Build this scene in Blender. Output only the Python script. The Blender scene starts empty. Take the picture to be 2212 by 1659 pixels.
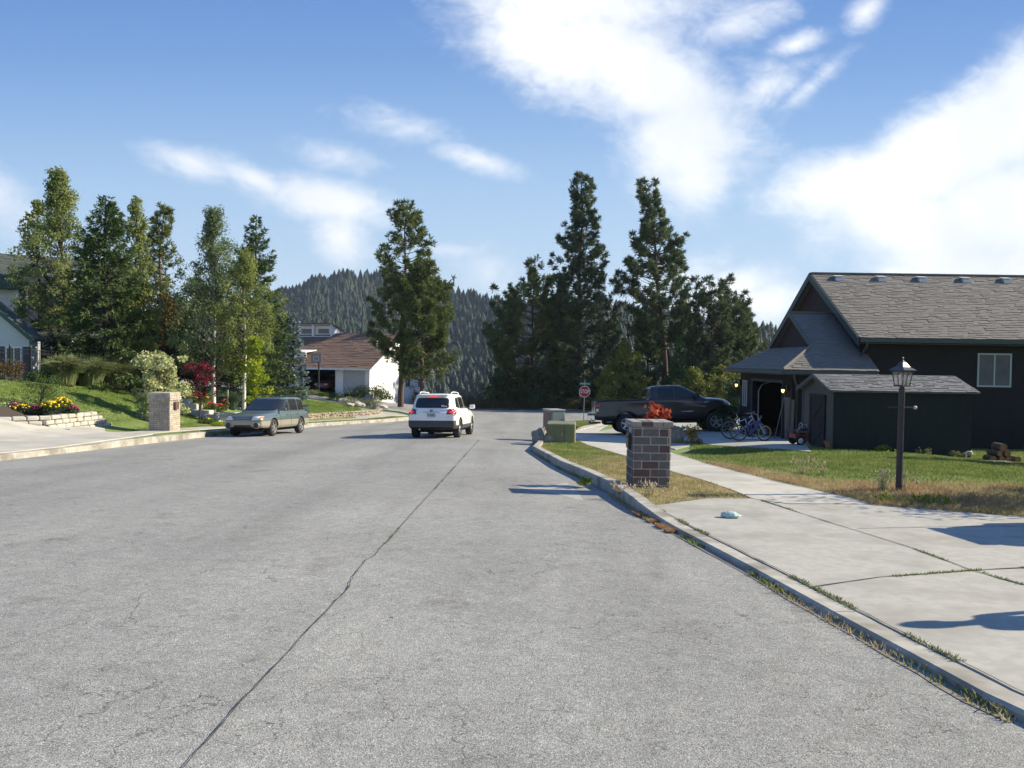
import bpy, bmesh, math, random
import numpy as np
from mathutils import Vector, Matrix, noise as mnoise
from math import sin, cos, pi, radians, atan2, hypot, sqrt
HAZE = True
random.seed(7); np.random.seed(7)
SC = bpy.context.scene
COL = SC.collection
# ------------------------------------------------------------------ camera
CAM_H = 1.6
F = 1789.0            # focal length in units of a 2212 px wide picture
PITCH, ROLL = -1.6, 0.8
cd = bpy.data.cameras.new('camera'); cam = bpy.data.objects.new('camera', cd); COL.objects.link(cam)
cd.sensor_width = 36.0; cd.lens = 36.0*F/2212.0; cd.clip_start = 0.1; cd.clip_end = 6000
CR = Matrix.Rotation(radians(90+PITCH), 3, 'X') @ Matrix.Rotation(radians(ROLL), 3, 'Z')
cam.matrix_world = Matrix.Translation((0, 0, CAM_H)) @ CR.to_4x4()
SC.camera = cam
# ------------------------------------------------------------------ sun, sky, exposure
SUN_EL, SUN_AZ = 30.0, 10.0       # azimuth measured from +X (right) towards +Y (ahead)
sdir = Vector((cos(radians(SUN_EL))*cos(radians(SUN_AZ)), cos(radians(SUN_EL))*sin(radians(SUN_AZ)), sin(radians(SUN_EL))))
sl = bpy.data.lights.new('sun', 'SUN'); sl.energy = 5.0; sl.angle = radians(0.5); sl.color = (1.0, 0.90, 0.69)
so = bpy.data.objects.new('sun', sl); COL.objects.link(so)
so.rotation_euler = sdir.to_track_quat('Z', 'Y').to_euler(); so.location = (60, 0, 60)
SC.view_settings.view_transform = 'Standard'; SC.view_settings.look = 'None'
SC.view_settings.exposure = 0.86; SC.view_settings.gamma = 1.0
SC.cycles.max_bounces = 6; SC.cycles.transparent_max_bounces = 8
SC.cycles.caustics_reflective = False; SC.cycles.caustics_refractive = False

def make_world():
    w = bpy.data.worlds.new('World'); SC.world = w; w.use_nodes = True
    nt = w.node_tree; nt.nodes.clear(); N = nt.nodes; L = nt.links
    out = N.new('ShaderNodeOutputWorld'); bg = N.new('ShaderNodeBackground'); bg.inputs[1].default_value = 0.085
    sky = N.new('ShaderNodeTexSky'); sky.sky_type = 'NISHITA'; sky.sun_disc = False
    sky.sun_elevation = radians(SUN_EL); sky.sun_rotation = radians(90 - SUN_AZ)
    sky.air_density = 1.0; sky.dust_density = 0.3; sky.ozone_density = 1.0; sky.altitude = 600
    tc = N.new('ShaderNodeTexCoord'); sep = N.new('ShaderNodeSeparateXYZ'); L.new(tc.outputs['Generated'], sep.inputs[0])
    def M(op, a, b=None, c=None, clamp=False):
        n = N.new('ShaderNodeMath'); n.operation = op; n.use_clamp = clamp
        for i, v in enumerate((a, b, c)):
            if v is None: continue
            if isinstance(v, (int, float)): n.inputs[i].default_value = v
            else: L.new(v, n.inputs[i])
        return n.outputs[0]
    ay = M('MAXIMUM', M('ABSOLUTE', sep.outputs[1]), 0.05)
    u = M('DIVIDE', sep.outputs[0], ay); v = M('DIVIDE', sep.outputs[2], ay)
    cx = N.new('ShaderNodeCombineXYZ'); L.new(u, cx.inputs[0]); L.new(v, cx.inputs[1])
    def noise(scale, detail, rough, dist=0.0, w3=0.0, stretch=(1, 1), rot=0.0):
        m = N.new('ShaderNodeMapping'); m.inputs['Scale'].default_value = (stretch[0], stretch[1], 1); m.inputs['Rotation'].default_value = (0, 0, rot)
        m.inputs['Location'].default_value = (w3, w3*.7, w3)
        L.new(cx.outputs[0], m.inputs[0])
        n = N.new('ShaderNodeTexNoise'); n.inputs['Scale'].default_value = scale; n.inputs['Detail'].default_value = detail
        n.inputs['Roughness'].default_value = rough; n.inputs['Distortion'].default_value = dist
        L.new(m.outputs[0], n.inputs[0]); return n.outputs[0]
    n1 = noise(4.5, 9, 0.62, 0.6, 3.1, (1, 1.25), 0.6)
    n2 = noise(16, 7, 0.65, 1.0, 9.0, (1, 1.7), -0.5)
    def ell(px, py, rx, ry, deg, k=1.0):
        # soft cloud bank round a compass direction; positions measured as tangents of azimuth and elevation
        a = radians(deg); du = M('SUBTRACT', u, (px-1106)/F); dv = M('SUBTRACT', v, (780-py)/F)
        p = M('ADD', M('MULTIPLY', du, cos(a)*F/rx), M('MULTIPLY', dv, sin(a)*F/rx))
        q = M('ADD', M('MULTIPLY', du, -sin(a)*F/ry), M('MULTIPLY', dv, cos(a)*F/ry))
        d = M('SQRT', M('ADD', M('MULTIPLY', p, p), M('MULTIPLY', q, q)))
        return M('MULTIPLY', M('SUBTRACT', 1.0, d), k)
    E = [(1230, -20, 330, 170, -10, 1), (1360, 150, 330, 130, -35, 1), (1470, 300, 150, 150, 30, 1), (1200, 110, 260, 110, -25, .8),
         (1490, 365, 90, 95, 0, .8), (1640, 190, 110, 40, 35, .5), (1560, 60, 130, 45, 20, .5), (1700, 95, 75, 26, 18, .6), (1850, 22, 50, 30, 40, .5),
         (2160, 230, 340, 120, 40, 1.2), (2000, 330, 290, 110, 35, 1.1), (1860, 385, 230, 85, 10, 1.0), (1960, 470, 250, 95, -20, 1.1), (2160, 450, 200, 140, 0, 1.0), (2060, 560, 190, 60, -5, .9), (2260, 570, 220, 90, 0, 1.0), (1980, 590, 130, 40, -5, .8), (1650, 150, 60, 40, 0, .2),
         (1735, 185, 85, 18, 42, .35), (410, 362, 85, 28, -12, .45), (560, 400, 130, 28, -25, .5), (690, 440, 150, 48, -14, .8), (735, 515, 75, 60, -60, .6), (1030, 352, 85, 22, -16, .5), (700, 345, 55, 18, -10, .25),
         (870, 280, 60, 14, -10, .15), (970, 545, 60, 10, 0, .2), (1560, 625, 110, 40, 22, .55), (1640, 650, 90, 40, 0, .5), (1460, 600, 70, 20, 20, .2), (-10, 450, 90, 50, -35, .45), (1050, 590, 40, 30, 0, .15)]
    acc = None
    for e in E:
        x = ell(*e); acc = x if acc is None else M('SMOOTH_MAX', acc, x, 0.12)
    n3 = noise(38, 6, 0.6, 0.5, 2.0, (1, 1.5), 0.4)
    dens = M('ADD', acc, M('MULTIPLY', M('SUBTRACT', n1, 0.52), 1.25))
    dens = M('ADD', dens, M('MULTIPLY', M('SUBTRACT', n2, 0.5), 0.55))
    dens = M('ADD', dens, M('MULTIPLY', M('SUBTRACT', n3, 0.5), 0.4))
    mr = N.new('ShaderNodeMapRange'); mr.interpolation_type = 'SMOOTHSTEP'; L.new(dens, mr.inputs[0]); mr.inputs[1].default_value = -0.34; mr.inputs[2].default_value = 0.66
    shade = N.new('ShaderNodeMapRange'); L.new(noise(2.6, 5, .55, .3, 5.5), shade.inputs[0]); shade.inputs[1].default_value = .38; shade.inputs[2].default_value = .64
    cc = N.new('ShaderNodeMix'); cc.data_type = 'RGBA'; L.new(shade.outputs[0], cc.inputs[0])
    cc.inputs[6].default_value = (7.6, 7.65, 7.7, 1); cc.inputs[7].default_value = (5.2, 5.7, 6.6, 1)
    mix = N.new('ShaderNodeMix'); mix.data_type = 'RGBA'
    rp = N.new('ShaderNodeValToRGB'); L.new(M('MULTIPLY', M('MAXIMUM', v, 0.0), 1.0), rp.inputs[0]); el = rp.color_ramp.elements
    el[0].position = 0.0; el[0].color = (.39, .49, .60, 1); el[1].position = .62; el[1].color = (.065, .165, .42, 1)
    for p_, c_ in ((.08, (.37, .475, .60)), (.20, (.275, .405, .58)), (.28, (.19, .32, .54)), (.36, (.125, .245, .49)), (.46, (.08, .19, .44))):
        e_ = el.new(p_); e_.color = (*c_, 1)
    hs = N.new('ShaderNodeVectorMath'); hs.operation = 'SCALE'; L.new(rp.outputs[0], hs.inputs[0]); hs.inputs['Scale'].default_value = 10.0
    sm = N.new('ShaderNodeMix'); sm.data_type = 'RGBA'; sm.inputs[0].default_value = .88; L.new(sky.outputs[0], sm.inputs[6]); L.new(hs.outputs[0], sm.inputs[7])
    L.new(mr.outputs[0], mix.inputs[0]); L.new(sm.outputs[2], mix.inputs[6]); L.new(cc.outputs[2], mix.inputs[7])
    L.new(mix.outputs[2], bg.inputs[0]); L.new(bg.outputs[0], out.inputs[0])
    w.cycles.sampling_method = 'MANUAL'; w.cycles.sample_map_resolution = 512
make_world()

# ------------------------------------------------------------------ terrain height and picture measurements
def smooth(t):
    t = max(0.0, min(1.0, t)); return t*t*(3-2*t)
KL = [(-12.6, -30), (-12.4, 8), (-12.2, 20), (-11.5, 32), (-9.9, 42), (-7.2, 52), (-5.6, 58)]      # left kerb line x(y)
def xk(y):
    if y <= KL[0][1]: return KL[0][0]
    for (a, ya), (b, yb) in zip(KL, KL[1:]):
        if y <= yb: return a+(b-a)*(y-ya)/(yb-ya)
    return KL[-1][0]
def base(y):
    if y < -30: return 1.266
    if y < 56: return -0.0422*y
    return -2.363 - 0.026*(min(y, 100)-56)
def h(x, y):
    z = base(y)
    # lawns rise towards the houses on the left
    u = xk(y) - x
    z1 = 2.0*smooth((u-3.4)/8.0)
    z2 = 0.10*max(0.0, min(40.0, -4.0-x))
    t = smooth((y-50)/12.0)
    if x < 0: z += z1*(1-t) + z2*t
    # right side: gentle lift behind the pavement
    if x > 3 and y < 60: z += 0.22*smooth((x-4.5)/4.0)*smooth((y-12)/9.0)*(1-smooth((y-34)/16))*(1-smooth((x-9.2)/4.5))
    # valley beyond the cross street
    r = hypot(x, y)
    if y > 86: z -= 55*smooth((y-86)/130.0)
    return z
def ray(px, py):
    v = Vector(((px-1106)/F, -(py-829.5)/F, -1.0)); return CR @ v
def P(px, py, d):
    return Vector((0, 0, CAM_H)) + ray(px, py)*d
def G(px, py, dz=0.0, hf=None):
    hf = hf or h; r = ray(px, py); o = Vector((0, 0, CAM_H)); t = 2.0; pt = 2.0
    while t < 400:
        p = o + r*t
        if p.z < hf(p.x, p.y)+dz: break
        pt = t; t += max(0.1, t*0.01)
    a, b = pt, t
    for _ in range(30):
        m = (a+b)/2; p = o+r*m
        if p.z < hf(p.x, p.y)+dz: b = m
        else: a = m
    p = o + r*b; return p
def g2(px, py, dz=0.0):
    p = G(px, py, dz); return (p.x, p.y)

# ------------------------------------------------------------------ object helpers
def tag(o, label=None, cat=None, group=None, kind=None):
    if label: o['label'] = label
    if cat: o['category'] = cat
    if group: o['group'] = group
    if kind: o['kind'] = kind
    return o
def empty(name, label, cat, loc=(0, 0, 0), rz=0.0, group=None):
    o = bpy.data.objects.new(name, None); COL.objects.link(o); o.location = loc; o.rotation_euler = (0, 0, rz)
    o.empty_display_size = 0.2
    return tag(o, label, cat, group)
def link(name, me, parent=None, mats=()):
    o = bpy.data.objects.new(name, me); COL.objects.link(o)
    for m in mats: me.materials.append(m)
    if parent: o.parent = parent
    return o
def kids(o): return [c for c in bpy.data.objects if c.parent == o]
def copy_tree(o, label=None, group=None):
    c = o.copy(); COL.objects.link(c)
    if label: c['label'] = label
    if group: c['group'] = group
    for ch in kids(o):
        d = ch.copy(); COL.objects.link(d); d.parent = c
        for g in kids(ch):
            e = g.copy(); COL.objects.link(e); e.parent = d
    return c
def np_mesh(name, V, Fc, k=None):
    """V (n,3) array, Fc (m,k) array of faces all with k corners"""
    V = np.asarray(V, dtype=np.float32); Fc = np.asarray(Fc, dtype=np.int32); k = Fc.shape[1]
    me = bpy.data.meshes.new(name); me.vertices.add(len(V)); me.vertices.foreach_set('co', V.ravel())
    me.loops.add(Fc.size); me.loops.foreach_set('vertex_index', Fc.ravel())
    me.polygons.add(len(Fc)); me.polygons.foreach_set('loop_start', np.arange(0, Fc.size, k, dtype=np.int32))
    me.polygons.foreach_set('loop_total', np.full(len(Fc), k, dtype=np.int32)); me.update(calc_edges=True); return me
class MB:
    def __init__(s): s.v = []; s.f = []; s.m = []; s.sm = []
    def add(s, vs, fs, mi=0, smooth=False, mat=None):
        o = len(s.v)
        for p in vs:
            p = Vector(p)
            s.v.append(tuple(mat @ p) if mat is not None else tuple(p))
        for f in fs: s.f.append([o+i for i in f]); s.m.append(mi); s.sm.append(smooth)
        return s
    def box(s, c, d, mi=0, mat=None, rz=0.0, jitter=0.0):
        x, y, z = (d[0]/2, d[1]/2, d[2]/2)
        vs = [Vector((sx*x, sy*y, sz*z)) for sz in (-1, 1) for sy in (-1, 1) for sx in (-1, 1)]
        if jitter: vs = [q+Vector([random.uniform(-jitter, jitter) for _ in range(3)]) for q in vs]
        if rz: R = Matrix.Rotation(rz, 3, 'Z'); vs = [R @ q for q in vs]
        vs = [q+Vector(c) for q in vs]
        return s.add(vs, [(0, 2, 3, 1), (4, 5, 7, 6), (0, 1, 5, 4), (2, 6, 7, 3), (0, 4, 6, 2), (1, 3, 7, 5)], mi, False, mat)
    def bx(s, x0, x1, y0, y1, z0, z1, mi=0, mat=None):
        return s.box(((x0+x1)/2, (y0+y1)/2, (z0+z1)/2), (abs(x1-x0), abs(y1-y0), abs(z1-z0)), mi, mat)
    def rbox(s, c, d, r, mi=0, mat=None, rz=0.0, jit=0.0):
        """box with chamfered edges"""
        hx, hy, hz = d[0]/2, d[1]/2, d[2]/2; r = min(r, hx*.9, hy*.9, hz*.9); vs = []; R = Matrix.Rotation(rz, 3, 'Z')
        for sz in (-1, 1):
            for sy in (-1, 1):
                for sx in (-1, 1):
                    j = Vector([random.uniform(-jit, jit) for _ in range(3)])
                    for q in ((hx, hy-r, hz-r), (hx-r, hy, hz-r), (hx-r, hy-r, hz)):
                        vs.append(R @ (Vector((sx*q[0], sy*q[1], sz*q[2]))+j)+Vector(c))
        bm = bmesh.new(); bv = [bm.verts.new(q) for q in vs]; r_ = bmesh.ops.convex_hull(bm, input=bv); bm.verts.index_update()
        bmesh.ops.delete(bm, geom=[v for v in bm.verts if not v.link_faces], context='VERTS'); bm.verts.index_update()
        V = [v.co.copy() for v in bm.verts]; Fs = [[v.index for v in f.verts] for f in bm.faces]; bm.free()
        return s.add(V, Fs, mi, False, mat)
    def tube(s, pts, r, n=8, mi=0, mat=None, cap=True, smooth=True):
        pts = [Vector(p) for p in pts]; rs = r if isinstance(r, (list, tuple)) else [r]*len(pts); vs = []; fs = []; pu = None
        for i, p in enumerate(pts):
            d = (pts[min(i+1, len(pts)-1)]-pts[max(i-1, 0)]).normalized()
            if pu is None: pu = d.orthogonal().normalized()
            pu = (pu - d*pu.dot(d));
            if pu.length < 1e-5: pu = d.orthogonal()
            pu.normalize(); w = d.cross(pu)
            for k in range(n):
                a = 2*pi*k/n; vs.append(p + (pu*cos(a)+w*sin(a))*rs[i])
        for i in range(len(pts)-1):
            for k in range(n): fs.append((i*n+k, i*n+(k+1) % n, (i+1)*n+(k+1) % n, (i+1)*n+k))
        s.add(vs, fs, mi, smooth, mat)
        if cap:
            s.add(vs[:n], [tuple(reversed(range(n)))], mi, False, mat); s.add(vs[-n:], [tuple(range(n))], mi, False, mat)
        return s
    def lathe(s, prof, n=24, mi=0, mat=None, axis='Z', smooth=True):
        vs = []; fs = []
        for (r, z) in prof:
            for k in range(n):
                a = 2*pi*k/n
                if axis == 'Z': vs.append((r*cos(a), r*sin(a), z))
                else: vs.append((r*cos(a), z, r*sin(a)))
        for i in range(len(prof)-1):
            for k in range(n):
                q = (i*n+k, i*n+(k+1) % n, (i+1)*n+(k+1) % n, (i+1)*n+k)
                fs.append(q if axis == 'Z' else tuple(reversed(q)))
        return s.add(vs, fs, mi, smooth, mat)
    def prism(s, poly, z0, z1, mi=0, mat=None):
        n = len(poly); vs = [(p[0], p[1], z0) for p in poly]+[(p[0], p[1], z1) for p in poly]
        fs = [tuple(reversed(range(n))), tuple(range(n, 2*n))]+[(i, (i+1) % n, n+(i+1) % n, n+i) for i in range(n)]
        return s.add(vs, fs, mi, False, mat)
    def poly(s, pts, mi=0, thick=0.0, mat=None):
        pts = [Vector(p) for p in pts]; n = len(pts)
        if not thick: return s.add(pts, [tuple(range(n))], mi, False, mat)
        nr = (pts[1]-pts[0]).cross(pts[2]-pts[1]).normalized(); bk = [p-nr*thick for p in pts]
        fs = [tuple(range(n)), tuple(range(2*n-1, n-1, -1))]+[(i, n+i, n+(i+1) % n, (i+1) % n) for i in range(n)]
        return s.add(pts+bk, fs, mi, False, mat)
    def mesh(s, name, mats):
        me = bpy.data.meshes.new(name); me.from_pydata(s.v, [], s.f); me.validate()
        if len(me.polygons) == len(s.f):
            me.polygons.foreach_set('material_index', s.m); me.polygons.foreach_set('use_smooth', s.sm)
        for m in mats: me.materials.append(m)
        me.update(); return me
    def build(s, name, mats, parent=None):
        if not isinstance(mats, (list, tuple)): mats = [mats]
        return link(name, s.mesh(name, mats), parent)
def bevel(o, w=0.01, seg=2, ang=35):
    m = o.modifiers.new('bevel', 'BEVEL'); m.width = w; m.segments = seg; m.limit_method = 'ANGLE'; m.angle_limit = radians(ang); return o

# ------------------------------------------------------------------ materials
MATS = {}
def mat(name, col, rough=0.8, metal=0.0, col2=None, scale=5.0, detail=4, bump=0.0, bscale=None, spec=None, mixlo=.35, mixhi=.65,
        col3=None, scale3=0.5, trans=0.0, emit=None, coat=0.0, world=False, alpha=None, stretch=None):
    m = bpy.data.materials.new(name); m.use_nodes = True; nt = m.node_tree; N = nt.nodes; L = nt.links
    b = N['Principled BSDF']; b.inputs['Roughness'].default_value = rough; b.inputs['Metallic'].default_value = metal
    if spec is not None: b.inputs['Specular IOR Level'].default_value = spec
    if coat: b.inputs['Coat Weight'].default_value = coat; b.inputs['Coat Roughness'].default_value = 0.05
    c4 = lambda c: (c[0], c[1], c[2], 1)
    b.inputs['Base Color'].default_value = c4(col)
    tc = N.new('ShaderNodeTexCoord'); src = tc.outputs['Object']
    if world:
        gp = N.new('ShaderNodeNewGeometry'); src = gp.outputs['Position']
    if stretch:
        mp = N.new('ShaderNodeMapping'); mp.inputs['Scale'].default_value = stretch; L.new(src, mp.inputs[0]); src = mp.outputs[0]
    colsock = None
    def nz(sc, det=4):
        n = N.new('ShaderNodeTexNoise'); n.inputs['Scale'].default_value = sc; n.inputs['Detail'].default_value = det; n.inputs['Roughness'].default_value = .6
        L.new(src, n.inputs[0]); return n.outputs[0]
    if col2 is not None:
        mr = N.new('ShaderNodeMapRange'); L.new(nz(scale, detail), mr.inputs[0]); mr.inputs[1].default_value = mixlo; mr.inputs[2].default_value = mixhi
        mx = N.new('ShaderNodeMix'); mx.data_type = 'RGBA'; L.new(mr.outputs[0], mx.inputs[0]); mx.inputs[6].default_value = c4(col); mx.inputs[7].default_value = c4(col2)
        colsock = mx.outputs[2]
    if col3 is not None:
        mr = N.new('ShaderNodeMapRange'); L.new(nz(scale3, 3), mr.inputs[0]); mr.inputs[1].default_value = .45; mr.inputs[2].default_value = .65
        mx = N.new('ShaderNodeMix'); mx.data_type = 'RGBA'; L.new(mr.outputs[0], mx.inputs[0])
        if colsock: L.new(colsock, mx.inputs[6])
        else: mx.inputs[6].default_value = c4(col)
        mx.inputs[7].default_value = c4(col3); colsock = mx.outputs[2]
    if colsock: L.new(colsock, b.inputs['Base Color'])
    if bump:
        bn = N.new('ShaderNodeBump'); bn.inputs['Strength'].default_value = min(1, bump*10); bn.inputs['Distance'].default_value = bump
        L.new(nz(bscale or scale*3, 5), bn.inputs['Height']); L.new(bn.outputs[0], b.inputs['Normal'])
    if emit: b.inputs['Emission Color'].default_value = c4(emit[:3]); b.inputs['Emission Strength'].default_value = emit[3]
    if trans:
        tr = N.new('ShaderNodeBsdfTranslucent'); ms = N.new('ShaderNodeMixShader'); ms.inputs[0].default_value = trans
        if colsock: L.new(colsock, tr.inputs[0])
        else: tr.inputs[0].default_value = c4(col)
        L.new(b.outputs[0], ms.inputs[1]); L.new(tr.outputs[0], ms.inputs[2]); L.new(ms.outputs[0], N['Material Output'].inputs[0])
    m.diffuse_color = c4(col); MATS[name] = m; return m

def asphalt_mat():
    m = bpy.data.materials.new('asphalt'); m.use_nodes = True; nt = m.node_tree; N = nt.nodes; L = nt.links; b = N['Principled BSDF']
    b.inputs['Roughness'].default_value = .88; b.inputs['Specular IOR Level'].default_value = .3
    g = N.new('ShaderNodeNewGeometry'); pos = g.outputs['Position']
    def vor(s, feat='F1', out='Color'):
        v = N.new('ShaderNodeTexVoronoi'); v.inputs['Scale'].default_value = s; v.feature = feat; L.new(pos, v.inputs['Vector']); return v.outputs[out]
    def nz(s, d=4, r=.6, src=None):
        n = N.new('ShaderNodeTexNoise'); n.inputs['Scale'].default_value = s; n.inputs['Detail'].default_value = d; n.inputs['Roughness'].default_value = r; L.new(src or pos, n.inputs[0]); return n.outputs[0]
    def ramp(src, stops):
        r = N.new('ShaderNodeValToRGB'); L.new(src, r.inputs[0]); e = r.color_ramp.elements
        e[0].position, e[0].color = stops[0][0], (*stops[0][1], 1); e[1].position, e[1].color = stops[-1][0], (*stops[-1][1], 1)
        for p_, c_ in stops[1:-1]:
            q = e.new(p_); q.color = (*c_, 1)
        return r.outputs[0]
    def mul(a, bb, f=1.0):
        x = N.new('ShaderNodeMix'); x.data_type = 'RGBA'; x.blend_type = 'MULTIPLY'; x.inputs[0].default_value = f
        L.new(a, x.inputs[6]); L.new(bb, x.inputs[7]); return x.outputs[2]
    sp = N.new('ShaderNodeSeparateColor'); L.new(vor(165), sp.inputs[0])
    stone = ramp(sp.outputs[0], [(0, (.115, .113, .105)), (.22, (.225, .223, .210)), (.55, (.275, .273, .258)), (.85, (.315, .312, .295)), (.97, (.47, .455, .42))])
    sp2 = N.new('ShaderNodeSeparateColor'); L.new(vor(45), sp2.inputs[0])
    mid = ramp(sp2.outputs[0], [(0, (.80, .80, .80)), (.12, (.94, .94, .94)), (.8, (1.01, 1.01, 1.01)), (1, (1.14, 1.13, 1.11))])
    big = ramp(nz(.35, 5), [(.3, (.86, .86, .86)), (.5, (1, 1, 1)), (.72, (1.1, 1.1, 1.09))])
    fine = ramp(nz(7, 4), [(.3, (.88, .88, .88)), (.7, (1.1, 1.1, 1.1))])
    # thin branching cracks that come and go
    wv = N.new('ShaderNodeVectorMath'); wv.operation = 'MULTIPLY_ADD'; cn = N.new('ShaderNodeTexNoise'); cn.inputs['Scale'].default_value = 2.2; cn.inputs['Detail'].default_value = 5; L.new(pos, cn.inputs[0])
    L.new(cn.outputs[1], wv.inputs[0]); wv.inputs[1].default_value = (.7, .7, .7); L.new(pos, wv.inputs[2])
    ve = N.new('ShaderNodeTexVoronoi'); ve.feature = 'DISTANCE_TO_EDGE'; ve.inputs['Scale'].default_value = 1.7; L.new(wv.outputs[0], ve.inputs['Vector'])
    crack = N.new('ShaderNodeMapRange'); L.new(ve.outputs['Distance'], crack.inputs[0]); crack.inputs[1].default_value = .002; crack.inputs[2].default_value = .007
    mk = N.new('ShaderNodeMapRange'); L.new(nz(.9, 3, .6), mk.inputs[0]); mk.inputs[1].default_value = .42; mk.inputs[2].default_value = .56
    mm = N.new('ShaderNodeMath'); mm.operation = 'MAXIMUM'; inv = N.new('ShaderNodeMath'); inv.operation = 'SUBTRACT'; inv.inputs[0].default_value = 1.0; L.new(mk.outputs[0], inv.inputs[1])
    L.new(crack.outputs[0], mm.inputs[0]); L.new(inv.outputs[0], mm.inputs[1])
    ck = ramp(mm.outputs[0], [(0, (.42, .41, .40)), (1, (1, 1, 1))])
    mp = N.new('ShaderNodeMapping'); mp.inputs['Scale'].default_value = (.55, .045, 1); L.new(pos, mp.inputs[0])
    lane = ramp(nz(1.0, 4, .55, mp.outputs[0]), [(.3, (.80, .795, .79)), (.5, (1, 1, 1)), (.7, (1.14, 1.135, 1.12))])
    blot = ramp(nz(1.6, 6, .7), [(.30, (.74, .73, .72)), (.43, (1, 1, 1)), (.60, (1, 1, 1)), (.74, (1.12, 1.11, 1.09))])
    ck = mul(ck, mul(lane, blot))
    c = mul(mul(mul(mul(stone, mid), big), fine), ck); L.new(c, b.inputs['Base Color'])
    bn = N.new('ShaderNodeBump'); bn.inputs['Strength'].default_value = .5; bn.inputs['Distance'].default_value = .005
    vd = vor(115, 'F1', 'Distance'); L.new(vd, bn.inputs['Height']); bn.invert = True; L.new(bn.outputs[0], b.inputs['Normal'])
    MATS['asphalt'] = m; return m
M_ASPH = asphalt_mat()
M_CONC = mat('concrete', (.34, .325, .288), .92, col2=(.395, .378, .338), scale=9, detail=14, mixlo=.40, mixhi=.60, col3=(.29, .274, .238), scale3=1.3, bump=.004, bscale=70, world=True)
M_CONC2 = mat('pale_concrete', (.42, .395, .34), .92, col2=(.49, .465, .405), scale=1.6, detail=9, col3=(.36, .335, .29), scale3=.7, bump=.004, bscale=60, world=True)
M_KERB = mat('kerb_concrete', (.33, .305, .262), .92, col2=(.43, .405, .35), scale=5, detail=9, mixlo=.4, mixhi=.6, bump=.008, bscale=30, col3=(.21, .19, .155), scale3=1.6, world=True)
M_GROUND = mat('soil', (.10, .085, .05), .95, col2=(.07, .08, .03), scale=.6, bump=.02, world=True)
M_LAWN = mat('lawn', (.125, .19, .04), .9, col2=(.17, .23, .055), scale=3.5, detail=8, col3=(.21, .225, .08), scale3=.5, bump=.03, bscale=45, world=True)
M_LAWN2 = mat('lawn_turf', (.10, .175, .035), .9, col2=(.145, .21, .045), scale=1.2, col3=(.22, .23, .08), scale3=.35, bump=.03, bscale=30, world=True)
M_DRYGR = mat('dry_turf', (.36, .30, .17), .95, col2=(.26, .22, .10), scale=4, col3=(.17, .19, .06), scale3=.9, bump=.03, bscale=35, world=True)
M_DIRT = mat('dirt', (.17, .145, .115), .95, col2=(.22, .19, .155), scale=6, bump=.01, world=True)
M_CRACK = mat('crack_dark', (.055, .052, .047), .95)
M_SILT = mat('silt', (.36, .345, .31), .95, col2=(.30, .29, .27), scale=8, world=True)

# ------------------------------------------------------------------ setting: draped sheets
def drape(name, poly, m, dz=0.0, hf=None, cell=1.0, kind='structure', skirt=0.0, parent=None):
    hf = hf or h
    bm = bmesh.new(); vs = [bm.verts.new((p[0], p[1], 0)) for p in poly]
    try: f = bm.faces.new(vs)
    except ValueError: f = None
    bmesh.ops.triangulate(bm, faces=bm.faces[:])
    xs = [p[0] for p in poly]; ys = [p[1] for p in poly]
    for ax, lo, hi in ((0, min(xs), max(xs)), (1, min(ys), max(ys))):
        k = math.ceil(lo/cell)*cell
        while k < hi:
            co = (k, 0, 0) if ax == 0 else (0, k, 0); no = (1, 0, 0) if ax == 0 else (0, 1, 0)
            bmesh.ops.bisect_plane(bm, geom=bm.verts[:]+bm.edges[:]+bm.faces[:], plane_co=co, plane_no=no, dist=1e-4); k += cell
    for v in bm.verts: v.co.z = hf(v.co.x, v.co.y)+dz
    bmesh.ops.recalc_face_normals(bm, faces=bm.faces[:])
    for f in bm.faces:
        if f.normal.z < 0: f.normal_flip()
    if skirt:
        r = bmesh.ops.extrude_edge_only(bm, edges=[e for e in bm.edges if e.is_boundary])
        for v in r['geom']:
            if isinstance(v, bmesh.types.BMVert): v.co.z -= skirt
    me = bpy.data.meshes.new(name); bm.to_mesh(me); bm.free()
    o = link(name, me, parent, [m])
    if kind and not parent: tag(o, kind=kind)
    return o
def gp(pts, dz=0.0): return [g2(x, y, dz) for x, y in pts]

# right kerb, road-side top edge measured in the photograph, near -> far then round the corner
KR_PIX = [(2212, 1545), (2120, 1502), (1965, 1417), (1797, 1326), (1615, 1225), (1466, 1146), (1379, 1096), (1319, 1051), (1260, 1023), (1211, 1003), (1173, 982), (1150, 969)]
KR = gp(KR_PIX)
d0 = (KR[0][0]-KR[1][0], KR[0][1]-KR[1][1]); n0 = hypot(*d0)
KR = [(KR[0][0]+d0[0]/n0*40, KR[0][1]+d0[1]/n0*40)] + KR
KR += [(0.86, 27.5), (0.95, 29.5), (1.45, 32.0), (2.6, 37.0), (4.0, 43.0), (5.2, 48.5), (6.6, 51.6), (9.0, 53.0), (16, 53.4), (60, 54.5)]
def crown(x, y): return (0.004+0.026*smooth((y-9)/6.0))*max(0.0, min(4.5, x+1.4)) + 0.010*max(0.0, min(11, -1.4-x))
def hroad(x, y):
    return h(x, y) - crown(x, y)*(1-smooth((y-44)/10.0)) - 0.12*smooth((y-44)/10.0) - 0.02
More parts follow.
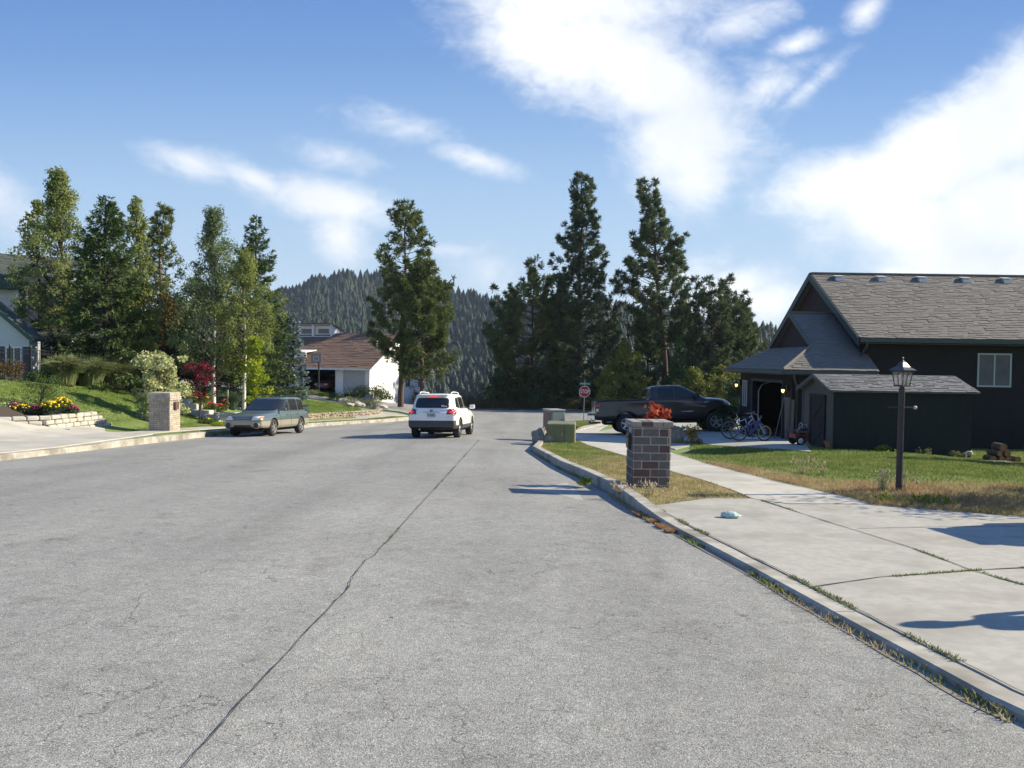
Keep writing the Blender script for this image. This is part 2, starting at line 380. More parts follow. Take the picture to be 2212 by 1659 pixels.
# left kerb polyline and corner
KLp = [(x, y) for x, y in KL[:-1]] + [(-6.2, 54.5), (-6.4, 56.6), (-7.6, 58.2), (-10, 59.0), (-16, 60.0), (-26, 62.5), (-45, 68)]
far_edge = [(-45, 80), (-20.5, 73.5), (-13.5, 72.5), (-7.0, 76.5), (0, 80.0), (6, 80.5), (12, 79.0), (20, 75), (60, 66)]
road_poly = KR + list(reversed(far_edge)) + list(reversed(KLp))
road = drape('road', road_poly, M_ASPH, 0.0, hroad, 2.0)
# ground sheet to the horizon (polar grid)
def ground():
    rs = [0, 2, 4, 6, 8, 10, 13, 16, 20, 25, 30, 36, 42, 50, 58, 66, 74, 82, 90, 100, 112, 125, 140, 160, 185, 215, 250, 300, 400, 700, 1200, 2500]
    na = 144; V = []; Fs = []
    for r in rs:
        for k in range(na):
            a = 2*pi*k/na; x, y = r*cos(a), r*sin(a)
            z = h(x, y) - (0.35 if r < 95 else 0.35)
            if x < -14 and r < 95: z -= .3
            V.append((x, y, z))
    for i in range(len(rs)-1):
        for k in range(na): Fs.append((i*na+k, (i+1)*na+k, (i+1)*na+(k+1) % na, i*na+(k+1) % na))
    me = np_mesh('ground', V, Fs); me.materials.append(M_GROUND); tag(link('ground', me), kind='structure')
ground()
# ---- right-hand verge, pavement, apron
def offset(pl, d):
    out = []
    for i, p in enumerate(pl):
        a = pl[max(i-1, 0)]; b = pl[min(i+1, len(pl)-1)]; t = Vector((b[0]-a[0], b[1]-a[1])).normalized()
        out.append((p[0]+t.y*d, p[1]-t.x*d))
    return out
def kerb(name, pl, width, m, topz, side=1, drop=None, seglen=3.05):
    """concrete kerb: short cast lengths with joints; topz(i, x, y) gives the top height over the local ground"""
    pts = []
    for (a, b) in zip(pl, pl[1:]):
        L_ = hypot(b[0]-a[0], b[1]-a[1]); n = max(1, int(L_/0.5))
        for k in range(n): pts.append((a[0]+(b[0]-a[0])*k/n, a[1]+(b[1]-a[1])*k/n))
    pts.append(pl[-1]); inn = offset(pts, width*side); mb = MB(); run = 0
    for i in range(len(pts)-1):
        a, b, c, d = pts[i], pts[i+1], inn[i+1], inn[i]
        L_ = hypot(b[0]-a[0], b[1]-a[1]); run += L_
        s = 0.0
        if run > seglen: run = 0; s = 0.012/L_
        b = (a[0]+(b[0]-a[0])*(1-s), a[1]+(b[1]-a[1])*(1-s)); c = (d[0]+(c[0]-d[0])*(1-s), d[1]+(c[1]-d[1])*(1-s))
        def z(p): return h(*p)+topz(p[0], p[1])
        r = 0.02
        def lerp(p, q, t): return (p[0]+(q[0]-p[0])*t, p[1]+(q[1]-p[1])*t)
        ai, bi = lerp(a, d, r/width), lerp(b, c, r/width)
        lo = -.5
        vs = [(a[0], a[1], h(*a)+lo), (b[0], b[1], h(*b)+lo), (a[0], a[1], z(a)-r), (b[0], b[1], z(b)-r), (ai[0], ai[1], z(a)), (bi[0], bi[1], z(b)), (d[0], d[1], z(d)), (c[0], c[1], z(c)), (d[0], d[1], z(d)-.2), (c[0], c[1], z(c)-.2)]
        mb.add(vs, [(0, 1, 3, 2), (2, 3, 5, 4), (4, 5, 7, 6), (6, 7, 9, 8), (0, 2, 4, 6, 8), (9, 7, 5, 3, 1)])
    me = mb.mesh(name, [m]); bm = bmesh.new(); bm.from_mesh(me); bmesh.ops.recalc_face_normals(bm, faces=bm.faces[:]); bm.to_mesh(me); bm.free()
    return tag(link(name, me), kind='structure')
def kr_top(x, y):
    # dropped kerb along the near driveway apron, full height beyond it
    return 0.018 + 0.064*smooth((y-10.6)/2.0)*(1-smooth((y-50)/2)*.3)
kerb('kerb', KR, 0.20, M_KERB, kr_top)
lawn_in = offset(KR, 0.17)
lawn_right = lawn_in[0:1] + [p for p in lawn_in[1:]] + [(60, 8), (60, -30)]
drape('lawn', [p for p in lawn_in] + [(60, 54), (60, -36)], M_LAWN, 0.0, None, 1.5)
# pavement along the right
side_l = [(1942, 1368), (1760, 1274), (1627, 1210), (1528, 1156), (1416, 1107), (1378, 1078), (1370, 1067)]   # kerb-back joint of the apron
apron_in = [p for p in offset(KR, .19) if p[1] < 12.3]
apron = apron_in + gp([(1528, 1080), (1627, 1080), (1694, 1090), (1884, 1092), (2021, 1105), (2212, 1119)])
apron = apron + [(22, 10.6), (22, -6)]
walk = gp([(1694, 1091), (1627, 1081), (1586, 1063), (1520, 1040), (1458, 1023), (1353, 987), (1321, 978), (1270, 963), (1238, 948), (1238, 930), (1262, 921), (1294, 916), (1320, 915), (1290, 932), (1340, 944), (1390, 962), (1459, 983), (1511, 999), (1660, 1038), (1834, 1078), (1884, 1093)])
drape('pavement', walk, M_CONC2, 0.030, None, 1.0, skirt=.05)
drape('driveway_apron', apron, M_CONC, 0.024, None, 1.0, skirt=.05)
house_drive = gp([(1286, 934), (1320, 927), (1400, 915), (1580, 905), (1715, 905), (1730, 950), (1752, 978), (1703, 973), (1539, 963), (1513, 957), (1459, 972), (1390, 955)])
drape('driveway', house_drive, M_CONC, 0.026, None, 1.0, skirt=.05)
# joints of the slabs: thin dark sunk lines with dirt and moss
def strip(name, pix, w, m, dz, hf=None, wob=0.01, kind='structure', world_pts=None, step=0.12, taper=True):
    pts = world_pts or [g2(*q) for q in pix]; fine = []
    for a, b in zip(pts, pts[1:]):
        n = max(1, int(hypot(b[0]-a[0], b[1]-a[1])/step))
        for k in range(n): fine.append((a[0]+(b[0]-a[0])*k/n, a[1]+(b[1]-a[1])*k/n))
    fine.append(pts[-1]); hf = hf or h
    ph = random.random()*100
    fine2 = []
    for i, p in enumerate(fine):
        q = mnoise.noise(Vector((i*.13+ph, 0, 0)))*wob*2 + mnoise.noise(Vector((i*.5+ph, 5, 0)))*wob
        a = fine[max(i-1, 0)]; b = fine[min(i+1, len(fine)-1)]; t = Vector((b[0]-a[0], b[1]-a[1])).normalized()
        fine2.append((p[0]+t.y*q, p[1]-t.x*q, t, w*(.55+.9*abs(mnoise.noise(Vector((i*.3+ph, 9, 0))))*1.6)))
    V = []; Fs = []
    for x, y, t, ww in fine2:
        for s in (-1, 1):
            X, Y = x+t.y*ww/2*s, y-t.x*ww/2*s; V.append((X, Y, hf(X, Y)+dz))
    for i in range(len(fine2)-1): Fs.append((2*i, 2*i+1, 2*i+3, 2*i+2))
    me = np_mesh(name, V, Fs); o = link(name, me, None, [m]); tag(o, kind=kind); return fine2
JOINTS = [[(2212, 1270), (2104, 1239), (1959, 1185), (1756, 1121), (1644, 1084)], [(1760, 1274), (1900, 1253), (2104, 1238), (2212, 1232)], [(1694, 1091), (1884, 1093)], [(1852, 1146), (2072, 1142), (2212, 1141)]]
KJ = [p for p in offset(KR, .205) if -2 < p[1] < 12.6]
jf = [strip('joint', None, .016, M_CRACK, .031, wob=.006, world_pts=KJ)]
jf += [strip('joint', j, .022, M_CRACK, .030, wob=.006) for j in JOINTS]
for j in ([(1500, 1024), (1600, 1022)], [(1235, 948), (1440, 950)], [(1560, 1050), (1680, 1050)], [(1360, 975), (1440, 976)]): strip('joint', j, .018, M_CRACK, .036, wob=.004)
seam_pts = strip('seam_crack', None, .010, M_CRACK, .005, hf=hroad, wob=.009, world_pts=[(G(*q, 0, hroad).x, G(*q, 0, hroad).y) for q in ((330, 1730), (395, 1659), (479, 1565), (527, 1510), (606, 1429), (672, 1354), (712, 1315), (754, 1266), (773, 1231), (791, 1209), (808, 1201), (874, 1128), (972, 1020), (1035, 950))], step=.06)
for pts in ([(-6.6, 4.6), (-6.1, 5.1), (-5.6, 5.2), (-5.3, 5.9)], [(-1.9, 3.3), (-2.3, 3.4), (-2.45, 3.75)], [(-3.0, 6.9), (-2.75, 6.0), (-2.6, 5.7), (-2.1, 5.6)], [(-3.7, 4.4), (-3.2, 5.1), (-3.0, 5.9)], [(-1.9, 9.6), (-4.2, 10.1), (-6.2, 9.7)], [(-5.4, 3.6), (-4.6, 4.3), (-4.5, 4.9)]):
    strip('hairline_crack', None, .004, M_CRACK, .004, hf=hroad, wob=.05, world_pts=pts, step=.05)
# pale silt washed out of the gutter by the pillar
silt = [g2(*q) for q in [(1110, 1043), (1180, 1040), (1225, 1033), (1250, 1052), (1262, 1072), (1205, 1058), (1150, 1052)]]
# ---- left side: kerb, verge, pavement, driveway, lawn
kerb('kerb', KLp, 0.30, M_KERB, lambda x, y: 0.075 - .06*smooth((25.5-y)/2.5), side=-1)
KLo = offset(KLp, -0.26)
drape('lawn', KLo[:7] + [(-7.2, 57.2), (-9, 58.8), (-14, 59.9), (-26, 62.4), (-45, 67.8), (-46, 8), (-46, -30)], M_LAWN2, 0.0, None, 1.5)
pav = [(p[0]-1.5, p[1]) for p in KLo[:7]]; pav2 = [(p[0]-2.75, p[1]) for p in KLo[:7]]
pavl = [p for p in pav if p[1] > 0] + [(-7.0, 55.8), (-8.0, 57.0), (-10.4, 57.3), (-10.2, 54.0), (-9.8, 51.9)] + [p for p in reversed(pav2) if 0 < p[1] < 51]
drape('pavement', pavl, M_CONC2, 0.03, None, 1.5, skirt=.05)

drive_l = gp([(0, 984), (150, 967), (300, 946), (348, 939), (318, 937), (228, 934), (226, 924), (105, 926), (50, 914), (0, 905)])
drive_l = [(p[0]-.3, p[1]) for p in drive_l[:4]] + drive_l[4:] + [(-24, 25.6), (-34, 22), (-34, 17), (-12.5, 17)]
drape('driveway', drive_l, M_CONC2, 0.034, None, 1.5, skirt=.05)
# ================================================================== buildings
M_SHING = mat('roof_shingles', (.190, .172, .150), .95, col2=(.160, .146, .130), scale=9, mixlo=.35, mixhi=.65, col3=(.17, .155, .138), scale3=1.2, bump=.004, bscale=80)
M_SHING_B = mat('brown_shingles', (.22, .135, .095), .95, col2=(.17, .105, .075), scale=3, bump=.01, bscale=40)
M_SHING_G = mat('green_grey_shingles', (.075, .09, .075), .95, col2=(.055, .065, .055), scale=3, bump=.01, bscale=40)
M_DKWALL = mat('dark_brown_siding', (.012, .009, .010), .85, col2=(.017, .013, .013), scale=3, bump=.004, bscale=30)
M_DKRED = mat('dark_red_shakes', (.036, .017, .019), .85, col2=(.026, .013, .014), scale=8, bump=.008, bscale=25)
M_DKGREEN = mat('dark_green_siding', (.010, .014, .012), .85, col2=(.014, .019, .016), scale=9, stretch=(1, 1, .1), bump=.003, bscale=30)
M_GRTRIM = mat('green_trim', (.038, .062, .058), .6)
M_BRTRIM = mat('shed_trim', (.060, .060, .056), .7, col2=(.075, .072, .068), scale=4)
M_GUTTER = mat('gutter', (.05, .065, .055), .5)
M_WHITE = mat('white_paint', (.78, .78, .77), .6, col2=(.70, .70, .69), scale=3)
M_FRAME = mat('window_frame', (.42, .47, .46), .5)
M_GLASS = mat('dark_glass', (.02, .022, .026), .06, spec=.8)
M_BLIND = mat('window_blind', (.13, .125, .135), .5, col2=(.09, .09, .10), scale=2)
M_SIDING = mat('white_siding', (.80, .79, .78), .65, col2=(.74, .73, .72), scale=2)
M_SHAKE = mat('white_shakes', (.78, .77, .76), .8, col2=(.60, .59, .58), scale=6, bump=.01, bscale=14)
M_GREYDOOR = mat('garage_door', (.42, .45, .47), .6)
M_BLACKIN = mat('garage_interior', (.02, .019, .018), .95)  # near-black wall colour paints in the shade inside the open garages
M_LAMPON = mat('lit_bulb', (1, .8, .45), .4, emit=(1.0, .60, .15, 2.2))
M_METAL = mat('galvanised_metal', (.45, .45, .44), .45, metal=.8, col2=(.32, .32, .32), scale=8)
M_BLACK = mat('black_paint', (.018, .018, .02), .45)
M_WOOD = mat('weathered_wood', (.22, .19, .16), .9, col2=(.13, .11, .095), scale=6, stretch=(1, 1, .15))
M_ALU = mat('vent_metal', (.62, .60, .58), .5, metal=.3)

def shingles(mb, O, U, S, L, xr, e=.132, th=.022, w=(.14, .32), mi=0):
    O, U, S = Vector(O), Vector(U).normalized(), Vector(S).normalized(); Nn = U.cross(S).normalized()
    if Nn.z < 0: Nn = -Nn
    s = 0.0
    while s < L-.01:
        s1 = min(s+e*1.15, L); a, b = xr(min(s+e*.5, L)/L); x = a - random.uniform(0, .2)
        while x < b:
            x1 = min(b, x+random.uniform(*w)); x0 = max(a, x)
            if x1-x0 > .01:
                t = th*random.choice((.45, .8, 1.0, 1.25)); sj = s - random.uniform(0, .012)
                p = [O+U*x0+S*sj, O+U*x1+S*sj, O+U*x1+S*s1, O+U*x0+S*s1]
                q = [p[0]+Nn*t, p[1]+Nn*t, p[2]+Nn*.005, p[3]+Nn*.005]
                mb.add(p+q, [(4, 5, 6, 7), (0, 1, 5, 4), (1, 2, 6, 5), (3, 0, 4, 7)], mi)
            x = x1
        s += e
def laps(mb, x0, x1, z0, z1, step, mk, mi=0, t=.018):
    """horizontal lap boards: mk(x, out, z) -> point; out is the distance proud of the wall"""
    z = z0
    while z < z1-1e-3:
        zt = min(z+step, z1)
        a, b = (x0(z), x1(z)) if callable(x0) else (x0, x1); c, d = (x0(zt), x1(zt)) if callable(x0) else (x0, x1)
        mb.add([mk(a, t, z), mk(b, t, z), mk(d, .004, zt), mk(c, .004, zt), mk(a, 0, z), mk(b, 0, z)], [(0, 1, 2, 3), (4, 5, 1, 0)], mi)
        z = zt
def window(parent, o, ux, w, hh, frame_m, glass_m, mull=1, fw=.05, out=.03, nrm=None, blind=False, name='window'):
    """window lying in a vertical plane: o bottom-left corner, ux unit direction to the right seen from outside"""
    ux = Vector(ux).normalized(); uz = Vector((0, 0, 1)); n = ux.cross(uz).normalized(); o = Vector(o)
    Mx = Matrix((( ux.x, n.x, 0, o.x), (ux.y, n.y, 0, o.y), (0, 0, 1, o.z), (0, 0, 0, 1)))
    mb = MB()
    mb.bx(0, w, 0, out, 0, fw, 0, Mx); mb.bx(0, w, 0, out, hh-fw, hh, 0, Mx); mb.bx(0, fw, 0, out+.001, fw, hh-fw, 0, Mx); mb.bx(w-fw, w, 0, out+.001, fw, hh-fw, 0, Mx)
    for k in range(mull):
        x = w*(k+1)/(mull+1); mb.bx(x-fw*.45, x+fw*.45, 0, out-.003, fw, hh-fw, 0, Mx)
    f = mb.build('window', frame_m, parent)
    g = MB(); g.bx(fw, w-fw, .002, .012, fw, hh-fw, 0, Mx); g.build('pane', glass_m, f)
    return f

# ------------------------------------------------------------------ dark house on the right
def dark_house():
    X0, Y0, Y1, XE = 11.98, 28.5, 37.1, 30.0
    r = empty('dark_house', 'dark brown house with grey shingle roof and open garage behind the grey pickup', 'house', (X0, Y0, -1.3))
    inv = Matrix.Translation((-X0, -Y0, 1.3))
    def B(mb, name, m, parent=r):
        me_o = mb.build(name, m, parent)
        if parent is r: me_o.data.transform(inv)
        else: me_o.data.transform(inv)
        return me_o
    RY, RZ, EY, EZ = 32.8, 5.22, 28.0, 2.55; slope = (RZ-EZ)/(RY-EY); XR = 11.72
    def zr(y): return RZ - abs(y-RY)*slope
    # walls of the main block
    mb = MB(); zt = zr(Y0)-.16
    laps(mb, X0, XE, -2.0, zt, .2, lambda x, o, z: Vector((x, Y0-o, z)))
    mb.bx(X0, XE, Y0, Y0+.15, -2.0, zt)
    mb.bx(X0, X0+.15, Y0+.15, Y1, -2.0, zt-.01); mb.bx(X0+.15, XE, Y1-.15, Y1, -2, zt-.01); mb.bx(XE-.15, XE, Y0+.15, Y1-.15, -2, zt-.01)
    laps(mb, lambda z: Y0, lambda z: Y1, -2.0, zt, .2, lambda y, o, z: Vector((X0-o, y, z)))
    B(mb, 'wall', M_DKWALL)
    g = MB()
    zt2 = zt
    laps(g, lambda z: min(RY, Y0+(z-zt2)/slope), lambda z: max(RY, Y1-(z-zt2)/slope), zt2, zr(RY)-.22, .15, lambda y, o, z: Vector((X0-o-.003, y, z)))
    g.add([(X0, Y0, zt), (X0, RY, zr(RY)-.18), (X0, Y1, zt), (X0+.15, Y0, zt), (X0+.15, RY, zr(RY)-.18), (X0+.15, Y1, zt)], [(0, 1, 2), (3, 5, 4)])
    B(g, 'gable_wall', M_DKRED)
    # roof
    mb = MB(); Ls = hypot(RY-EY, RZ-EZ)
    mb.add([(XR, EY, EZ-.02), (XE+.5, EY, EZ-.02), (XE+.5, RY, RZ-.02), (XR, RY, RZ-.02), (XR, 2*RY-EY, EZ-.02), (XE+.5, 2*RY-EY, EZ-.02)], [(0, 1, 2, 3), (3, 2, 5, 4)])
    mb.add([(XR, EY, EZ-.14), (XE+.5, EY, EZ-.14), (XE+.5, RY, RZ-.14), (XR, RY, RZ-.14), (XR, 2*RY-EY, EZ-.14), (XE+.5, 2*RY-EY, EZ-.14)], [(3, 2, 1, 0), (4, 5, 2, 3)])
    shingles(mb, (XR, EY, EZ), (1, 0, 0), (0, RY-EY, RZ-EZ), Ls, lambda t: (0, XE+.5-XR))
    mb.bx(XR, XE+.5, RY-.13, RY+.13, RZ-.03, RZ+.035)
    roof = B(mb, 'roof', M_SHING)
    # rake boards and fascia
    mb = MB()
    for sgn in (1, -1):
        y0 = RY - sgn*(RY-EY)
        mb.poly([(XR-.03, y0, EZ+.01), (XR-.03, RY, RZ+.01), (XR-.03, RY, RZ-.27), (XR-.03, y0, EZ-.27)] if sgn < 0 else [(XR-.03, y0, EZ-.27), (XR-.03, RY, RZ-.27), (XR-.03, RY, RZ+.01), (XR-.03, y0, EZ+.01)], 0, .035)
    B(mb, 'rake_board', M_GRTRIM)
    mb = MB(); mb.bx(XR, XE+.5, EY-.10, EY-.002, EZ-.15, EZ-.015); mb.bx(XR+.05, XE+.4, EY, Y0, EZ-.20, EZ-.17); B(mb, 'gutter', M_GUTTER)
    mb = MB(); mb.tube([(11.95, EY-.05, EZ-.15), (11.95, EY-.04, EZ-.3), (11.9, Y0-.12, EZ-.65), (11.9, Y0-.12, EZ-1.0)], .04, 8); B(mb, 'downspout', M_GUTTER)
    for px in (1808, 1900, 1987, 2081, 2169):
        x = (px-1106)/F*32.2; mb = MB(); y = 32.35; z = zr(y)
        mb.bx(x-.16, x+.16, y-.22, y+.22, z-.10, z+.02)
        R = Matrix.Translation((x, y, z+.10)) @ Matrix.Rotation(radians(12), 4, 'X')
        mb.add([(x-.13, y-.15, z+.0), (x+.13, y-.15, z), (x+.13, y+.15, z+.07), (x-.13, y+.15, z+.07), (x-.20, y-.20, z+.09), (x+.20, y-.20, z+.09), (x+.15, y+.15, z+.16), (x-.15, y+.15, z+.16)], [(0, 1, 5, 4), (1, 2, 6, 5), (2, 3, 7, 6), (3, 0, 4, 7), (4, 5, 6, 7)])
        v = B(mb, 'roof_vent', M_ALU, roof)
    x = (2151-1106)/F*34; mb = MB(); mb.lathe([(.11, 0), (.11, .35), (.26, .35), (.26, .42), (0, .46)], 12, mat=Matrix.Translation((x, 33.6, RZ-.35))); B(mb, 'flue_cap', M_BLACK, roof)
    w = window(r, (15.98, Y0-.02, .93), (1, 0, 0), 1.17, 1.16, M_FRAME, M_BLIND, 1, .055)
    w.data.transform(inv)
    for c in kids(w): c.data.transform(inv)
    # ---------------- garage wing
    XW, YA, YB, ZE = 9.5, 28.05, 34.4, 1.43
    D0, D1, DT = 29.0, 32.6, .95
    mb = MB()
    laps(mb, XW, X0, -1.6, ZE-.08, .2, lambda x, o, z: Vector((x, YA-o, z)))
    mb.bx(XW, X0-.02, YA, YA+.15, -1.6, ZE-.08); mb.bx(XW, X0-.02, YB-.15, YB, -1.6, ZE-.08)
    for (a, b, z0, z1) in ((YA+.15, D0, -1.6, ZE-.08), (D1, YB-.15, -1.6, ZE-.08), (D0, D1, DT, ZE-.08)):
        mb.bx(XW, XW+.15, a, b, z0, z1)
        laps(mb, a if a != YA+.15 else YA, b if b != YB-.15 else YB, z0, z1, .2, lambda y, o, z: Vector((XW-o, y, z)))
    B(mb, 'garage_wall', M_DKWALL)
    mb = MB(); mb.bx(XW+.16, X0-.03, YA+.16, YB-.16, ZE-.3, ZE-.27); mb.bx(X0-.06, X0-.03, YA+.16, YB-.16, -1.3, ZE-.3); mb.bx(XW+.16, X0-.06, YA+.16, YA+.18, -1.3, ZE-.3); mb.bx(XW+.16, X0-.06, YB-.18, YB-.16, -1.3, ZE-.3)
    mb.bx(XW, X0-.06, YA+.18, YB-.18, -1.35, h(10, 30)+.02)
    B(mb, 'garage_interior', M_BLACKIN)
    mb = MB(); mb.bx(XW-.05, XW-.022, D0-.1, D0, -1.3, DT); mb.bx(XW-.05, XW-.022, D1, D1+.1, -1.3, DT); mb.bx(XW-.05, XW-.022, D0-.1, D1+.1, DT, DT+.1)
    B(mb, 'door_trim', M_BRTRIM)
    mb = MB()
    for y in (D0+.06, D1-.06): mb = MB(); mb.tube([(XW+.2, y, -1.2), (XW+.2, y, .55), (XW+.32, y, .8), (XW+.65, y, .92), (XW+2.2, y, .93)], .025, 6); B(mb, 'door_track', M_METAL)
    mb = MB(); mb.bx(XW+.3, XW+2.3, D0+.1, D1-.1, .945, .985); B(mb, 'raised_garage_door', M_GREYDOOR)
    w = window(r, (XW-.02, 33.95, -.1), (0, -1, 0), .62, 1.05, M_FRAME, M_BLIND, 1, .05); w.data.transform(inv)
    for c in kids(w): c.data.transform(inv)
    # wing roof: dutch gable
    RW, ZR = 31.2, 3.57; sl = (ZR-ZE)/3.7; XG, YG = 10.42, 28.92; ZG = ZE+1.42*sl
    mb = MB()
    top = [(9.0, 27.5, ZE), (12.19, 27.5, ZE), (12.19, RW, ZR), (XG, RW, ZR), (XG, YG, ZG)]
    mir = lambda p: (p[0], 2*RW-p[1], p[2])
    sk = [(9.0, 34.9, ZE), (9.0, 27.5, ZE), (XG, YG, ZG), (XG, 2*RW-YG, ZG)]
    dn = lambda P_, d: [(a, b, c-d) for a, b, c in P_]
    mb.add(dn(top, .02), [(0, 1, 2, 4), (4, 2, 3)]); mb.add(dn([mir(p) for p in top], .02), [(4, 2, 1, 0), (3, 2, 4)]); mb.add(dn(sk, .02), [(0, 1, 2, 3)])
    mb.add(dn(top, .12), [(4, 2, 1, 0), (3, 2, 4)]); mb.add(dn([mir(p) for p in top], .12), [(0, 1, 2, 4), (4, 2, 3)]); mb.add(dn(sk, .12), [(3, 2, 1, 0)])
    Lw = hypot(3.7, ZR-ZE)
    def xrw(t):
        y = 27.5+3.7*t; return ((y-27.5) if y < YG else XG-9.0, 12.19-9.0)
    shingles(mb, (9.0, 27.5, ZE), (1, 0, 0), (0, 3.7, ZR-ZE), Lw, xrw)
    shingles(mb, (9.0, 34.9, ZE), (0, -1, 0), (XG-9.0, 0, ZG-ZE), hypot(XG-9, ZG-ZE), lambda t: (1.42*t, 7.4-1.42*t))
    mb.tube([(9.0, 27.5, ZE+.02), (XG, YG, ZG+.03)], .05, 6, smooth=False); mb.bx(XG, 12.19, RW-.12, RW+.12, ZR-.02, ZR+.03)
    B(mb, 'garage_roof', M_SHING)
    mb = MB(); laps(mb, lambda z: YG+(z-ZG)/sl+.05, lambda z: 2*RW-YG-(z-ZG)/sl-.05, ZG, ZR-.25, .15, lambda y, o, z: Vector((XG+.18-o, y, z)))
    B(mb, 'gable_wall', M_DKRED)
    mb = MB()
    for s in (1, -1):
        ya = RW-s*(RW-YG); pts = [(XG-.02, ya, ZG-.04), (XG-.02, RW, ZR-.16), (XG-.02, RW, ZR+.03), (XG-.02, ya, ZG+.1)]
        if s < 0: pts = pts[::-1]
        mb.poly(pts, 0, .04)
    mb.bx(8.90, 9.0, 27.42, 34.98, ZE-.14, ZE-.015); mb.bx(9.0, 12.1, 27.40, 27.495, ZE-.14, ZE-.015)
    B(mb, 'gutter', M_GUTTER)
    mb = MB(); mb.bx(9.02, 12.1, 27.52, 28.03, ZE-.18, ZE-.15); mb.bx(9.02, 9.46, 28.03, 34.5, ZE-.18, ZE-.15); B(mb, 'soffit', M_GRTRIM)
    mb = MB(); mb.tube([(9.35, 27.45, ZE-.12), (9.35, 27.47, ZE-.22), (9.62, YA-.08, ZE-.55), (9.62, YA-.08, -1.1)], .04, 8); B(mb, 'downspout', M_GUTTER)
    # two lit wall lanterns beside the garage door
    for (y, z) in ((28.35, .70), (34.25, .72)):
        mb = MB(); mb.bx(XW-.10, XW-.02, y-.05, y+.05, z-.02, z+.22); mb.tube([(XW-.06, y, z+.2), (XW-.17, y, z+.27), (XW-.22, y, z+.2)], .014, 6)
        T = Matrix.Translation((XW-.22, y, z))
        mb.lathe([(0.0, .2), (.03, .18), (.10, .10), (.10, .085), (0, .085)], 6, 0, T, smooth=False); mb.lathe([(0, -.14), (.02, -.13), (.05, -.10), (.05, -.085)], 6, 0, T, smooth=False)
        f = B(mb, 'wall_lantern', M_BLACK); mb = MB(); mb.lathe([(.03, -.06), (.05, 0), (.055, .05)], 8, 0, T); B(mb, 'lit_glass', M_LAMPON, f)
    # stone skirt by the window
    return r
dark_house()

def shed():
    X0, X1, Y0, Y1 = 8.95, 12.80, 23.0, 25.45; zb, ze, zr_ = -1.0, .97, 1.33; YM = (Y0+Y1)/2
    r = empty('garden_shed', 'low dark green shed with grey shingle roof in front of the dark house', 'shed', (X0, Y0, zb)); inv = Matrix.Translation((-X0, -Y0, -zb))
    def B(mb, name, m, parent=r): o = mb.build(name, m, parent); o.data.transform(inv); return o
    mb = MB(); mb.bx(X0+.02, X1, Y0, Y1, zb, ze-.03)
    mb.bx(X0, X1+.01, Y0-.03, Y0-.013, ze-.14, ze-.04)
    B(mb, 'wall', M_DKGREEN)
    mb = MB(); mb.add([(X0, Y0, zb), (X0, Y1, zb), (X0, Y1, ze-.03), (X0, YM, zr_-.06), (X0, Y0, ze-.03)], [(4, 3, 2, 1, 0)])
    mb.bx(X0-.02, X0, Y0, Y0+.1, zb, ze-.05); mb.bx(X0-.02, X0, Y1-.1, Y1, zb, ze-.05)
    B(mb, 'end_wall', M_BRTRIM); mb = MB(); mb.add([(X1, Y0, ze-.03), (X1, Y1, ze-.03), (X1, YM, zr_-.06)], [(0, 1, 2)]); B(mb, 'end_wall', M_BRTRIM)
    mb = MB(); a, b, t = Y0+.55, Y0+1.75, ze-.22
    mb.bx(X0-.03, X0-.005, a, b, zb+.1, t)
    for (q, s_) in ((a, 1), (b-.1, 1)): mb.bx(X0-.05, X0-.03, q, q+.1, zb+.1, t)
    for zz in (zb+.1, (zb+t)/2-.05, t-.1): mb.bx(X0-.052, X0-.031, a+.1, b-.1, zz, zz+.1)
    zm = (zb+t)/2
    for (z0, z1) in ((zb+.2, zm-.05), (zm+.05, t-.1)):
        mb.poly([(X0-.047, a+.1, z1-.1), (X0-.047, a+.1, z1), (X0-.047, b-.1, z0+.1), (X0-.047, b-.1, z0)], 0, .015)
    d = B(mb, 'door', M_DKWALL); mb = MB(); mb.tube([(X0-.06, a+.2, zm-.1), (X0-.09, a+.2, zm-.08), (X0-.09, a+.2, zm+.1), (X0-.06, a+.2, zm+.12)], .01, 6); B(mb, 'handle', M_BLACK, d)
    mb = MB(); ov = .14
    for s_ in (1, -1):
        ye = YM - s_*(YM-Y0+ov); zz = ze-.03-ov*.29
        q = [(X0-ov, ye, zz), (X1+ov, ye, zz), (X1+ov, YM, zr_), (X0-ov, YM, zr_)]
        if s_ < 0: q = q[::-1]
        mb.poly(q, 0, .04)
    ye = Y0-ov; zz = ze-.03-ov*.29; shingles(mb, (X0-ov, ye, zz+.005), (1, 0, 0), (0, YM-ye, zr_-zz), hypot(YM-ye, zr_-zz), lambda t_: (0, X1-X0+2*ov), th=.02)
    B(mb, 'roof', mat('shed_shingles', (.165, .165, .165), .95, col2=(.115, .115, .118), scale=7, mixlo=.4, mixhi=.6, bump=.004, bscale=80))
    mb = MB()
    for s_ in (1, -1):
        ye = YM - s_*(YM-Y0+ov); q = [(X0-ov-.015, ye, zz-.1), (X0-ov-.015, YM, zr_-.1), (X0-ov-.015, YM, zr_+.02), (X0-ov-.015, ye, zz+.02)]
        if s_ < 0: q = q[::-1]
        mb.poly(q, 0, .02)
    B(mb, 'rake_board', M_BRTRIM)
shed()

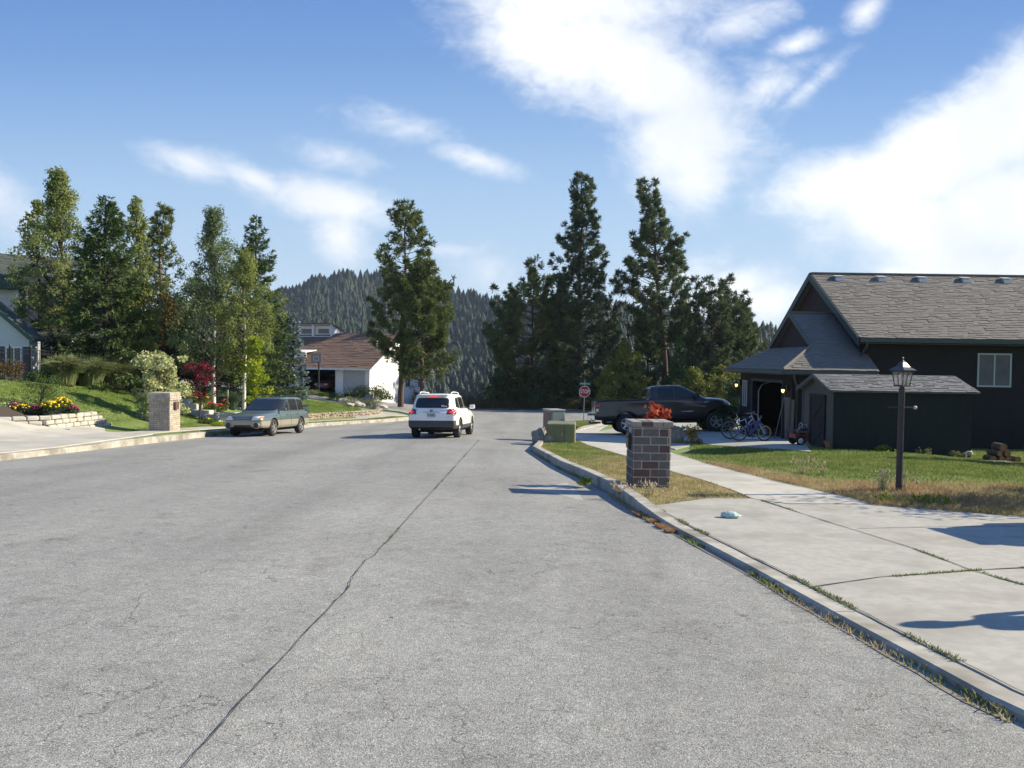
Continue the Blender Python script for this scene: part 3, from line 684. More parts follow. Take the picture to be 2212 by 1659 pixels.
# ------------------------------------------------------------------ white house with brown roof
def white_house():
    C = Vector((-12.4, 72.0, -1.5)); rz = radians(-21)
    r = empty('white_house', 'white house with brown roof and open garage beyond the parked green car', 'house', C, rz)
    W, Dp, ZE, ZR = 13.0, 10.7, 2.27, 5.5; RYm = Dp/2; sl = (ZR-ZE)/(RYm+.5)
    O1, O2, C1, C2, DH = -7.2, -3.45, -2.62, -.42, 2.08
    mb = MB(); mk = lambda x, o, z: Vector((x, -o, z))
    for a, b, z0, z1 in ((-W, O1, -.6, ZE), (O2, C1, -.6, ZE), (C2, 0, -.6, ZE), (O1, O2, DH, ZE), (C1, C2, DH, ZE)):
        mb.bx(a, b, 0, .15, z0, z1-.02); laps(mb, a, b, z0, z1-.02, .2, mk)
    mb.bx(-W, -W+.15, .15, Dp, -.6, ZE-.02); mb.bx(-W+.15, -.15, Dp-.15, Dp, -.6, ZE-.02)
    B = lambda m_, n_, mt_, p_=r: m_.build(n_, mt_, p_)
    B(mb, 'wall', M_SIDING)
    g = MB(); g.bx(-.15, 0, .15, Dp, -1.6, ZE); g.bx(-.15, .001, 0, .15, -1.6, -.6)
    laps(g, lambda z: 0 if z < ZE+.2 else (z-ZE-.2)/sl, lambda z: Dp if z < ZE+.2 else Dp-(z-ZE-.2)/sl, -1.6, ZR-.3, .2, lambda y, o, z: Vector((o+.002, y, z)))
    g.add([(0, 0, ZE), (0, Dp, ZE), (0, RYm, ZR-.15), (-.15, 0, ZE), (-.15, Dp, ZE), (-.15, RYm, ZR-.15)], [(0, 1, 2), (5, 4, 3)])
    B(g, 'gable_wall', M_SIDING)
    for (y, z, w_, hh) in ((6.5, .45, .9, 1.3), (9.0, .4, .7, 1.0)): window(r, (.025, y, z), (0, 1, 0), w_, hh, M_FRAME, M_GLASS, 1, .08)
    # roof
    mb = MB(); ov = .5
    def q(x0, x1, y0, z0, y1, z1, m_=mb): m_.poly([(x0, y0, z0), (x1, y0, z0), (x1, y1, z1), (x0, y1, z1)], 0, .12)
    q(-W-ov, .45, -ov, ZE, RYm, ZR); mb.poly([(-W-ov, RYm, ZR), (.45, RYm, ZR), (.45, Dp+ov, ZE), (-W-ov, Dp+ov, ZE)], 0, .12)
    shingles(mb, (-W-ov, -ov, ZE+.003), (1, 0, 0), (0, RYm+ov, ZR-ZE), hypot(RYm+ov, ZR-ZE), lambda t: (0, W+.95), e=.3, th=.03, w=(.4, 1.2))
    rf = B(mb, 'roof', M_SHING_B)
    for x, y, hh in ((-.9, 2.7, .75), (-3.4, 5.6, .55)):
        m2 = MB(); z = ZE+(min(y, 2*RYm-y)+ov)*sl; m2.tube([(x, y, z-.1), (x, y, z+hh)], .07, 8); B(m2, 'vent_pipe', M_WHITE, rf)
    mb = MB(); mb.bx(-W-ov, .45, -ov-.12, -ov-.003, ZE-.17, ZE-.01); B(mb, 'gutter', M_WHITE)
    mb = MB()
    mb.poly([(.48, -ov, ZE-.2), (.48, RYm, ZR-.2), (.48, RYm, ZR+.02), (.48, -ov, ZE+.02)][::-1], 0, .03); mb.poly([(.48, Dp+ov, ZE-.2), (.48, RYm, ZR-.2), (.48, RYm, ZR+.02), (.48, Dp+ov, ZE+.02)], 0, .03)
    B(mb, 'rake_board', M_WHITE)
    # clerestory box on the roof
    mb = MB(); xa, xb = -11.2, -7.0; yf, yb, zt, zb2 = 4.7, 8.7, 6.42, 5.3
    mb.add([(xb, yf, 4.6), (xb, yf, zt), (xb, yb, zt-1.25), (xb, yb, 3.0)], [(0, 3, 2, 1)]); mb.add([(xa, yf, 4.6), (xa, yf, zt), (xa, yb, zt-1.25), (xa, yb, 3.0)], [(0, 1, 2, 3)])
    mb.bx(xa, xb, yf+.35, yf+.45, 4.4, zt-.1); mb.bx(xa, xa+.12, yf, yf+.35, 4.6, zt-.1); mb.bx(xb-.12, xb-.002, yf, yf+.35, 4.6, zt-.1); mb.bx((xa+xb)/2-.1, (xa+xb)/2+.1, yf, yf+.35, 4.6, zt-.1)
    mb.bx(xa, xb, yf-.02, yf+.1, zt-.16, zt-.02); mb.bx(xa, xb, yf, yf+.34, 5.1, 5.22)
    cl = B(mb, 'clerestory', M_WHITE)
    mb = MB(); mb.poly([(xa-.15, yf-.2, zt+.05), (xb+.12, yf-.2, zt+.05), (xb+.12, yb+.2, zt-1.27), (xa-.15, yb+.2, zt-1.27)], 0, .1); B(mb, 'clerestory_roof', M_SHING_B, cl)
    for x in (xa+.5, (xa+xb)/2+.35): window(cl, (x, yf+.34, 5.38), (1, 0, 0), 1.35, .62, M_WHITE, M_GLASS, 0, .07)
    # roof window low on the left
    mb = MB(); mb.bx(-9.6, -7.2, .9, 1.05, 3.2, 3.62); mb.poly([(-9.8, .5, 3.66), (-7.0, .5, 3.66), (-7.0, 2.6, 3.9), (-9.8, 2.6, 3.9)], 0, .08); B(mb, 'dormer', M_WHITE)
    # doors
    mb = MB()
    for k in range(4): mb.bx(C1+.02, C2-.02, .05, .10, .02+k*.515, .02+k*.515+.5)
    mb.bx(C1, C2, .10, .12, 0, DH); B(mb, 'garage_door', M_GREYDOOR)
    mb = MB()
    for a, b in ((C1-.1, C1), (C2, C2+.1), (O1-.1, O1), (O2, O2+.1)): mb.bx(a, b, -.03, -.019, 0, DH)
    mb.bx(C1-.1, C2+.1, -.03, -.019, DH, DH+.12); mb.bx(O1-.1, O2+.1, -.03, -.019, DH, DH+.12); B(mb, 'door_trim', M_WHITE)
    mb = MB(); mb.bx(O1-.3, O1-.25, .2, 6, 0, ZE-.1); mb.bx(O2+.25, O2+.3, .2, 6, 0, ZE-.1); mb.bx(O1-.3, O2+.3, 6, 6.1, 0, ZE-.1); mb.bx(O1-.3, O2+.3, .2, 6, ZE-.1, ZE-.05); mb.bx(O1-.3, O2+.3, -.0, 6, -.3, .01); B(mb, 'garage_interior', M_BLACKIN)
    return r
WH = white_house()

# ------------------------------------------------------------------ left house behind the trees
def left_house():
    C = P(-75, 800, 43.5); C.z = 0.1; rz = radians(33)
    r = empty('shingled_house', 'white shingled house with dark green trim half hidden by trees', 'house', C, rz)
    W, Dp, ZE, ZR = 8.4, 9.0, 5.25, 7.3
    B = lambda m_, n_, mt_, p_=r: m_.build(n_, mt_, p_)
    mb = MB(); mb.bx(0, W, 0, .15, -.6, ZE); mb.bx(0, .15, .15, Dp, -.6, ZE); mb.bx(W-.15, W, .15, Dp, -.6, ZE); mb.bx(.15, W-.15, Dp-.15, Dp, -.6, ZE)
    laps(mb, 0, W, -.6, ZE, .19, lambda x, o, z: Vector((x, -o, z))); laps(mb, 0, Dp, -.6, ZE, .19, lambda y, o, z: Vector((W+o, y, z)))
    mb.add([(W, 0, ZE), (W, Dp, ZE), (W, Dp/2, ZR-.1), (0, 0, ZE), (0, Dp, ZE), (0, Dp/2, ZR-.1)], [(0, 1, 2), (5, 4, 3)])
    B(mb, 'wall', M_SHAKE)
    mb = MB(); ov = .5
    mb.poly([(-ov, -ov, ZE+.05), (W+ov, -ov, ZE+.05), (W+ov, Dp/2, ZR), (-ov, Dp/2, ZR)], 0, .12); mb.poly([(-ov, Dp/2, ZR), (W+ov, Dp/2, ZR), (W+ov, Dp+ov, ZE+.05), (-ov, Dp+ov, ZE+.05)], 0, .12)
    shingles(mb, (-ov, -ov, ZE+.053), (1, 0, 0), (0, Dp/2+ov, ZR-ZE-.05), hypot(Dp/2+ov, ZR-ZE), lambda t: (0, W+2*ov), e=.25, th=.025, w=(.3, .9))
    rf = B(mb, 'roof', M_SHING_G)
    mb = MB(); mb.bx(-ov, W+ov, -ov-.06, -ov-.003, ZE-.28, ZE+.04); mb.bx(-ov, W+ov, -ov, -.02, ZE-.3, ZE-.27); B(mb, 'fascia', mat('teal_trim', (.035, .085, .07), .6))
    TT = MATS['teal_trim']
    # cross gables with windows
    for x0 in (2.3, 4.7):
        w_ = 1.6; mb = MB(); zt = ZE+1.0
        mb.add([(x0, -.35, ZE-1.9), (x0+w_, -.35, ZE-1.9), (x0+w_, -.35, ZE+.1), (x0+w_/2, -.35, zt), (x0, -.35, ZE+.1), (x0, 0, ZE-1.9), (x0+w_, 0, ZE-1.9), (x0+w_, 0, ZE+.1), (x0, 0, ZE+.1)], [(0, 1, 2, 3, 4), (1, 6, 7, 2), (5, 0, 4, 8), (5, 6, 1, 0)])
        g = B(mb, 'gable_bay', M_SHAKE)
        mb = MB(); e = .22
        mb.poly([(x0-e, -.6, ZE-.05), (x0+w_/2, -.6, zt+.12), (x0+w_/2, 3.2, zt+.12), (x0-e, 1.2, ZE-.05)][::-1], 0, .1); mb.poly([(x0+w_+e, -.6, ZE-.05), (x0+w_/2, -.6, zt+.12), (x0+w_/2, 3.2, zt+.12), (x0+w_+e, 1.2, ZE-.05)], 0, .1)
        B(mb, 'gable_roof', TT, g)
        window(g, (x0+.45, -.38, ZE-1.45), (1, 0, 0), .7, 1.25, M_WHITE, M_BLIND, 0, .09)
        for sx in (x0+.12, x0+1.19): mb = MB(); mb.bx(sx, sx+.29, -.39, -.352, ZE-1.5, ZE-.15); B(mb, 'shutter', TT, g)
    for x in (.6, 3.6, 5.6): window(r, (x, -.03, 1.0), (1, 0, 0), 1.2, 1.3, M_WHITE, M_GLASS, 1, .09)
    # porch
    mb = MB(); mb.poly([(3, -2.6, 2.55), (W-1, -2.6, 2.55), (W-1, -.03, 3.3), (3, -.03, 3.3)], 0, .12); B(mb, 'porch_roof', M_SHING_G)
    for x in (3.2, 4.8, W-1.3):
        mb = MB(); mb.bx(x-.09, x+.09, -2.5, -2.32, -.6, 2.45); mb.bx(x-.12, x+.12, -2.53, -2.29, 2.3, 2.44); B(mb, 'porch_post', M_WHITE)
    mb = MB(); mb.bx(3, W-1, -2.5, -2.4, 2.44, 2.55); B(mb, 'porch_beam', M_WHITE)
    # low front wing seen in shade
    q = Matrix.Rotation(-rz, 4, 'Z') @ Matrix.Translation(-C)
    xe = P(64, 760, 39.5); xL = xe.x-5.4; Y = 39.5; zt = 2.45; zp = zt+2.35; z0 = -.6; xm = (xe.x+xL)/2; bk = .7
    blue = mat('pale_blue_siding', (.52, .56, .62), .7)
    mb = MB(); laps(mb, xL, xe.x, z0, zt, .17, lambda x, o, z: Vector((x, Y-o, z))); laps(mb, lambda z: xL+(z-zt)*(xm-xL)/(zp-zt), lambda z: xe.x-(z-zt)*(xm-xL)/(zp-zt), zt, zp-.1, .17, lambda x, o, z: Vector((x, Y-o, z)))
    mb.bx(xL, xe.x, Y, Y+.1, z0, zt); mb.bx(xe.x-.1, xe.x, Y+.1, Y+bk, z0, zt)
    o = B(mb, 'front_wing', blue); o.data.transform(q)
    mb = MB(); k = .42
    mb.poly([(xm, Y-k, zp+.1), (xm, Y+bk, zp+.1), (xe.x+k, Y+bk, zt-.15), (xe.x+k, Y-k, zt-.15)][::-1], 0, .12); mb.poly([(xm, Y-k, zp+.1), (xm, Y+bk, zp+.1), (xL-k, Y+bk, zt-.15), (xL-k, Y-k, zt-.15)], 0, .12)
    o = B(mb, 'front_wing_roof', M_SHING_G); o.data.transform(q)
    mb = MB(); mb.poly([(xm, Y-k-.02, zp-.08), (xe.x+k, Y-k-.02, zt-.35), (xe.x+k, Y-k-.02, zt-.12), (xm, Y-k-.02, zp+.14)], 0, .03)
    o = B(mb, 'rake_board', TT); o.data.transform(q)
    wx = P(14, 760, Y).x
    for c in (window(r, (wx, Y-.03, .35), (1, 0, 0), .78, 1.6, M_WHITE, M_BLIND, 1, .07),):
        c.data.transform(q)
        for cc in kids(c): cc.data.transform(q)
    dk = mat('navy_shutter', (.03, .035, .07), .6)
    for x in (wx-.36, wx+.83):
        mb = MB(); mb.bx(x, x+.3, Y-.05, Y-.022, .35, 1.95); o = B(mb, 'shutter', dk); o.data.transform(q)
left_house()

# far houses on the wooded hill
def hill_house(px, py, d, s, label, col):
    c = P(px, py, d); r = empty('hillside_house', label, 'house', c, radians(15)); w, dp, hh = 9*s, 7*s, 3.2*s
    mb = MB(); mb.bx(-w/2, w/2, -dp/2, dp/2, -4*s, hh); mb.add([(-w/2, -dp/2, hh), (w/2, -dp/2, hh), (0, -dp/2, hh+3*s), (-w/2, dp/2, hh), (w/2, dp/2, hh), (0, dp/2, hh+3*s)], [(0, 1, 2), (5, 4, 3)])
    mb.build('wall', col, r)
    mb = MB(); o = .5*s; mb.poly([(-w/2-o, -dp/2-o, hh-.3*s), (0, -dp/2-o, hh+3.2*s), (0, dp/2+o, hh+3.2*s), (-w/2-o, dp/2+o, hh-.3*s)][::-1], 0, .25*s); mb.poly([(w/2+o, -dp/2-o, hh-.3*s), (0, -dp/2-o, hh+3.2*s), (0, dp/2+o, hh+3.2*s), (w/2+o, dp/2+o, hh-.3*s)], 0, .25*s)
    mb.build('roof', M_SHING_G, r)
    for x in (-2.6*s, -.9*s, .8*s, 2.5*s):
        window(r, (x-.6*s, -dp/2-.02, .6*s), (1, 0, 0), 1.2*s, 1.5*s, M_FRAME, M_GLASS, 0, .12*s)
HH = mat('tan_siding', (.34, .30, .25), .8); HW = mat('grey_white_siding', (.55, .56, .56), .8)

# ================================================================== street furniture
M_BRKDK = mat('dark_brick', (.125, .116, .110), .9, col2=(.17, .155, .145), scale=5, col3=(.125, .09, .08), scale3=4.5, bump=.006, bscale=60)
M_BRKDK2 = mat('rusty_brick', (.125, .075, .066), .9, col2=(.10, .07, .064), scale=6, bump=.006, bscale=60)
M_MORT = mat('mortar', (.42, .40, .37), .95, bump=.004, bscale=80)
M_BRKLT = mat('cream_brick', (.44, .385, .32), .9, col2=(.53, .46, .385), scale=5, col3=(.34, .28, .23), scale3=3, bump=.004, bscale=60)
M_MORTL = mat('pale_mortar', (.24, .205, .17), .95)
def brick_skin(mb, w, d, z0, z1, ch, bl, gap, mis, prot=.004, rnd=None, skip=None):
    """bricks set round a rectangular core; bonds alternate per course"""
    z = z0; c = 0
    while z < z1-.01:
        zt = min(z+ch, z1)
        for side in range(4):
            ln, dist = (w, d/2) if side % 2 == 0 else (d, w/2); Mx = Matrix.Rotation(side*pi/2, 4, 'Z')
            x = -ln/2 - (bl/2 if c % 2 else 0)
            k = 0
            while x < ln/2-.01:
                L_ = bl*random.choice((1, 1, .55)) if c % 2 == 0 or k else bl; a = max(x, -ln/2); b = min(x+L_, ln/2)
                if b-a > .03 and not (skip and skip(side, a, b, z, zt)):
                    mb.rbox(((a+b)/2, -dist-prot/2+.02, (z+zt)/2), (b-a-gap, .05+random.uniform(0, .006), zt-z-gap), .006, random.choice(mis), Mx, jit=.0025)
                x += L_; k += 1
        z = zt; c += 1
def pillar_dark():
    p = G(1400, 1054); r = empty('brick_mailbox_pillar', 'dark brick mailbox pillar standing at the kerb on the dry grass verge', 'mailbox pillar', (p.x+.02, p.y+.18, p.z-.02), radians(2))
    w = .65; hgt = 1.20
    mb = MB(); mb.bx(-w/2+.004, w/2-.004, -w/2+.004, w/2-.004, -.1, hgt-.02); mb.build('mortar_core', M_MORT, r)
    mb = MB(); sk = lambda side, a, b, z, zt: side == 3 and z > .70 and z < .99 and b > -.12 and a < .12
    brick_skin(mb, w, w, -.05, hgt-.09, .1413, .30, .019, (0, 0, 0, 0, 0, 1), skip=sk); mb.build('brickwork', [M_BRKDK, M_BRKDK2], r)
    mb = MB(); W2 = w/2+.045; n = 5
    for i in range(4):
        for k in range(2):
            x0 = -W2+i*2*W2/4; mb.rbox((x0+W2/4, (-1)**k*W2/2, hgt-.035), (2*W2/4-.01, W2-.01, .085), .008, random.choice((0, 0, 0, 1)), jit=.002)
    mb.build('cap', [mat('cap_brick', (.25, .225, .20), .9, col2=(.32, .29, .26), scale=6, bump=.004, bscale=50), M_BRKDK2], r)
    mb = MB(); mb.bx(-w/2-.045, -w/2+.03, -.13, .13, .70, .98)
    f = mb.build('mailbox', M_BLACK, r); mb = MB(); mb.bx(-w/2-.06, -w/2-.046, -.11, .11, .72, .95); mb.bx(-w/2-.075, -w/2-.06, -.03, .03, .90, .925); mb.build('mailbox_door', mat('mailbox_door_black', (.008, .008, .009), .35), f)
pillar_dark()
def pillar_light():
    p = G(350, 932); r = empty('brick_mailbox_pillar', 'cream brick mailbox pillar beside the left driveway', 'mailbox pillar', (p.x-.05, p.y+.35, p.z-.03), radians(-4))
    w = .86; hgt = 1.56; mb = MB(); mb.bx(-w/2+.004, w/2-.004, -w/2+.004, w/2-.004, -.1, hgt-.02); mb.build('mortar_core', M_MORTL, r)
    mb = MB(); brick_skin(mb, w, w, -.05, hgt-.30, .078, .215, .014, (0, 0, 1), skip=lambda side, a, b, z, zt: side == 1 and .86 < z < 1.2 and b > -.12 and a < .2)
    mb.build('brickwork', [M_BRKLT, mat('tan_brick', (.40, .335, .275), .9, bump=.004, bscale=60)], r)
    mb = MB(); brick_skin(mb, w+.07, w+.07, hgt-.30, hgt-.14, .078, .215, .012, (0,)); brick_skin(mb, w+.02, w+.02, hgt-.14, hgt-.005, .13, .09, .012, (0,)); mb.bx(-w/2, w/2, -w/2, w/2, hgt-.3, hgt); mb.build('cap', [M_BRKLT], r)
    mb = MB(); mb.bx(w/2-.05, w/2+.09, -.11, .17, .90, 1.18); mb.build('mailbox', mat('bronze_mailbox', (.14, .10, .085), .5, metal=.3), r)
pillar_light()

def lamp_post():
    p = G(1941, 1068); r = empty('lamp_post', 'black post lantern with a ladder bar in the weedy lawn edge', 'lamp post', (p.x, p.y, p.z-.05), radians(20)); r.rotation_euler = (0, radians(.4), radians(25))
    H = P(1948, 834, p.y).z - p.z + .05
    M_POST = mat('post_black', (.030, .028, .030), .45, col2=(.045, .04, .042), scale=20)
    mb = MB(); prof = []
    n = 16; vs = []
    mb.lathe([(.056, 0), (.056, .06), (.046, .10), (.046, H-.12), (.052, H-.10), (.052, H-.05), (.038, H-.03), (.038, H)], 16)
    for k in range(8):
        a = 2*pi*k/8; mb.tube([(.045*cos(a), .045*sin(a), .12), (.045*cos(a), .045*sin(a), H-.14)], .007, 5)
    mb.build('post', M_POST, r)
    zb = P(1943, 880, p.y).z-p.z+.05
    R90 = Matrix.Rotation(radians(-25), 4, 'Z')
    mb = MB(); mb.tube([(-.21, 0, zb+.0), (.22, 0, zb)], .012, 8, mat=R90); mb.lathe([(0, -.02), (.014, -.014), (.018, 0), (.014, .014), (0, .02)], 8, mat=R90 @ Matrix.Translation((-.21, 0, zb))); mb.build('ladder_bar', M_POST, r)
    mb = MB(); mb.lathe([(0, -.034), (.026, -.022), (.034, 0), (.026, .022), (0, .034)], 12, mat=R90 @ Matrix.Translation((.235, 0, zb))); mb.build('ball_end', mat('cream_ball', (.62, .58, .50), .5), r)
    # lantern, 4 sided tapered with glass
    a0, a1, h0, h1 = .080, .114, H, H+.24
    mb = MB(); sq = lambda a, z: [(-a, -a, z), (a, -a, z), (a, a, z), (-a, a, z)]
    mb.bx(-a0-.015, a0+.015, -a0-.015, a0+.015, H-.01, H+.02)
    for sx, sy in ((-1, -1), (1, -1), (1, 1), (-1, 1)): mb.tube([(sx*a0, sy*a0, h0+.01), (sx*a1, sy*a1, h1)], .009, 6)
    for s_ in (-1, 1): mb.tube([(0, s_*(a0+.002), h0+.01), (0, s_*(a1+.002), h1)], .006, 5); mb.tube([(s_*(a0+.002), 0, h0+.01), (s_*(a1+.002), 0, h1)], .006, 5)
    mb.bx(-a1-.02, a1+.02, -a1-.02, a1+.02, h1, h1+.03)
    mb.build('lantern_frame', M_POST, r)
    mb = MB(); A = sq(a1+.045, h1+.03); Bq = sq(a1-.03, h1+.085); Cq = sq(.045, h1+.15); Dq = sq(.03, h1+.17)
    for lo, hi in ((A, Bq), (Bq, Cq), (Cq, Dq)): mb.add(lo+hi, [(i, (i+1) % 4, 4+(i+1) % 4, 4+i) for i in range(4)])
    mb.add(A, [(3, 2, 1, 0)]); mb.add(Dq, [(0, 1, 2, 3)]); mb.lathe([(.02, .165), (.02, .19), (.009, .195), (.009, .21), (.02, .22), (.012, .24), (0, .255)], 10, mat=Matrix.Translation((0, 0, h1)))
    mb.build('lantern_cap', mat('cap_black', (.05, .05, .052), .35), r)
    gl = bpy.data.materials.new('lantern_glass'); gl.use_nodes = True; N = gl.node_tree.nodes; b = N['Principled BSDF']; b.inputs['Base Color'].default_value = (.55, .52, .48, 1); b.inputs['Roughness'].default_value = .12; b.inputs['Alpha'].default_value = .30
    mb = MB(); lo, hi = sq(a0-.002, h0+.022), sq(a1-.004, h1-.001); mb.add(lo+hi, [(i, (i+1) % 4, 4+(i+1) % 4, 4+i) for i in range(4)]); mb.build('lantern_glass', gl, r)
    mb = MB(); mb.lathe([(.018, .02), (.018, .09), (.025, .10), (.028, .14), (.015, .18), (0, .185)], 10, mat=Matrix.Translation((0, 0, h0))); mb.build('bulb', mat('bulb_glass', (.6, .58, .55), .2), r)
lamp_post()

def cabinet():
    p = P(1178, 946, 31.0); z = h(1.4, 30.6)
    # tall grey-brown utility box
    a = G(1175, 942); b = P(1200, 900, 30.8)
    r = empty('utility_cabinet', 'tall grey utility cabinet with a rusty side at the street corner', 'utility box', (1.62, 31.6, h(1.6, 31.6)-.05), radians(20))
    rust = mat('rusty_panel', (.24, .17, .13), .9, col2=(.16, .12, .10), scale=3, stretch=(1, 1, .3)); gr = mat('cabinet_grey', (.30, .31, .30), .6, col2=(.24, .26, .25), scale=2); grn = mat('cabinet_door_green', (.16, .20, .20), .6, col2=(.20, .235, .23), scale=2)
    w, d, hh = .56, .80, 1.12
    mb = MB(); mb.bx(-w/2, w/2, -d/2, d/2, 0, hh); mb.build('body', gr, r)
    mb = MB(); mb.bx(-w/2-.012, -w/2-.001, -d/2+.03, d/2-.03, .05, hh-.04); mb.build('side_panel', rust, r)
    mb = MB(); mb.bx(-w/2+.05, w/2-.05, -d/2-.015, -d/2-.001, .08, hh-.05); dr = mb.build('door', grn, r)
    mb = MB(); mb.bx(w/2-.12, w/2-.09, -d/2-.035, -d/2-.016, .5, .65); mb.build('handle', M_METAL, dr)
    mb = MB(); mb.bx(-w/2-.03, w/2+.03, -d/2-.03, d/2+.03, hh, hh+.045); bevel(mb.build('lid', gr, r), .01)
    ol = mat('olive_paint', (.175, .18, .085), .65, col2=(.14, .14, .07), scale=3, col3=(.21, .20, .11), scale3=1.5)
    p = G(1206, 956); r = empty('transformer_box', 'short olive green transformer box in front of the tall utility cabinet', 'utility box', (1.74, 28.75, h(1.74, 28.75)-.06), radians(-6))
    w, d, hh = .98, .75, .79
    mb = MB(); mb.bx(-w/2, w/2, -d/2, d/2, 0, hh-.12); vs = [(-w/2, -d/2, hh-.12), (w/2, -d/2, hh-.12), (w/2, d/2, hh), (-w/2, d/2, hh), (-w/2, d/2, hh-.12), (w/2, d/2, hh-.12)]
    mb2 = MB(); mb2.add([(-w/2, -d/2, 0), (w/2, -d/2, 0), (w/2, d/2, 0), (-w/2, d/2, 0), (-w/2, -d/2, hh-.06), (w/2, -d/2, hh-.06), (w/2, d/2, hh), (-w/2, d/2, hh)], [(0, 1, 5, 4), (1, 2, 6, 5), (2, 3, 7, 6), (3, 0, 4, 7), (4, 5, 6, 7)])
    bevel(mb2.build('body', ol, r), .03, 3)
    mb = MB(); mb.bx(-w/2+.03, .11, -d/2-.018, -d/2+.002, .05, hh-.09); mb.bx(.13, w/2-.03, -d/2-.018, -d/2+.002, .05, hh-.09); dr = bevel(mb.build('door', ol, r), .006)
    mb = MB()
    mb.bx(.02, .06, -d/2-.035, -d/2-.018, .32, .42); mb.build('latch', M_METAL, dr)
    mb = MB(); mb.bx(-w/2-.12, w/2+.12, -d/2-.12, d/2+.1, -.1, .07); mb.build('concrete_pad', M_KERB, r)
cabinet()

def rock(name, c, s, label, m, seed=0, group=None, rz=0):
    random.seed(seed); bm = bmesh.new(); bmesh.ops.create_icosphere(bm, subdivisions=3, radius=1)
    for v in bm.verts:
        n_ = mnoise.noise(v.co*1.3+Vector((seed, 0, 0)))*.35 + mnoise.noise(v.co*3.1+Vector((0, seed, 0)))*.14; v.co *= 1+n_; v.co.x *= s[0]; v.co.y *= s[1]; v.co.z *= s[2]
    me = bpy.data.meshes.new(name); bm.to_mesh(me); bm.free(); o = link(name, me, None, [m]); o.location = c; o.rotation_euler = (0, 0, rz); return tag(o, label, 'rock', group)
M_ROCK = mat('rock', (.26, .21, .15), .95, col2=(.15, .12, .09), scale=6, col3=(.35, .30, .23), scale3=3, bump=.02, bscale=12)
M_ROCKG = mat('grey_rock', (.27, .25, .22), .95, col2=(.17, .16, .14), scale=5, bump=.02, bscale=12)
rock('rock', (.93, 28.6, h(.9, 28.6)+.16), (.24, .3, .33), 'grey-brown pointed rock at the left foot of the olive box', M_ROCKG, 3)
rock('rock', (1.10, 29.6, h(1, 29.6)+.30), (.14, .2, .2), 'small pale rock perched between the kerb rocks and the tall cabinet', M_ROCKG, 5)
rock('rock', (1.28, 28.55, h(1.2, 28.6)+.12), (.2, .24, .19), 'low brown rock leaning on the olive box base', M_ROCK, 8)
rock('boulder', (5.62, 28.4, h(5.6, 28.4)+.22), (.34, .36, .40), 'split tan boulder between the dark brick pillar and the yellow shrub', M_ROCK, 12)
rock('rock', (9.35, 24.7, h(9.3, 24.7)+.05), (.55, .3, .14), 'flat grey rock between the toy wagon and the shed', M_ROCKG, 15)

def text_mesh(name, s, size, m, parent, M4, extr=.002, align='CENTER'):
    cu = bpy.data.curves.new(name, 'FONT'); cu.body = s; cu.size = size; cu.align_x = align; cu.align_y = 'CENTER'; cu.extrude = extr
    o = bpy.data.objects.new(name, cu); COL.objects.link(o); dg = bpy.context.evaluated_depsgraph_get(); me = bpy.data.meshes.new_from_object(o.evaluated_get(dg)); bpy.data.objects.remove(o)
    me.transform(M4); me.materials.clear(); return link(name, me, parent, [m])
XZ = Matrix.Rotation(pi/2, 4, 'X')
def stop_sign():
    p = G(1262, 906); d = 56.0; x = (1262-1106)/F*d; z = h(x, d)
    r = empty('stop_sign', 'red octagonal stop sign with a green street name blade on top', 'road sign', (x, d, z), radians(-4)); r.rotation_euler = (0, radians(1.0), radians(4))
    zc = P(1263, 846, d).z - z; R_ = .40
    mb = MB(); mb.box((0, 0, (zc+.75)/2), (.055, .045, zc+.75)); mb.build('post', M_METAL, r)
    oc = lambda a: [(a*cos(radians(22.5+45*k)), a*sin(radians(22.5+45*k))) for k in range(8)]
    T = Matrix.Translation((0, -.04, zc)) @ XZ
    mb = MB(); mb.prism(oc(R_), 0, .006, 0, T); mb.build('octagon_border', mat('sign_white', (.8, .8, .78), .5), r)
    mb = MB(); mb.prism(oc(R_-.028), .0062, .009, 0, T); f = mb.build('octagon_face', mat('sign_red', (.30, .012, .02), .45), r)
    W_ = text_mesh('stop_text', 'STOP', .36, MATS['sign_white'], r, Matrix.Translation((0, -.052, zc)) @ XZ @ Matrix.Diagonal((.72, 1, 1, 1)))
    for v in W_.data.vertices: v.co.x *= 1.0
    # embolden
    W_.modifiers.new('s', 'SOLIDIFY').thickness = .012
    zs = P(1264, 829, d).z - z
    mb = MB(); mb.box((0, -.01, zs), (.80, .012, .19)); mb.build('name_blade', mat('sign_green', (.02, .10, .06), .5), r)
    for tx, wd in ((-.10, 'FERNAN'), (.24, 'HILL')): text_mesh('name_text', wd, .125, MATS['sign_white'], r, Matrix.Translation((tx, -.02, zs)) @ XZ @ Matrix.Diagonal((.85, 1, 1, 1)))
    mb = MB(); mb.box((0, 0, zs+.22), (.012, .7, .16)); mb.build('cross_blade', MATS['sign_green'], r)
    p = G(1276, 918); mb = MB(); x = (1276-1106)/F*47.5; mb.rbox((0, 0, .33), (.20, .16, .72), .02); mb.rbox((0, 0, .70), (.23, .19, .06), .015)
    o = mb.build('utility_pedestal', mat('pedestal_grey', (.33, .35, .32), .6), None); o.location = (x, 47.5, h(x, 47.5)-.02); tag(o, 'small grey utility pedestal in the grass by the stop sign', 'utility pedestal')
stop_sign()
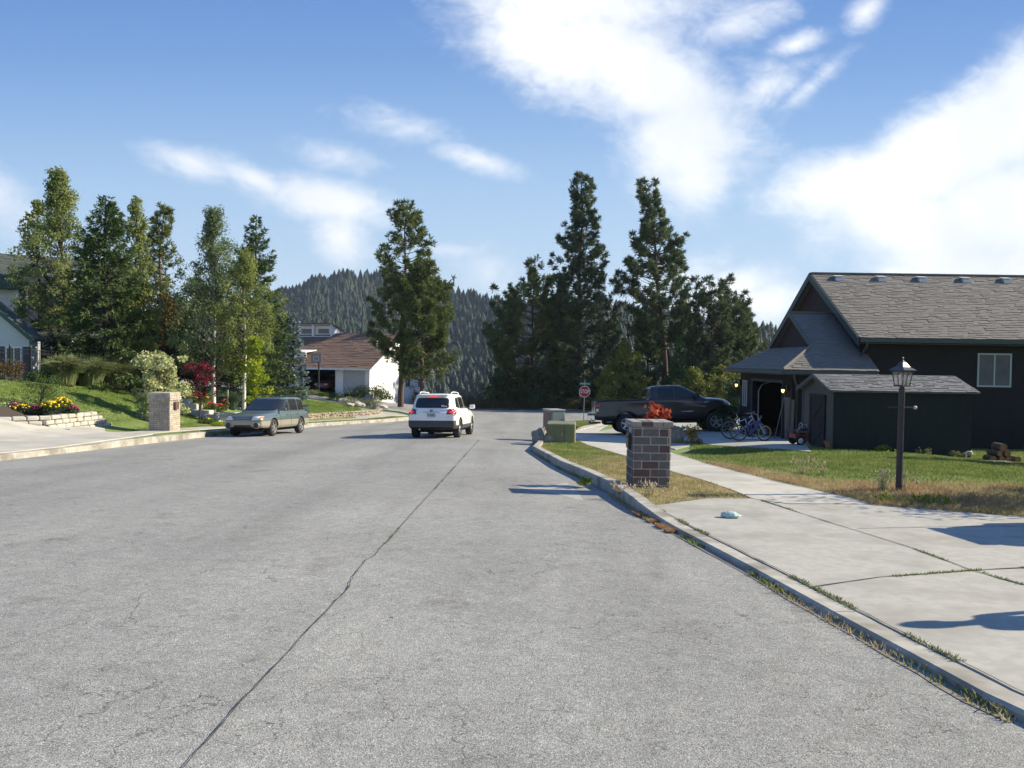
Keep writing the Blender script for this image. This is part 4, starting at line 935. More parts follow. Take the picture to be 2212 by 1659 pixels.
# marker posts
def stake(px, py, pt, label, m, w=.04, name='marker_stake'):
    p = G(px, py); t = P(px, pt, p.y); mb = MB(); hh = t.z-p.z; mb.add([(-w/2, -w/2, -.05), (w/2, -w/2, -.05), (w/2, w/2, -.05), (-w/2, w/2, -.05), (-w/2, -w/2, hh), (w/2, -w/2, hh), (w/2, w/2, hh), (-w/2, w/2, hh)], [(0, 1, 5, 4), (1, 2, 6, 5), (2, 3, 7, 6), (3, 0, 4, 7), (4, 5, 6, 7)])
    o = mb.build(name, m); o.location = p; return tag(o, label, 'stake')
M_STK = mat('pale_stake', (.62, .58, .42), .7); M_STK2 = mat('orange_stake', (.50, .30, .16), .7)
stake(492, 886, 842, 'pale yellow stake in the left flower bed behind the green car', M_STK)
stake(461, 884, 852, 'orange tan stake in the left flower bed near the birch', M_STK2)
stake(660, 914, 898, 'short white marker post behind the green car', M_WHITE, .2, 'marker_post')

# plastic bag
def bag():
    p = G(1577, 1122); bm = bmesh.new(); bmesh.ops.create_icosphere(bm, subdivisions=4, radius=1)
    for v in bm.verts:
        c = v.co.copy(); n_ = abs(mnoise.noise(c*2.2))*.5+abs(mnoise.noise(c*5))*.25; v.co *= .8+n_*.6
        v.co.x *= .135; v.co.y *= .10; v.co.z *= .055
        if c.x > .55: v.co.z *= .45; v.co.x *= 1.2; v.co.y *= 1+.4*mnoise.noise(c*4)
        if v.co.z < -.03: v.co.z = -.03
    for f in bm.faces: f.smooth = True
    me = bpy.data.meshes.new('plastic_bag'); bm.to_mesh(me); bm.free(); o = link('plastic_bag', me, None, [mat('bag_plastic', (.55, .68, .66), .35, trans=.25, bump=.006, bscale=30)])
    o.location = (p.x, p.y, p.z+.058); o.rotation_euler = (0, 0, radians(-25)); tag(o, 'crumpled pale green plastic bag lying on the concrete apron', 'plastic bag')
bag()
mb = MB(); mb.rbox((0, 0, .02), (.35, .1, .04), .01, jit=.01); o = mb.build('litter_scrap', mat('teal_litter', (.15, .32, .34), .6)); q = G(142, 931); o.location = (q.x, q.y, q.z+.034); tag(o, 'small teal scrap of litter on the left driveway', 'litter')

# ------------------------------------------------------------------ stone walls on the left
M_BLOCK = mat('cast_block', (.43, .405, .35), .95, col2=(.35, .325, .28), scale=3, bump=.012, bscale=14, col3=(.49, .465, .41), scale3=1.5)
M_BLOCK2 = mat('grey_block', (.42, .40, .37), .95, col2=(.50, .48, .44), scale=3, bump=.012, bscale=14)
M_STONE = mat('field_stone', (.32, .26, .19), .95, col2=(.20, .16, .12), scale=4, bump=.015, bscale=12, col3=(.40, .34, .27), scale3=2.4)
def block_wall(name, pts, top, ch, bl, depth, label, m, base_off=0.0, step_end=0.0, jit=.012, rng=None):
    """courses of blocks along a plan polyline; pts [(x, y)], top(x,y) absolute top height"""
    c0 = Vector((pts[0][0], pts[0][1], h(*pts[0]))); mb = MB(); segs = []; tot = 0
    for a, b in zip(pts, pts[1:]):
        L_ = hypot(b[0]-a[0], b[1]-a[1]); segs.append((a, b, tot, L_)); tot += L_
    def at(s):
        for a, b, t0, L_ in segs:
            if s <= t0+L_ or (a, b, t0, L_) == segs[-1]:
                k = (s-t0)/L_; return Vector((a[0]+(b[0]-a[0])*k, a[1]+(b[1]-a[1])*k, 0)), atan2(b[1]-a[1], b[0]-a[0])
    zmax = max(top(*p) for p in pts); zmin = min(h(*p) for p in pts)-.1; z = zmax; c = 0
    while z > zmin:
        s = -(bl*.5 if c % 2 else 0) ; send = tot+step_end*c
        while s < send-.05:
            L_ = bl*random.uniform(.85, 1.12); a = max(0, s); b = min(send, s+L_)
            if b-a > .08:
                q, an = at(min((a+b)/2, tot+step_end*c)); zt = top(q.x, q.y)-(zmax-z)
                if zt > h(q.x, q.y)-.03: mb.rbox((q.x, q.y, zt-ch/2), (b-a-.012, depth, ch-.008), ch*.2, 0, rz=an, jit=jit)
            s += L_
        z -= ch; c += 1
    o = mb.build(name, m); o.data.transform(Matrix.Translation(-c0)); o.location = c0; return tag(o, label, 'wall')
# planter by the driveway
pA, pB, pC = g2(-40, 897), g2(100, 923), g2(204, 921)
tz = P(150, 898, 30.5).z
block_wall('flower_bed_wall', [pA, pB, (pC[0], pC[1])], lambda x, y: -.60, .17, .42, .30, 'curved planter wall of pale rounded blocks beside the left driveway', M_BLOCK, step_end=.3)
bedc = [(pA[0], pA[1]+.1), (pB[0], pB[1]+.12), (pC[0]-.1, pC[1]+.1), (pC[0]-.5, pC[1]+1.9), (pB[0]-1.5, pB[1]+3.2), (pA[0]-1, pA[1]+3.5)]
M_SOIL = mat('bed_soil', (.055, .042, .03), .95, bump=.03, bscale=20, world=True)
drape('flower_bed', bedc, M_SOIL, 0, lambda x, y: max(h(x, y)+.02, -.70), .6)
# second bed: stepped kerb stones and block wall behind the parked wagon
for i, (px, py, w_) in enumerate(((397, 877, .75), (416, 887, .85), (436, 901, 1.15), (463, 911, 1.1))):
    q = G(px, py); mb = MB(); mb.rbox((0, 0, .12), (w_*.9, .6, .36), .03, jit=.02); o = mb.build('step_stone', M_BLOCK2); o.location = (q.x, q.y, q.z+.06); o.rotation_euler = (0, 0, radians(-12+i*5))
    tag(o, ['topmost squared pale stone stepping down the left flower bed edge', 'second squared pale stone from the top of the flower bed edge', 'third squared pale stone of the flower bed edge, with a dark hollow', 'lowest squared pale stone of the flower bed edge, by the block wall'][i], 'stone', 'stepped edging stones')
a, b = G(478, 916), G(560, 913); block_wall('block_wall', [(a.x-.3, a.y), (b.x, b.y)], lambda x, y: h(x, y)+.55, .19, .45, .3, 'low pale block wall behind the front of the green car', M_BLOCK2)
mw = gp([(640, 908), (700, 903), (760, 900), (805, 897), (822, 892)]); block_wall('stone_wall', mw, lambda x, y: h(x, y)+.34, .115, .30, .28, 'low brown stone wall along the sloping lawn between the two cars', M_STONE, jit=.03)
# ================================================================== vehicles
from mathutils.bvhtree import BVHTree
M_TYRE = mat('tyre_rubber', (.022, .022, .023), .85, bump=.003, bscale=60)
M_RIM = mat('alloy', (.50, .50, .51), .35, metal=.7)
M_RIMD = mat('dull_alloy', (.22, .215, .21), .5, metal=.5)
M_CHROME = mat('chrome', (.75, .75, .76), .15, metal=1.0)
M_CLAD = mat('grey_cladding', (.055, .054, .056), .6)
M_UNDER = mat('underbody', (.01, .01, .01), .9)
M_CARGLASS = mat('car_glass', (.016, .018, .020), .10, spec=.5, coat=.15)
M_REDLENS = mat('red_lens', (.28, .006, .012), .15, coat=.5)
M_REDLIT = mat('lit_brake_lens', (.5, .01, .01), .2, emit=(1.0, .03, .02, .7))
M_CLEAR = mat('clear_lens', (.62, .63, .64), .12, spec=.8, coat=.6)
M_AMBER = mat('amber_lens', (.70, .30, .08), .2)
def chaikin(pts, n=2):
    # rounded corners of a radius that grows with n
    r = .03*n+.015; out = []; m = len(pts)
    for i in range(m):
        p = Vector(pts[i]); a = Vector(pts[i-1])-p; b = Vector(pts[(i+1) % m])-p
        da, db = min(r, a.length*.45), min(r, b.length*.45); q0, q1 = p+a.normalized()*da, p+b.normalized()*db
        for t in (0, .33, .67, 1): q = q0*(1-t)**2+p*2*t*(1-t)+q1*t*t; out.append((q.x, q.y))
    return out
def wheel(parent, x, y, R, w, rim, spokes=5, rimr=.64, side=1, inset=.03):
    mb = MB(); prof = [(R*.62, -w/2), (R*.78, -w/2-.008), (R*.93, -w/2+.005), (R*.985, -w/2+.03), (R, -w/4), (R, w/4), (R*.985, w/2-.03), (R*.93, w/2-.005), (R*.78, w/2+.008), (R*.62, w/2)]
    mb.lathe(prof, 32, axis='Y')
    mb.lathe([(0, -w/2+.05), (R*.62, -w/2+.05), (R*.62, -w/2)], 24, axis='Y') if side < 0 else mb.lathe([(R*.62, w/2), (R*.62, w/2-.05), (0, w/2-.05)], 24, axis='Y')
    t = mb.build('wheel', M_TYRE, parent); t.location = (x, y, R)
    mb = MB(); yo = side*(w/2-.006); r_ = R*rimr
    def T(p): return (p[0], p[1]*side, p[2])
    o_ = w/2-.006
    mb.lathe([(r_, o_-.07), (r_, o_), (r_*.93, o_+.006), (r_*.88, o_-.012), (r_*.86, o_-.07)], 32, axis='Y')
    for k in range(spokes):
        a = 2*pi*k/spokes+.3; c, s_ = cos(a), sin(a); ww = r_*.17
        def pt(rr, ww_, yy): return (rr*c-ww_*s_, yy, rr*s_+ww_*c)
        q = [pt(r_*.12, -ww*1.2, o_-.015), pt(r_*.12, ww*1.2, o_-.015), pt(r_*.9, ww*.75, o_-.008), pt(r_*.9, -ww*.75, o_-.008)]
        b_ = [(u[0], u[1]-.04, u[2]) for u in q]
        mb.add(q+b_, [(3, 2, 1, 0), (4, 5, 6, 7), (0, 1, 5, 4), (2, 3, 7, 6), (1, 2, 6, 5), (3, 0, 4, 7)])
    mb.lathe([(r_*.2, o_-.05), (r_*.2, o_-.006), (r_*.14, o_+.004), (0, o_+.004)], 16, axis='Y')
    if side < 0: mb.v = [T(v) for v in mb.v]; mb.f = [f[::-1] for f in mb.f]
    rm = mb.build('rim', rim, t)
    return t
def loft_car(name, label, stations, cabin, rowz, rowmats, mats, wheels, R, exps=6.0, cut=None, archR=None, cabmat=0, subd=2):
    """stations: (x, z under, half width, shoulder z, shoulder half width, centre top z)"""
    r = empty(name, label, 'car')
    V = []; Fs = []; MI = []
    nrow = 0
    for (x, zb, w, zs, wt, zt) in stations:
        za, zl = rowz
        sec = [(0, zb), (w*.80, zb), (w*.93, zb+.03), (w*.985, min(zb+.14, za-.02)), (w, za), (w*.998, (za+zl)/2), (w*.995, zl), (w*.985, zl+.6*(zs-zl)), (wt*1.04 if wt*1.04 < w else w*.97, zs-.03), (wt, zs+.01), (wt*.75, zt-.012), (wt*.4, zt), (0, zt)]
        nrow = len(sec)
        for (y, z) in sec: V.append((x, y, z))
        for (y, z) in reversed(sec[1:-1]): V.append((x, -y, z))
    n = 2*nrow-2; ns = len(stations)
    rows = list(range(nrow-1)) + list(reversed(range(nrow-1)))
    for i in range(ns-1):
        for k in range(n):
            Fs.append((i*n+k, i*n+(k+1) % n, (i+1)*n+(k+1) % n, (i+1)*n+k)); MI.append(rowmats(rows[k], stations[i][0]))
    # caps: strips across matching left/right vertices
    for base_, fl, xx in ((0, False, stations[0][0]), ((ns-1)*n, True, stations[-1][0])):
        for k in range(nrow-1):
            a, b = k, k+1; c, d = (n-b) % n, (n-a) % n
            q = [base_+a, base_+b, base_+c, base_+d]; q = list(dict.fromkeys(q))
            if len(q) < 3: continue
            Fs.append(q if fl else q[::-1]); MI.append(rowmats(k, xx))
    me = bpy.data.meshes.new('body'); me.from_pydata(V, [], Fs); me.polygons.foreach_set('material_index', MI)
    for m in mats: me.materials.append(m)
    me.update(); ob = link('body_tmp', me)
    bm = bmesh.new(); bm.from_mesh(me); bmesh.ops.recalc_face_normals(bm, faces=bm.faces[:]); bm.to_mesh(me); bm.free()
    md = ob.modifiers.new('s', 'SUBSURF'); md.levels = subd; md.render_levels = subd
    cutters = []
    AR = archR or R+.055; um = len(mats)-1
    for (wx, wy) in wheels:
        mb = MB(); mb.lathe([(0, -.20), (AR, -.20), (AR, .40), (0, .40)], 40, um, axis='Y', smooth=False)
        if wy < 0: mb.v = [(v[0], -v[1], v[2]) for v in mb.v]
        mm = mb.mesh('cut', mats); mm.transform(Matrix.Translation((wx, wy, R+.0)))
        cutters.append(mm)
    if cut:
        mb = MB(); mb.bx(*cut, um); cutters.append(mb.mesh('cut', mats))
    cos_ = []
    for mm in cutters:
        b2 = bmesh.new(); b2.from_mesh(mm); bmesh.ops.remove_doubles(b2, verts=b2.verts[:], dist=1e-5); bmesh.ops.recalc_face_normals(b2, faces=b2.faces[:]); b2.to_mesh(mm); b2.free()
        mm.polygons.foreach_set('material_index', [um]*len(mm.polygons))
        co = link('cutter', mm); cos_.append(co); bo = ob.modifiers.new('b', 'BOOLEAN'); bo.operation = 'DIFFERENCE'; bo.object = co; bo.solver = 'EXACT'
    dg = bpy.context.evaluated_depsgraph_get(); dg.update(); m2 = bpy.data.meshes.new_from_object(ob.evaluated_get(dg))
    for co in cos_: bpy.data.objects.remove(co)
    bpy.data.objects.remove(ob)
    # cabin
    bm = bmesh.new(); bm.from_mesh(m2); N_ = 56; rings = []
    def ring(z, xr, xf, hw, e=exps):
        out = []; cx = (xr+xf)/2; ax = (xf-xr)/2
        for k in range(N_):
            t = 2*pi*k/N_; c, s_ = cos(t), sin(t)
            out.append(bm.verts.new((cx+ax*math.copysign(abs(c)**(2/e), c), hw*math.copysign(abs(s_)**(2/e), s_), z)))
        return out
    fine = []
    for (a, b) in zip(cabin, cabin[1:]):
        for k in range(3): fine.append(tuple(a[j]+(b[j]-a[j])*k/3 for j in range(4)))
    fine.append(cabin[-1]); rr = [ring(*c) for c in fine]
    for a, b in zip(rr, rr[1:]):
        for k in range(N_): f = bm.faces.new((a[k], a[(k+1) % N_], b[(k+1) % N_], b[k])); f.material_index = cabmat
    f = bm.faces.new(rr[-1]); f.material_index = cabmat
    for f in bm.faces: f.smooth = True
    bm.normal_update()
    me = bpy.data.meshes.new('body'); bm.to_mesh(me); tree = BVHTree.FromBMesh(bm); bm.free()
    for m in mats: me.materials.append(m)
    me.set_sharp_from_angle(angle=radians(38))
    link('body', me, r)
    return r, tree
def patch(tree, name, pts, axis, m, parent, off=.004, smoothn=2, res=.05, sign=1, extra=None, frm=4.0):
    """polygon drawn in (x,z) for side views or (y,z) for end views, laid on the body surface"""
    pts = chaikin(pts, smoothn) if smoothn else pts
    bm = bmesh.new(); f = bm.faces.new([bm.verts.new((p[0], p[1], 0)) for p in pts]); bmesh.ops.triangulate(bm, faces=[f])
    for ax in (0, 1):
        lo, hi = min(p[ax] for p in pts), max(p[ax] for p in pts); k = lo+res
        while k < hi:
            co = (k, 0, 0) if ax == 0 else (0, k, 0); no = (1, 0, 0) if ax == 0 else (0, 1, 0)
            bmesh.ops.bisect_plane(bm, geom=bm.verts[:]+bm.edges[:]+bm.faces[:], plane_co=co, plane_no=no, dist=1e-4); k += res
    dead = []
    for v in bm.verts:
        u, w = v.co.x, v.co.y
        if axis == 'y': o, d = Vector((u, sign*frm, w)), Vector((0, -sign, 0))
        elif axis == 'x': o, d = Vector((sign*9 if sign > 0 else -4, u, w)), Vector((-sign, 0, 0))
        else: o, d = Vector((u, w, 4)), Vector((0, 0, -1))
        hit = tree.ray_cast(o, d)
        if hit[0] is None: dead.append(v); continue
        v.co = hit[0] - d*off*1.0 + (hit[1]*off if hit[1].dot(d) < 0 else Vector((0, 0, 0)))*.3
    bmesh.ops.delete(bm, geom=dead, context='VERTS')
    for f in bm.faces: f.smooth = True
    bmesh.ops.recalc_face_normals(bm, faces=bm.faces[:])
    bm.normal_update()
    if bm.faces:
        fx = sum((f.normal for f in bm.faces), Vector()); want = Vector((0, sign, 0)) if axis == 'y' else (Vector((sign, 0, 0)) if axis == 'x' else Vector((0, 0, 1)))
        if fx.dot(want) < 0:
            bmesh.ops.reverse_faces(bm, faces=bm.faces[:])
    me = bpy.data.meshes.new(name); bm.to_mesh(me); bm.free(); o = link(name, me, parent, [m])
    sd = o.modifiers.new('t', 'SOLIDIFY'); sd.thickness = .003; sd.offset = 1
    return o
def seam(tree, parent, pts, sign, name='door_seam', w=.012, m=None):
    """dark shut line following the body side"""
    P_ = []
    for a, b in zip(pts, pts[1:]):
        n = max(2, int(hypot(b[0]-a[0], b[1]-a[1])/.05))
        for k in range(n): P_.append((a[0]+(b[0]-a[0])*k/n, a[1]+(b[1]-a[1])*k/n))
    P_.append(pts[-1]); out = []
    for x, z in P_:
        hit = tree.ray_cast(Vector((x, sign*4, z)), Vector((0, -sign, 0)))
        if hit[0]: out.append(hit[0]+Vector((0, sign*.001, 0)))
    mb = MB(); mb.tube(out, w/2, 5); return mb.build(name, m or M_UNDER, parent)
def mirror(parent, x, y, z, m, s, size=(.10, .20, .14)):
    mb = MB(); mb.rbox((x, y+s*.13, z+.04), size, .03); mb.box((x, y+s*.03, z-.01), (.05, .10, .04)); o = bevel(mb.build('mirror', m, parent), .015); return o

# ---- white SUV driving away
def make_suv():
    WHT = mat('white_car_paint', (.80, .80, .80), .3, coat=.6, spec=.5)
    st = [(0.0, .40, .80, .94, .76, .96), (.04, .36, .87, .99, .82, 1.01), (.16, .33, .92, 1.03, .86, 1.05), (.5, .31, .935, 1.05, .87, 1.07), (.95, .29, .942, 1.05, .87, 1.07), (2.2, .28, .942, 1.05, .87, 1.07), (3.4, .28, .94, 1.04, .84, 1.10), (3.9, .29, .935, 1.01, .80, 1.07), (4.35, .31, .90, .92, .74, .98), (4.6, .36, .82, .80, .66, .86), (4.67, .42, .74, .70, .6, .74)]
    cab = [(.98, .03, 3.85, .885), (1.08, .05, 3.50, .87), (1.20, .11, 3.24, .845), (1.40, .22, 2.90, .79), (1.56, .32, 2.62, .74), (1.625, .36, 2.48, .70), (1.665, .48, 2.3, .62), (1.685, .8, 2.1, .45), (1.69, 1.3, 1.8, .1)]
    R = .37; wy = .80; xs = (.97, 3.67); wh = [(x, s*wy) for x in xs for s in (1, -1)]
    mats_ = [WHT, M_CLAD, M_UNDER]
    r, t = loft_car('white_suv', 'white SUV with lit brake lights driving away on the road', st, cab, (.50, .66), lambda k, x: 2 if k < 2 else (1 if k < 4 or (x < .05 and k < 6) else 0), mats_, wh, R)
    for x, y in wh: wheel(r, x, y, R, .24, M_RIM, 5, .72, 1 if y > 0 else -1)
    patch(t, 'rear_window', [(-.66, 1.14), (.66, 1.14), (.60, 1.52), (-.60, 1.52)], 'x', M_CARGLASS, r, sign=-1, smoothn=3)
    w_ = patch(t, 'windshield', [(-.72, 1.16), (.72, 1.16), (.60, 1.58), (-.60, 1.58)], 'x', M_CARGLASS, r, sign=1, smoothn=2)
    for s in (1, -1):
        patch(t, 'side_window', [(2.12, 1.10), (3.18, 1.10), (2.64, 1.52), (2.12, 1.55)], 'y', M_CARGLASS, r, sign=s, smoothn=2)
        patch(t, 'side_window', [(1.16, 1.12), (2.03, 1.10), (2.03, 1.55), (1.16, 1.55)], 'y', M_CARGLASS, r, sign=s, smoothn=1)
        patch(t, 'quarter_window', [(.50, 1.18), (1.08, 1.12), (1.08, 1.54), (.72, 1.52)], 'y', M_CARGLASS, r, sign=s, smoothn=2)
        q = [(s*.56, .90), (s*.90, .86), (s*.89, 1.12), (s*.62, 1.11)]
        tl = patch(t, 'tail_light', q, 'x', M_REDLENS, r, sign=-1, smoothn=1, off=.006)
        patch(t, 'lit_lamp', [(s*.72, .95), (s*.84, .94), (s*.84, 1.07), (s*.73, 1.07)], 'x', M_REDLIT, tl, sign=-1, smoothn=2, off=.010, res=.03)
        patch(t, 'reverse_lens', [(s*.58, .885), (s*.86, .87), (s*.86, .915), (s*.60, .92)], 'x', M_CLEAR, tl, sign=-1, smoothn=1, off=.010, res=.03)
        patch(t, 'tail_light_side', [(.02, .90), (.20, .96), (.22, 1.08), (.03, 1.10)], 'y', M_REDLENS, tl, sign=s, smoothn=1, off=.005)
        patch(t, 'bumper_reflector', [(s*.55, .635), (s*.80, .65), (s*.80, .675), (s*.55, .66)], 'x', M_REDLENS, r, sign=-1, smoothn=0, off=.006)
        mirror(r, 3.02, s*.90, 1.12, WHT, s, (.12, .22, .17))
        mb = MB(); mb.tube([(.75, s*.60, 1.66), (.80, s*.61, 1.725), (1.1, s*.62, 1.745), (1.7, s*.62, 1.74), (2.25, s*.60, 1.71), (2.35, s*.59, 1.66)], .020, 6); mb.build('roof_rail', WHT, r)
        for x in (1.35, 2.35): mb = MB(); mb.rbox((x, s*.945, .93), (.17, .03, .03), .01); mb.build('door_handle', WHT, r)
        seam(t, r, [(2.07, .50), (2.07, 1.08)], s); seam(t, r, [(1.02, 1.08), (1.1, .98), (1.32, .78), (1.35, .5)], s); seam(t, r, [(3.12, 1.05), (3.15, .75), (3.15, .5)], s)
        patch(t, 'headlight', [(s*.50, .72), (s*.80, .74), (s*.84, .86), (s*.55, .82)], 'x', M_CLEAR, r, sign=1, smoothn=1)
    patch(t, 'brake_bar', [(-.17, 1.575), (.17, 1.575), (.17, 1.600), (-.17, 1.600)], 'x', M_REDLIT, r, sign=-1, smoothn=0, off=.012)
    mb = MB(); mb.rbox((.29, 0, 1.625), (.20, 1.18, .03), .012); mb.build('spoiler', WHT, r)
    pl = patch(t, 'license_plate', [(-.155, .80), (.155, .80), (.155, .955), (-.155, .955)], 'x', mat('plate', (.42, .44, .50), .5), r, sign=-1, smoothn=0, off=.014)
    RX = Matrix.Translation((-.022, 0, .875)) @ Matrix.Rotation(-pi/2, 4, 'Z') @ XZ
    pt = text_mesh('plate_text', 'K 308E1', .085, mat('plate_ink', (.05, .05, .10), .6), pl, RX)
    mb = MB(); mb.rbox((-.012, 0, .985), (.02, .62, .035), .01); mb.build('chrome_strip', M_CHROME, r)
    mb = MB(); mb.lathe([(0, 0), (.062, 0), (.062, .012), (0, .014)], 20, mat=Matrix.Translation((-.0, 0, 1.045)) @ Matrix.Rotation(-pi/2, 4, 'Z') @ XZ @ Matrix.Diagonal((1, .6, 1, 1)))
    bd = mb.build('badge', mat('badge_black', (.01, .01, .01), .2), r); text_mesh('badge_text', 'KIA', .052, M_CHROME, bd, Matrix.Translation((-.016, 0, 1.045)) @ Matrix.Rotation(-pi/2, 4, 'Z') @ XZ)
    # small family stickers low in the rear window
    for k, hh in enumerate((.085, .08, .065, .045, .04)):
        y = -.38-k*.042; hit = t.ray_cast(Vector((-4, y, 1.19)), Vector((1, 0, 0)))[0]
        mb = MB(); mb.bx(hit.x-.012, hit.x-.008, y-.011, y+.011, 1.165, 1.165+hh*.7); mb.lathe([(0, -.012), (.012, -.006), (.014, .004), (0, .014)], 8, mat=Matrix.Translation((hit.x-.010, y, 1.17+hh*.85))); mb.build('window_sticker', WHT, r)
    patch(t, 'trunk_badge', [(-.70, .80), (-.58, .80), (-.58, .815), (-.70, .815)], 'x', M_CHROME, r, sign=-1, smoothn=0)
    seam(t, r, [(.03, .64), (.03, .66)], 1)
    mb = MB(); mb.tube([(.62, 0, 1.67), (.5, 0, 1.80)], .005, 5); mb.build('antenna', M_BLACK, r)
    mb = MB(); mb.tube([(-.0, .45, .34), (.2, .45, .34)], .03, 8); mb.build('exhaust', M_METAL, r)
    mb = MB(); mb.rbox((2.4, 0, .27), (3.6, 1.3, .12), .03); mb.rbox((.65, -.1, .30), (.5, .5, .2), .05); mb.build('underbody', M_UNDER, r)
    return r, t
def place(r, x, y, fx, fy, roll=0.0, zoff=0.0, hf=None, L_=2.0):
    """car origin is the ground point under the middle of the tail; (fx, fy) its heading"""
    n = hypot(fx, fy); fx, fy = fx/n, fy/n; hf = hf or hroad
    z0 = hf(x, y); zf = hf(x+fx*4.5, y+fy*4.5); zl = hf(x-fy*.8, y+fx*.8); zr = hf(x+fy*.8, y-fx*.8)
    X = Vector((fx*4.5, fy*4.5, zf-z0)).normalized(); Yv = Vector((-fy*1.6, fx*1.6, zl-zr)).normalized(); Z = X.cross(Yv).normalized(); Yv = Z.cross(X)
    M4 = Matrix(((X.x, Yv.x, Z.x, x), (X.y, Yv.y, Z.y, y), (X.z, Yv.z, Z.z, z0+zoff), (0, 0, 0, 1)))
    r.matrix_world = M4
suv, suv_t = make_suv()
place(suv, -2.98, 30.75, .12, 1.0, zoff=-.005)

# ---- green and beige wagon parked at the left kerb
def make_wagon(paint, low, label):
    st = [(0.0, .38, .70, .84, .66, .86), (.05, .34, .78, .89, .72, .91), (.2, .30, .83, .92, .75, .94), (.6, .28, .855, .93, .76, .95), (1.4, .27, .862, .93, .76, .95), (2.6, .27, .862, .92, .755, .96), (3.3, .27, .86, .90, .73, .97), (3.85, .28, .855, .87, .70, .92), (4.3, .29, .835, .84, .68, .895), (4.56, .31, .80, .80, .64, .855), (4.68, .33, .75, .77, .60, .82), (4.72, .36, .69, .72, .56, .77)]
    cab = [(.88, .08, 3.70, .785), (.94, .10, 3.48, .775), (1.05, .16, 3.24, .75), (1.24, .28, 2.93, .705), (1.40, .40, 2.68, .665), (1.47, .46, 2.54, .63), (1.505, .58, 2.4, .56), (1.52, .9, 2.2, .40), (1.525, 1.3, 1.9, .1)]
    R = .335; wh = [(x, s*.745) for x in (.93, 3.80) for s in (1, -1)]; wh = [(x if x > 2 else 1.05, y) for x, y in wh]; wh = [(3.74 if x > 2 else x, y) for x, y in wh]
    r, t = loft_car('parked_wagon', label, st, cab, (.42, .60), lambda k, x: 2 if k < 2 else (1 if k < 6 else 0), [paint, low, M_UNDER], wh, R, archR=.385)
    for x, y in wh: wheel(r, x, y, R, .21, M_RIMD, 6, .66, 1 if y > 0 else -1)
    patch(t, 'windshield', [(-.69, .985), (.69, .985), (.60, 1.445), (-.60, 1.445)], 'x', M_CARGLASS, r, sign=1, smoothn=2)
    patch(t, 'rear_window', [(-.62, 1.0), (.62, 1.0), (.54, 1.36), (-.54, 1.36)], 'x', M_CARGLASS, r, sign=-1, smoothn=2)
    for s in (1, -1):
        patch(t, 'side_window', [(2.16, .97), (3.14, .97), (2.68, 1.42), (2.16, 1.44)], 'y', M_CARGLASS, r, sign=s, smoothn=1)
        patch(t, 'side_window', [(1.28, .97), (2.08, .97), (2.08, 1.44), (1.28, 1.44)], 'y', M_CARGLASS, r, sign=s, smoothn=1)
        patch(t, 'quarter_window', [(.42, 1.0), (1.2, .97), (1.2, 1.43), (.62, 1.40)], 'y', M_CARGLASS, r, sign=s, smoothn=1)
        hl = patch(t, 'headlight', [(s*.36, .63), (s*.74, .64), (s*.74, .79), (s*.42, .775)], 'x', M_CLEAR, r, sign=1, smoothn=1, off=.006)
        patch(t, 'indicator', [(s*.655, .65), (s*.75, .655), (s*.75, .78), (s*.665, .775)], 'x', M_AMBER, hl, sign=1, smoothn=1, off=.010, res=.03)
        fx = t.ray_cast(Vector((9, s*.56, .44)), Vector((-1, 0, 0)))[0].x; mb = MB(); T_ = Matrix.Translation((fx-.02, s*.56, .44)) @ Matrix.Rotation(pi/2, 4, 'Z') @ XZ
        mb.lathe([(.125, -.02), (.125, .045), (.10, .05)], 24, 0, T_); ring_ = mb.build('fog_lamp', low, r); mb = MB(); mb.lathe([(.104, .0), (.10, .052), (0, .055)], 24, 0, T_); mb.build('fog_lens', mat('smoked_lens', (.05, .04, .04), .2) if 'smoked_lens' not in MATS else MATS['smoked_lens'], ring_)
        mirror(r, 3.05, s*.83, 1.0, paint, s, (.10, .17, .12))
        for x in (1.45, 2.4): mb = MB(); mb.rbox((x, s*.862, .83), (.16, .03, .03), .01); mb.build('door_handle', paint, r)
        seam(t, r, [(2.12, .35), (2.12, .95)], s); seam(t, r, [(3.12, .93), (3.15, .35)], s); seam(t, r, [(1.24, .95), (1.3, .75), (1.42, .6), (1.44, .35)], s)
        patch(t, 'tail_light', [(s*.52, .66), (s*.74, .66), (s*.72, .84), (s*.55, .84)], 'x', M_REDLENS, r, sign=-1, smoothn=1)
        mb = MB(); mb.tube([(.75, s*.52, 1.49), (.8, s*.53, 1.57), (1.6, s*.54, 1.585), (2.35, s*.51, 1.565), (2.45, s*.50, 1.49)], .016, 6)
        mb.build('roof_rail', M_BLACK, r)
    for x in (1.2, 2.1): mb = MB(); mb.tube([(x, -.56, 1.585), (x, -.5, 1.615), (x, .5, 1.615), (x, .56, 1.585)], .016, 6); mb.build('roof_bar', M_BLACK, r)
    g = patch(t, 'grille', [(-.31, .645), (.31, .645), (.33, .70), (.30, .76), (-.30, .76), (-.33, .70)], 'x', M_BLACK, r, sign=1, smoothn=0, off=.006)
    for z in (.645, .70, .758):
        hit = [t.ray_cast(Vector((9, y, z)), Vector((-1, 0, 0)))[0] for y in np.linspace(-.30, .30, 9)]
        mb = MB(); mb.tube([q+Vector((.010, 0, 0)) for q in hit], .009, 6); mb.build('grille_bar', M_CHROME, g)
    patch(t, 'lower_intake', [(-.36, .375), (.36, .375), (.34, .45), (-.34, .45)], 'x', M_BLACK, r, sign=1, smoothn=0, off=.005)
    mb = MB(); mb.rbox((4.71, 0, .405), (.03, .68, .035), .01); mb.build('bumper_bar', M_METAL, r)
    mb = MB(); mb.rbox((2.4, 0, .25), (3.7, 1.2, .12), .03); mb.build('underbody', M_UNDER, r)
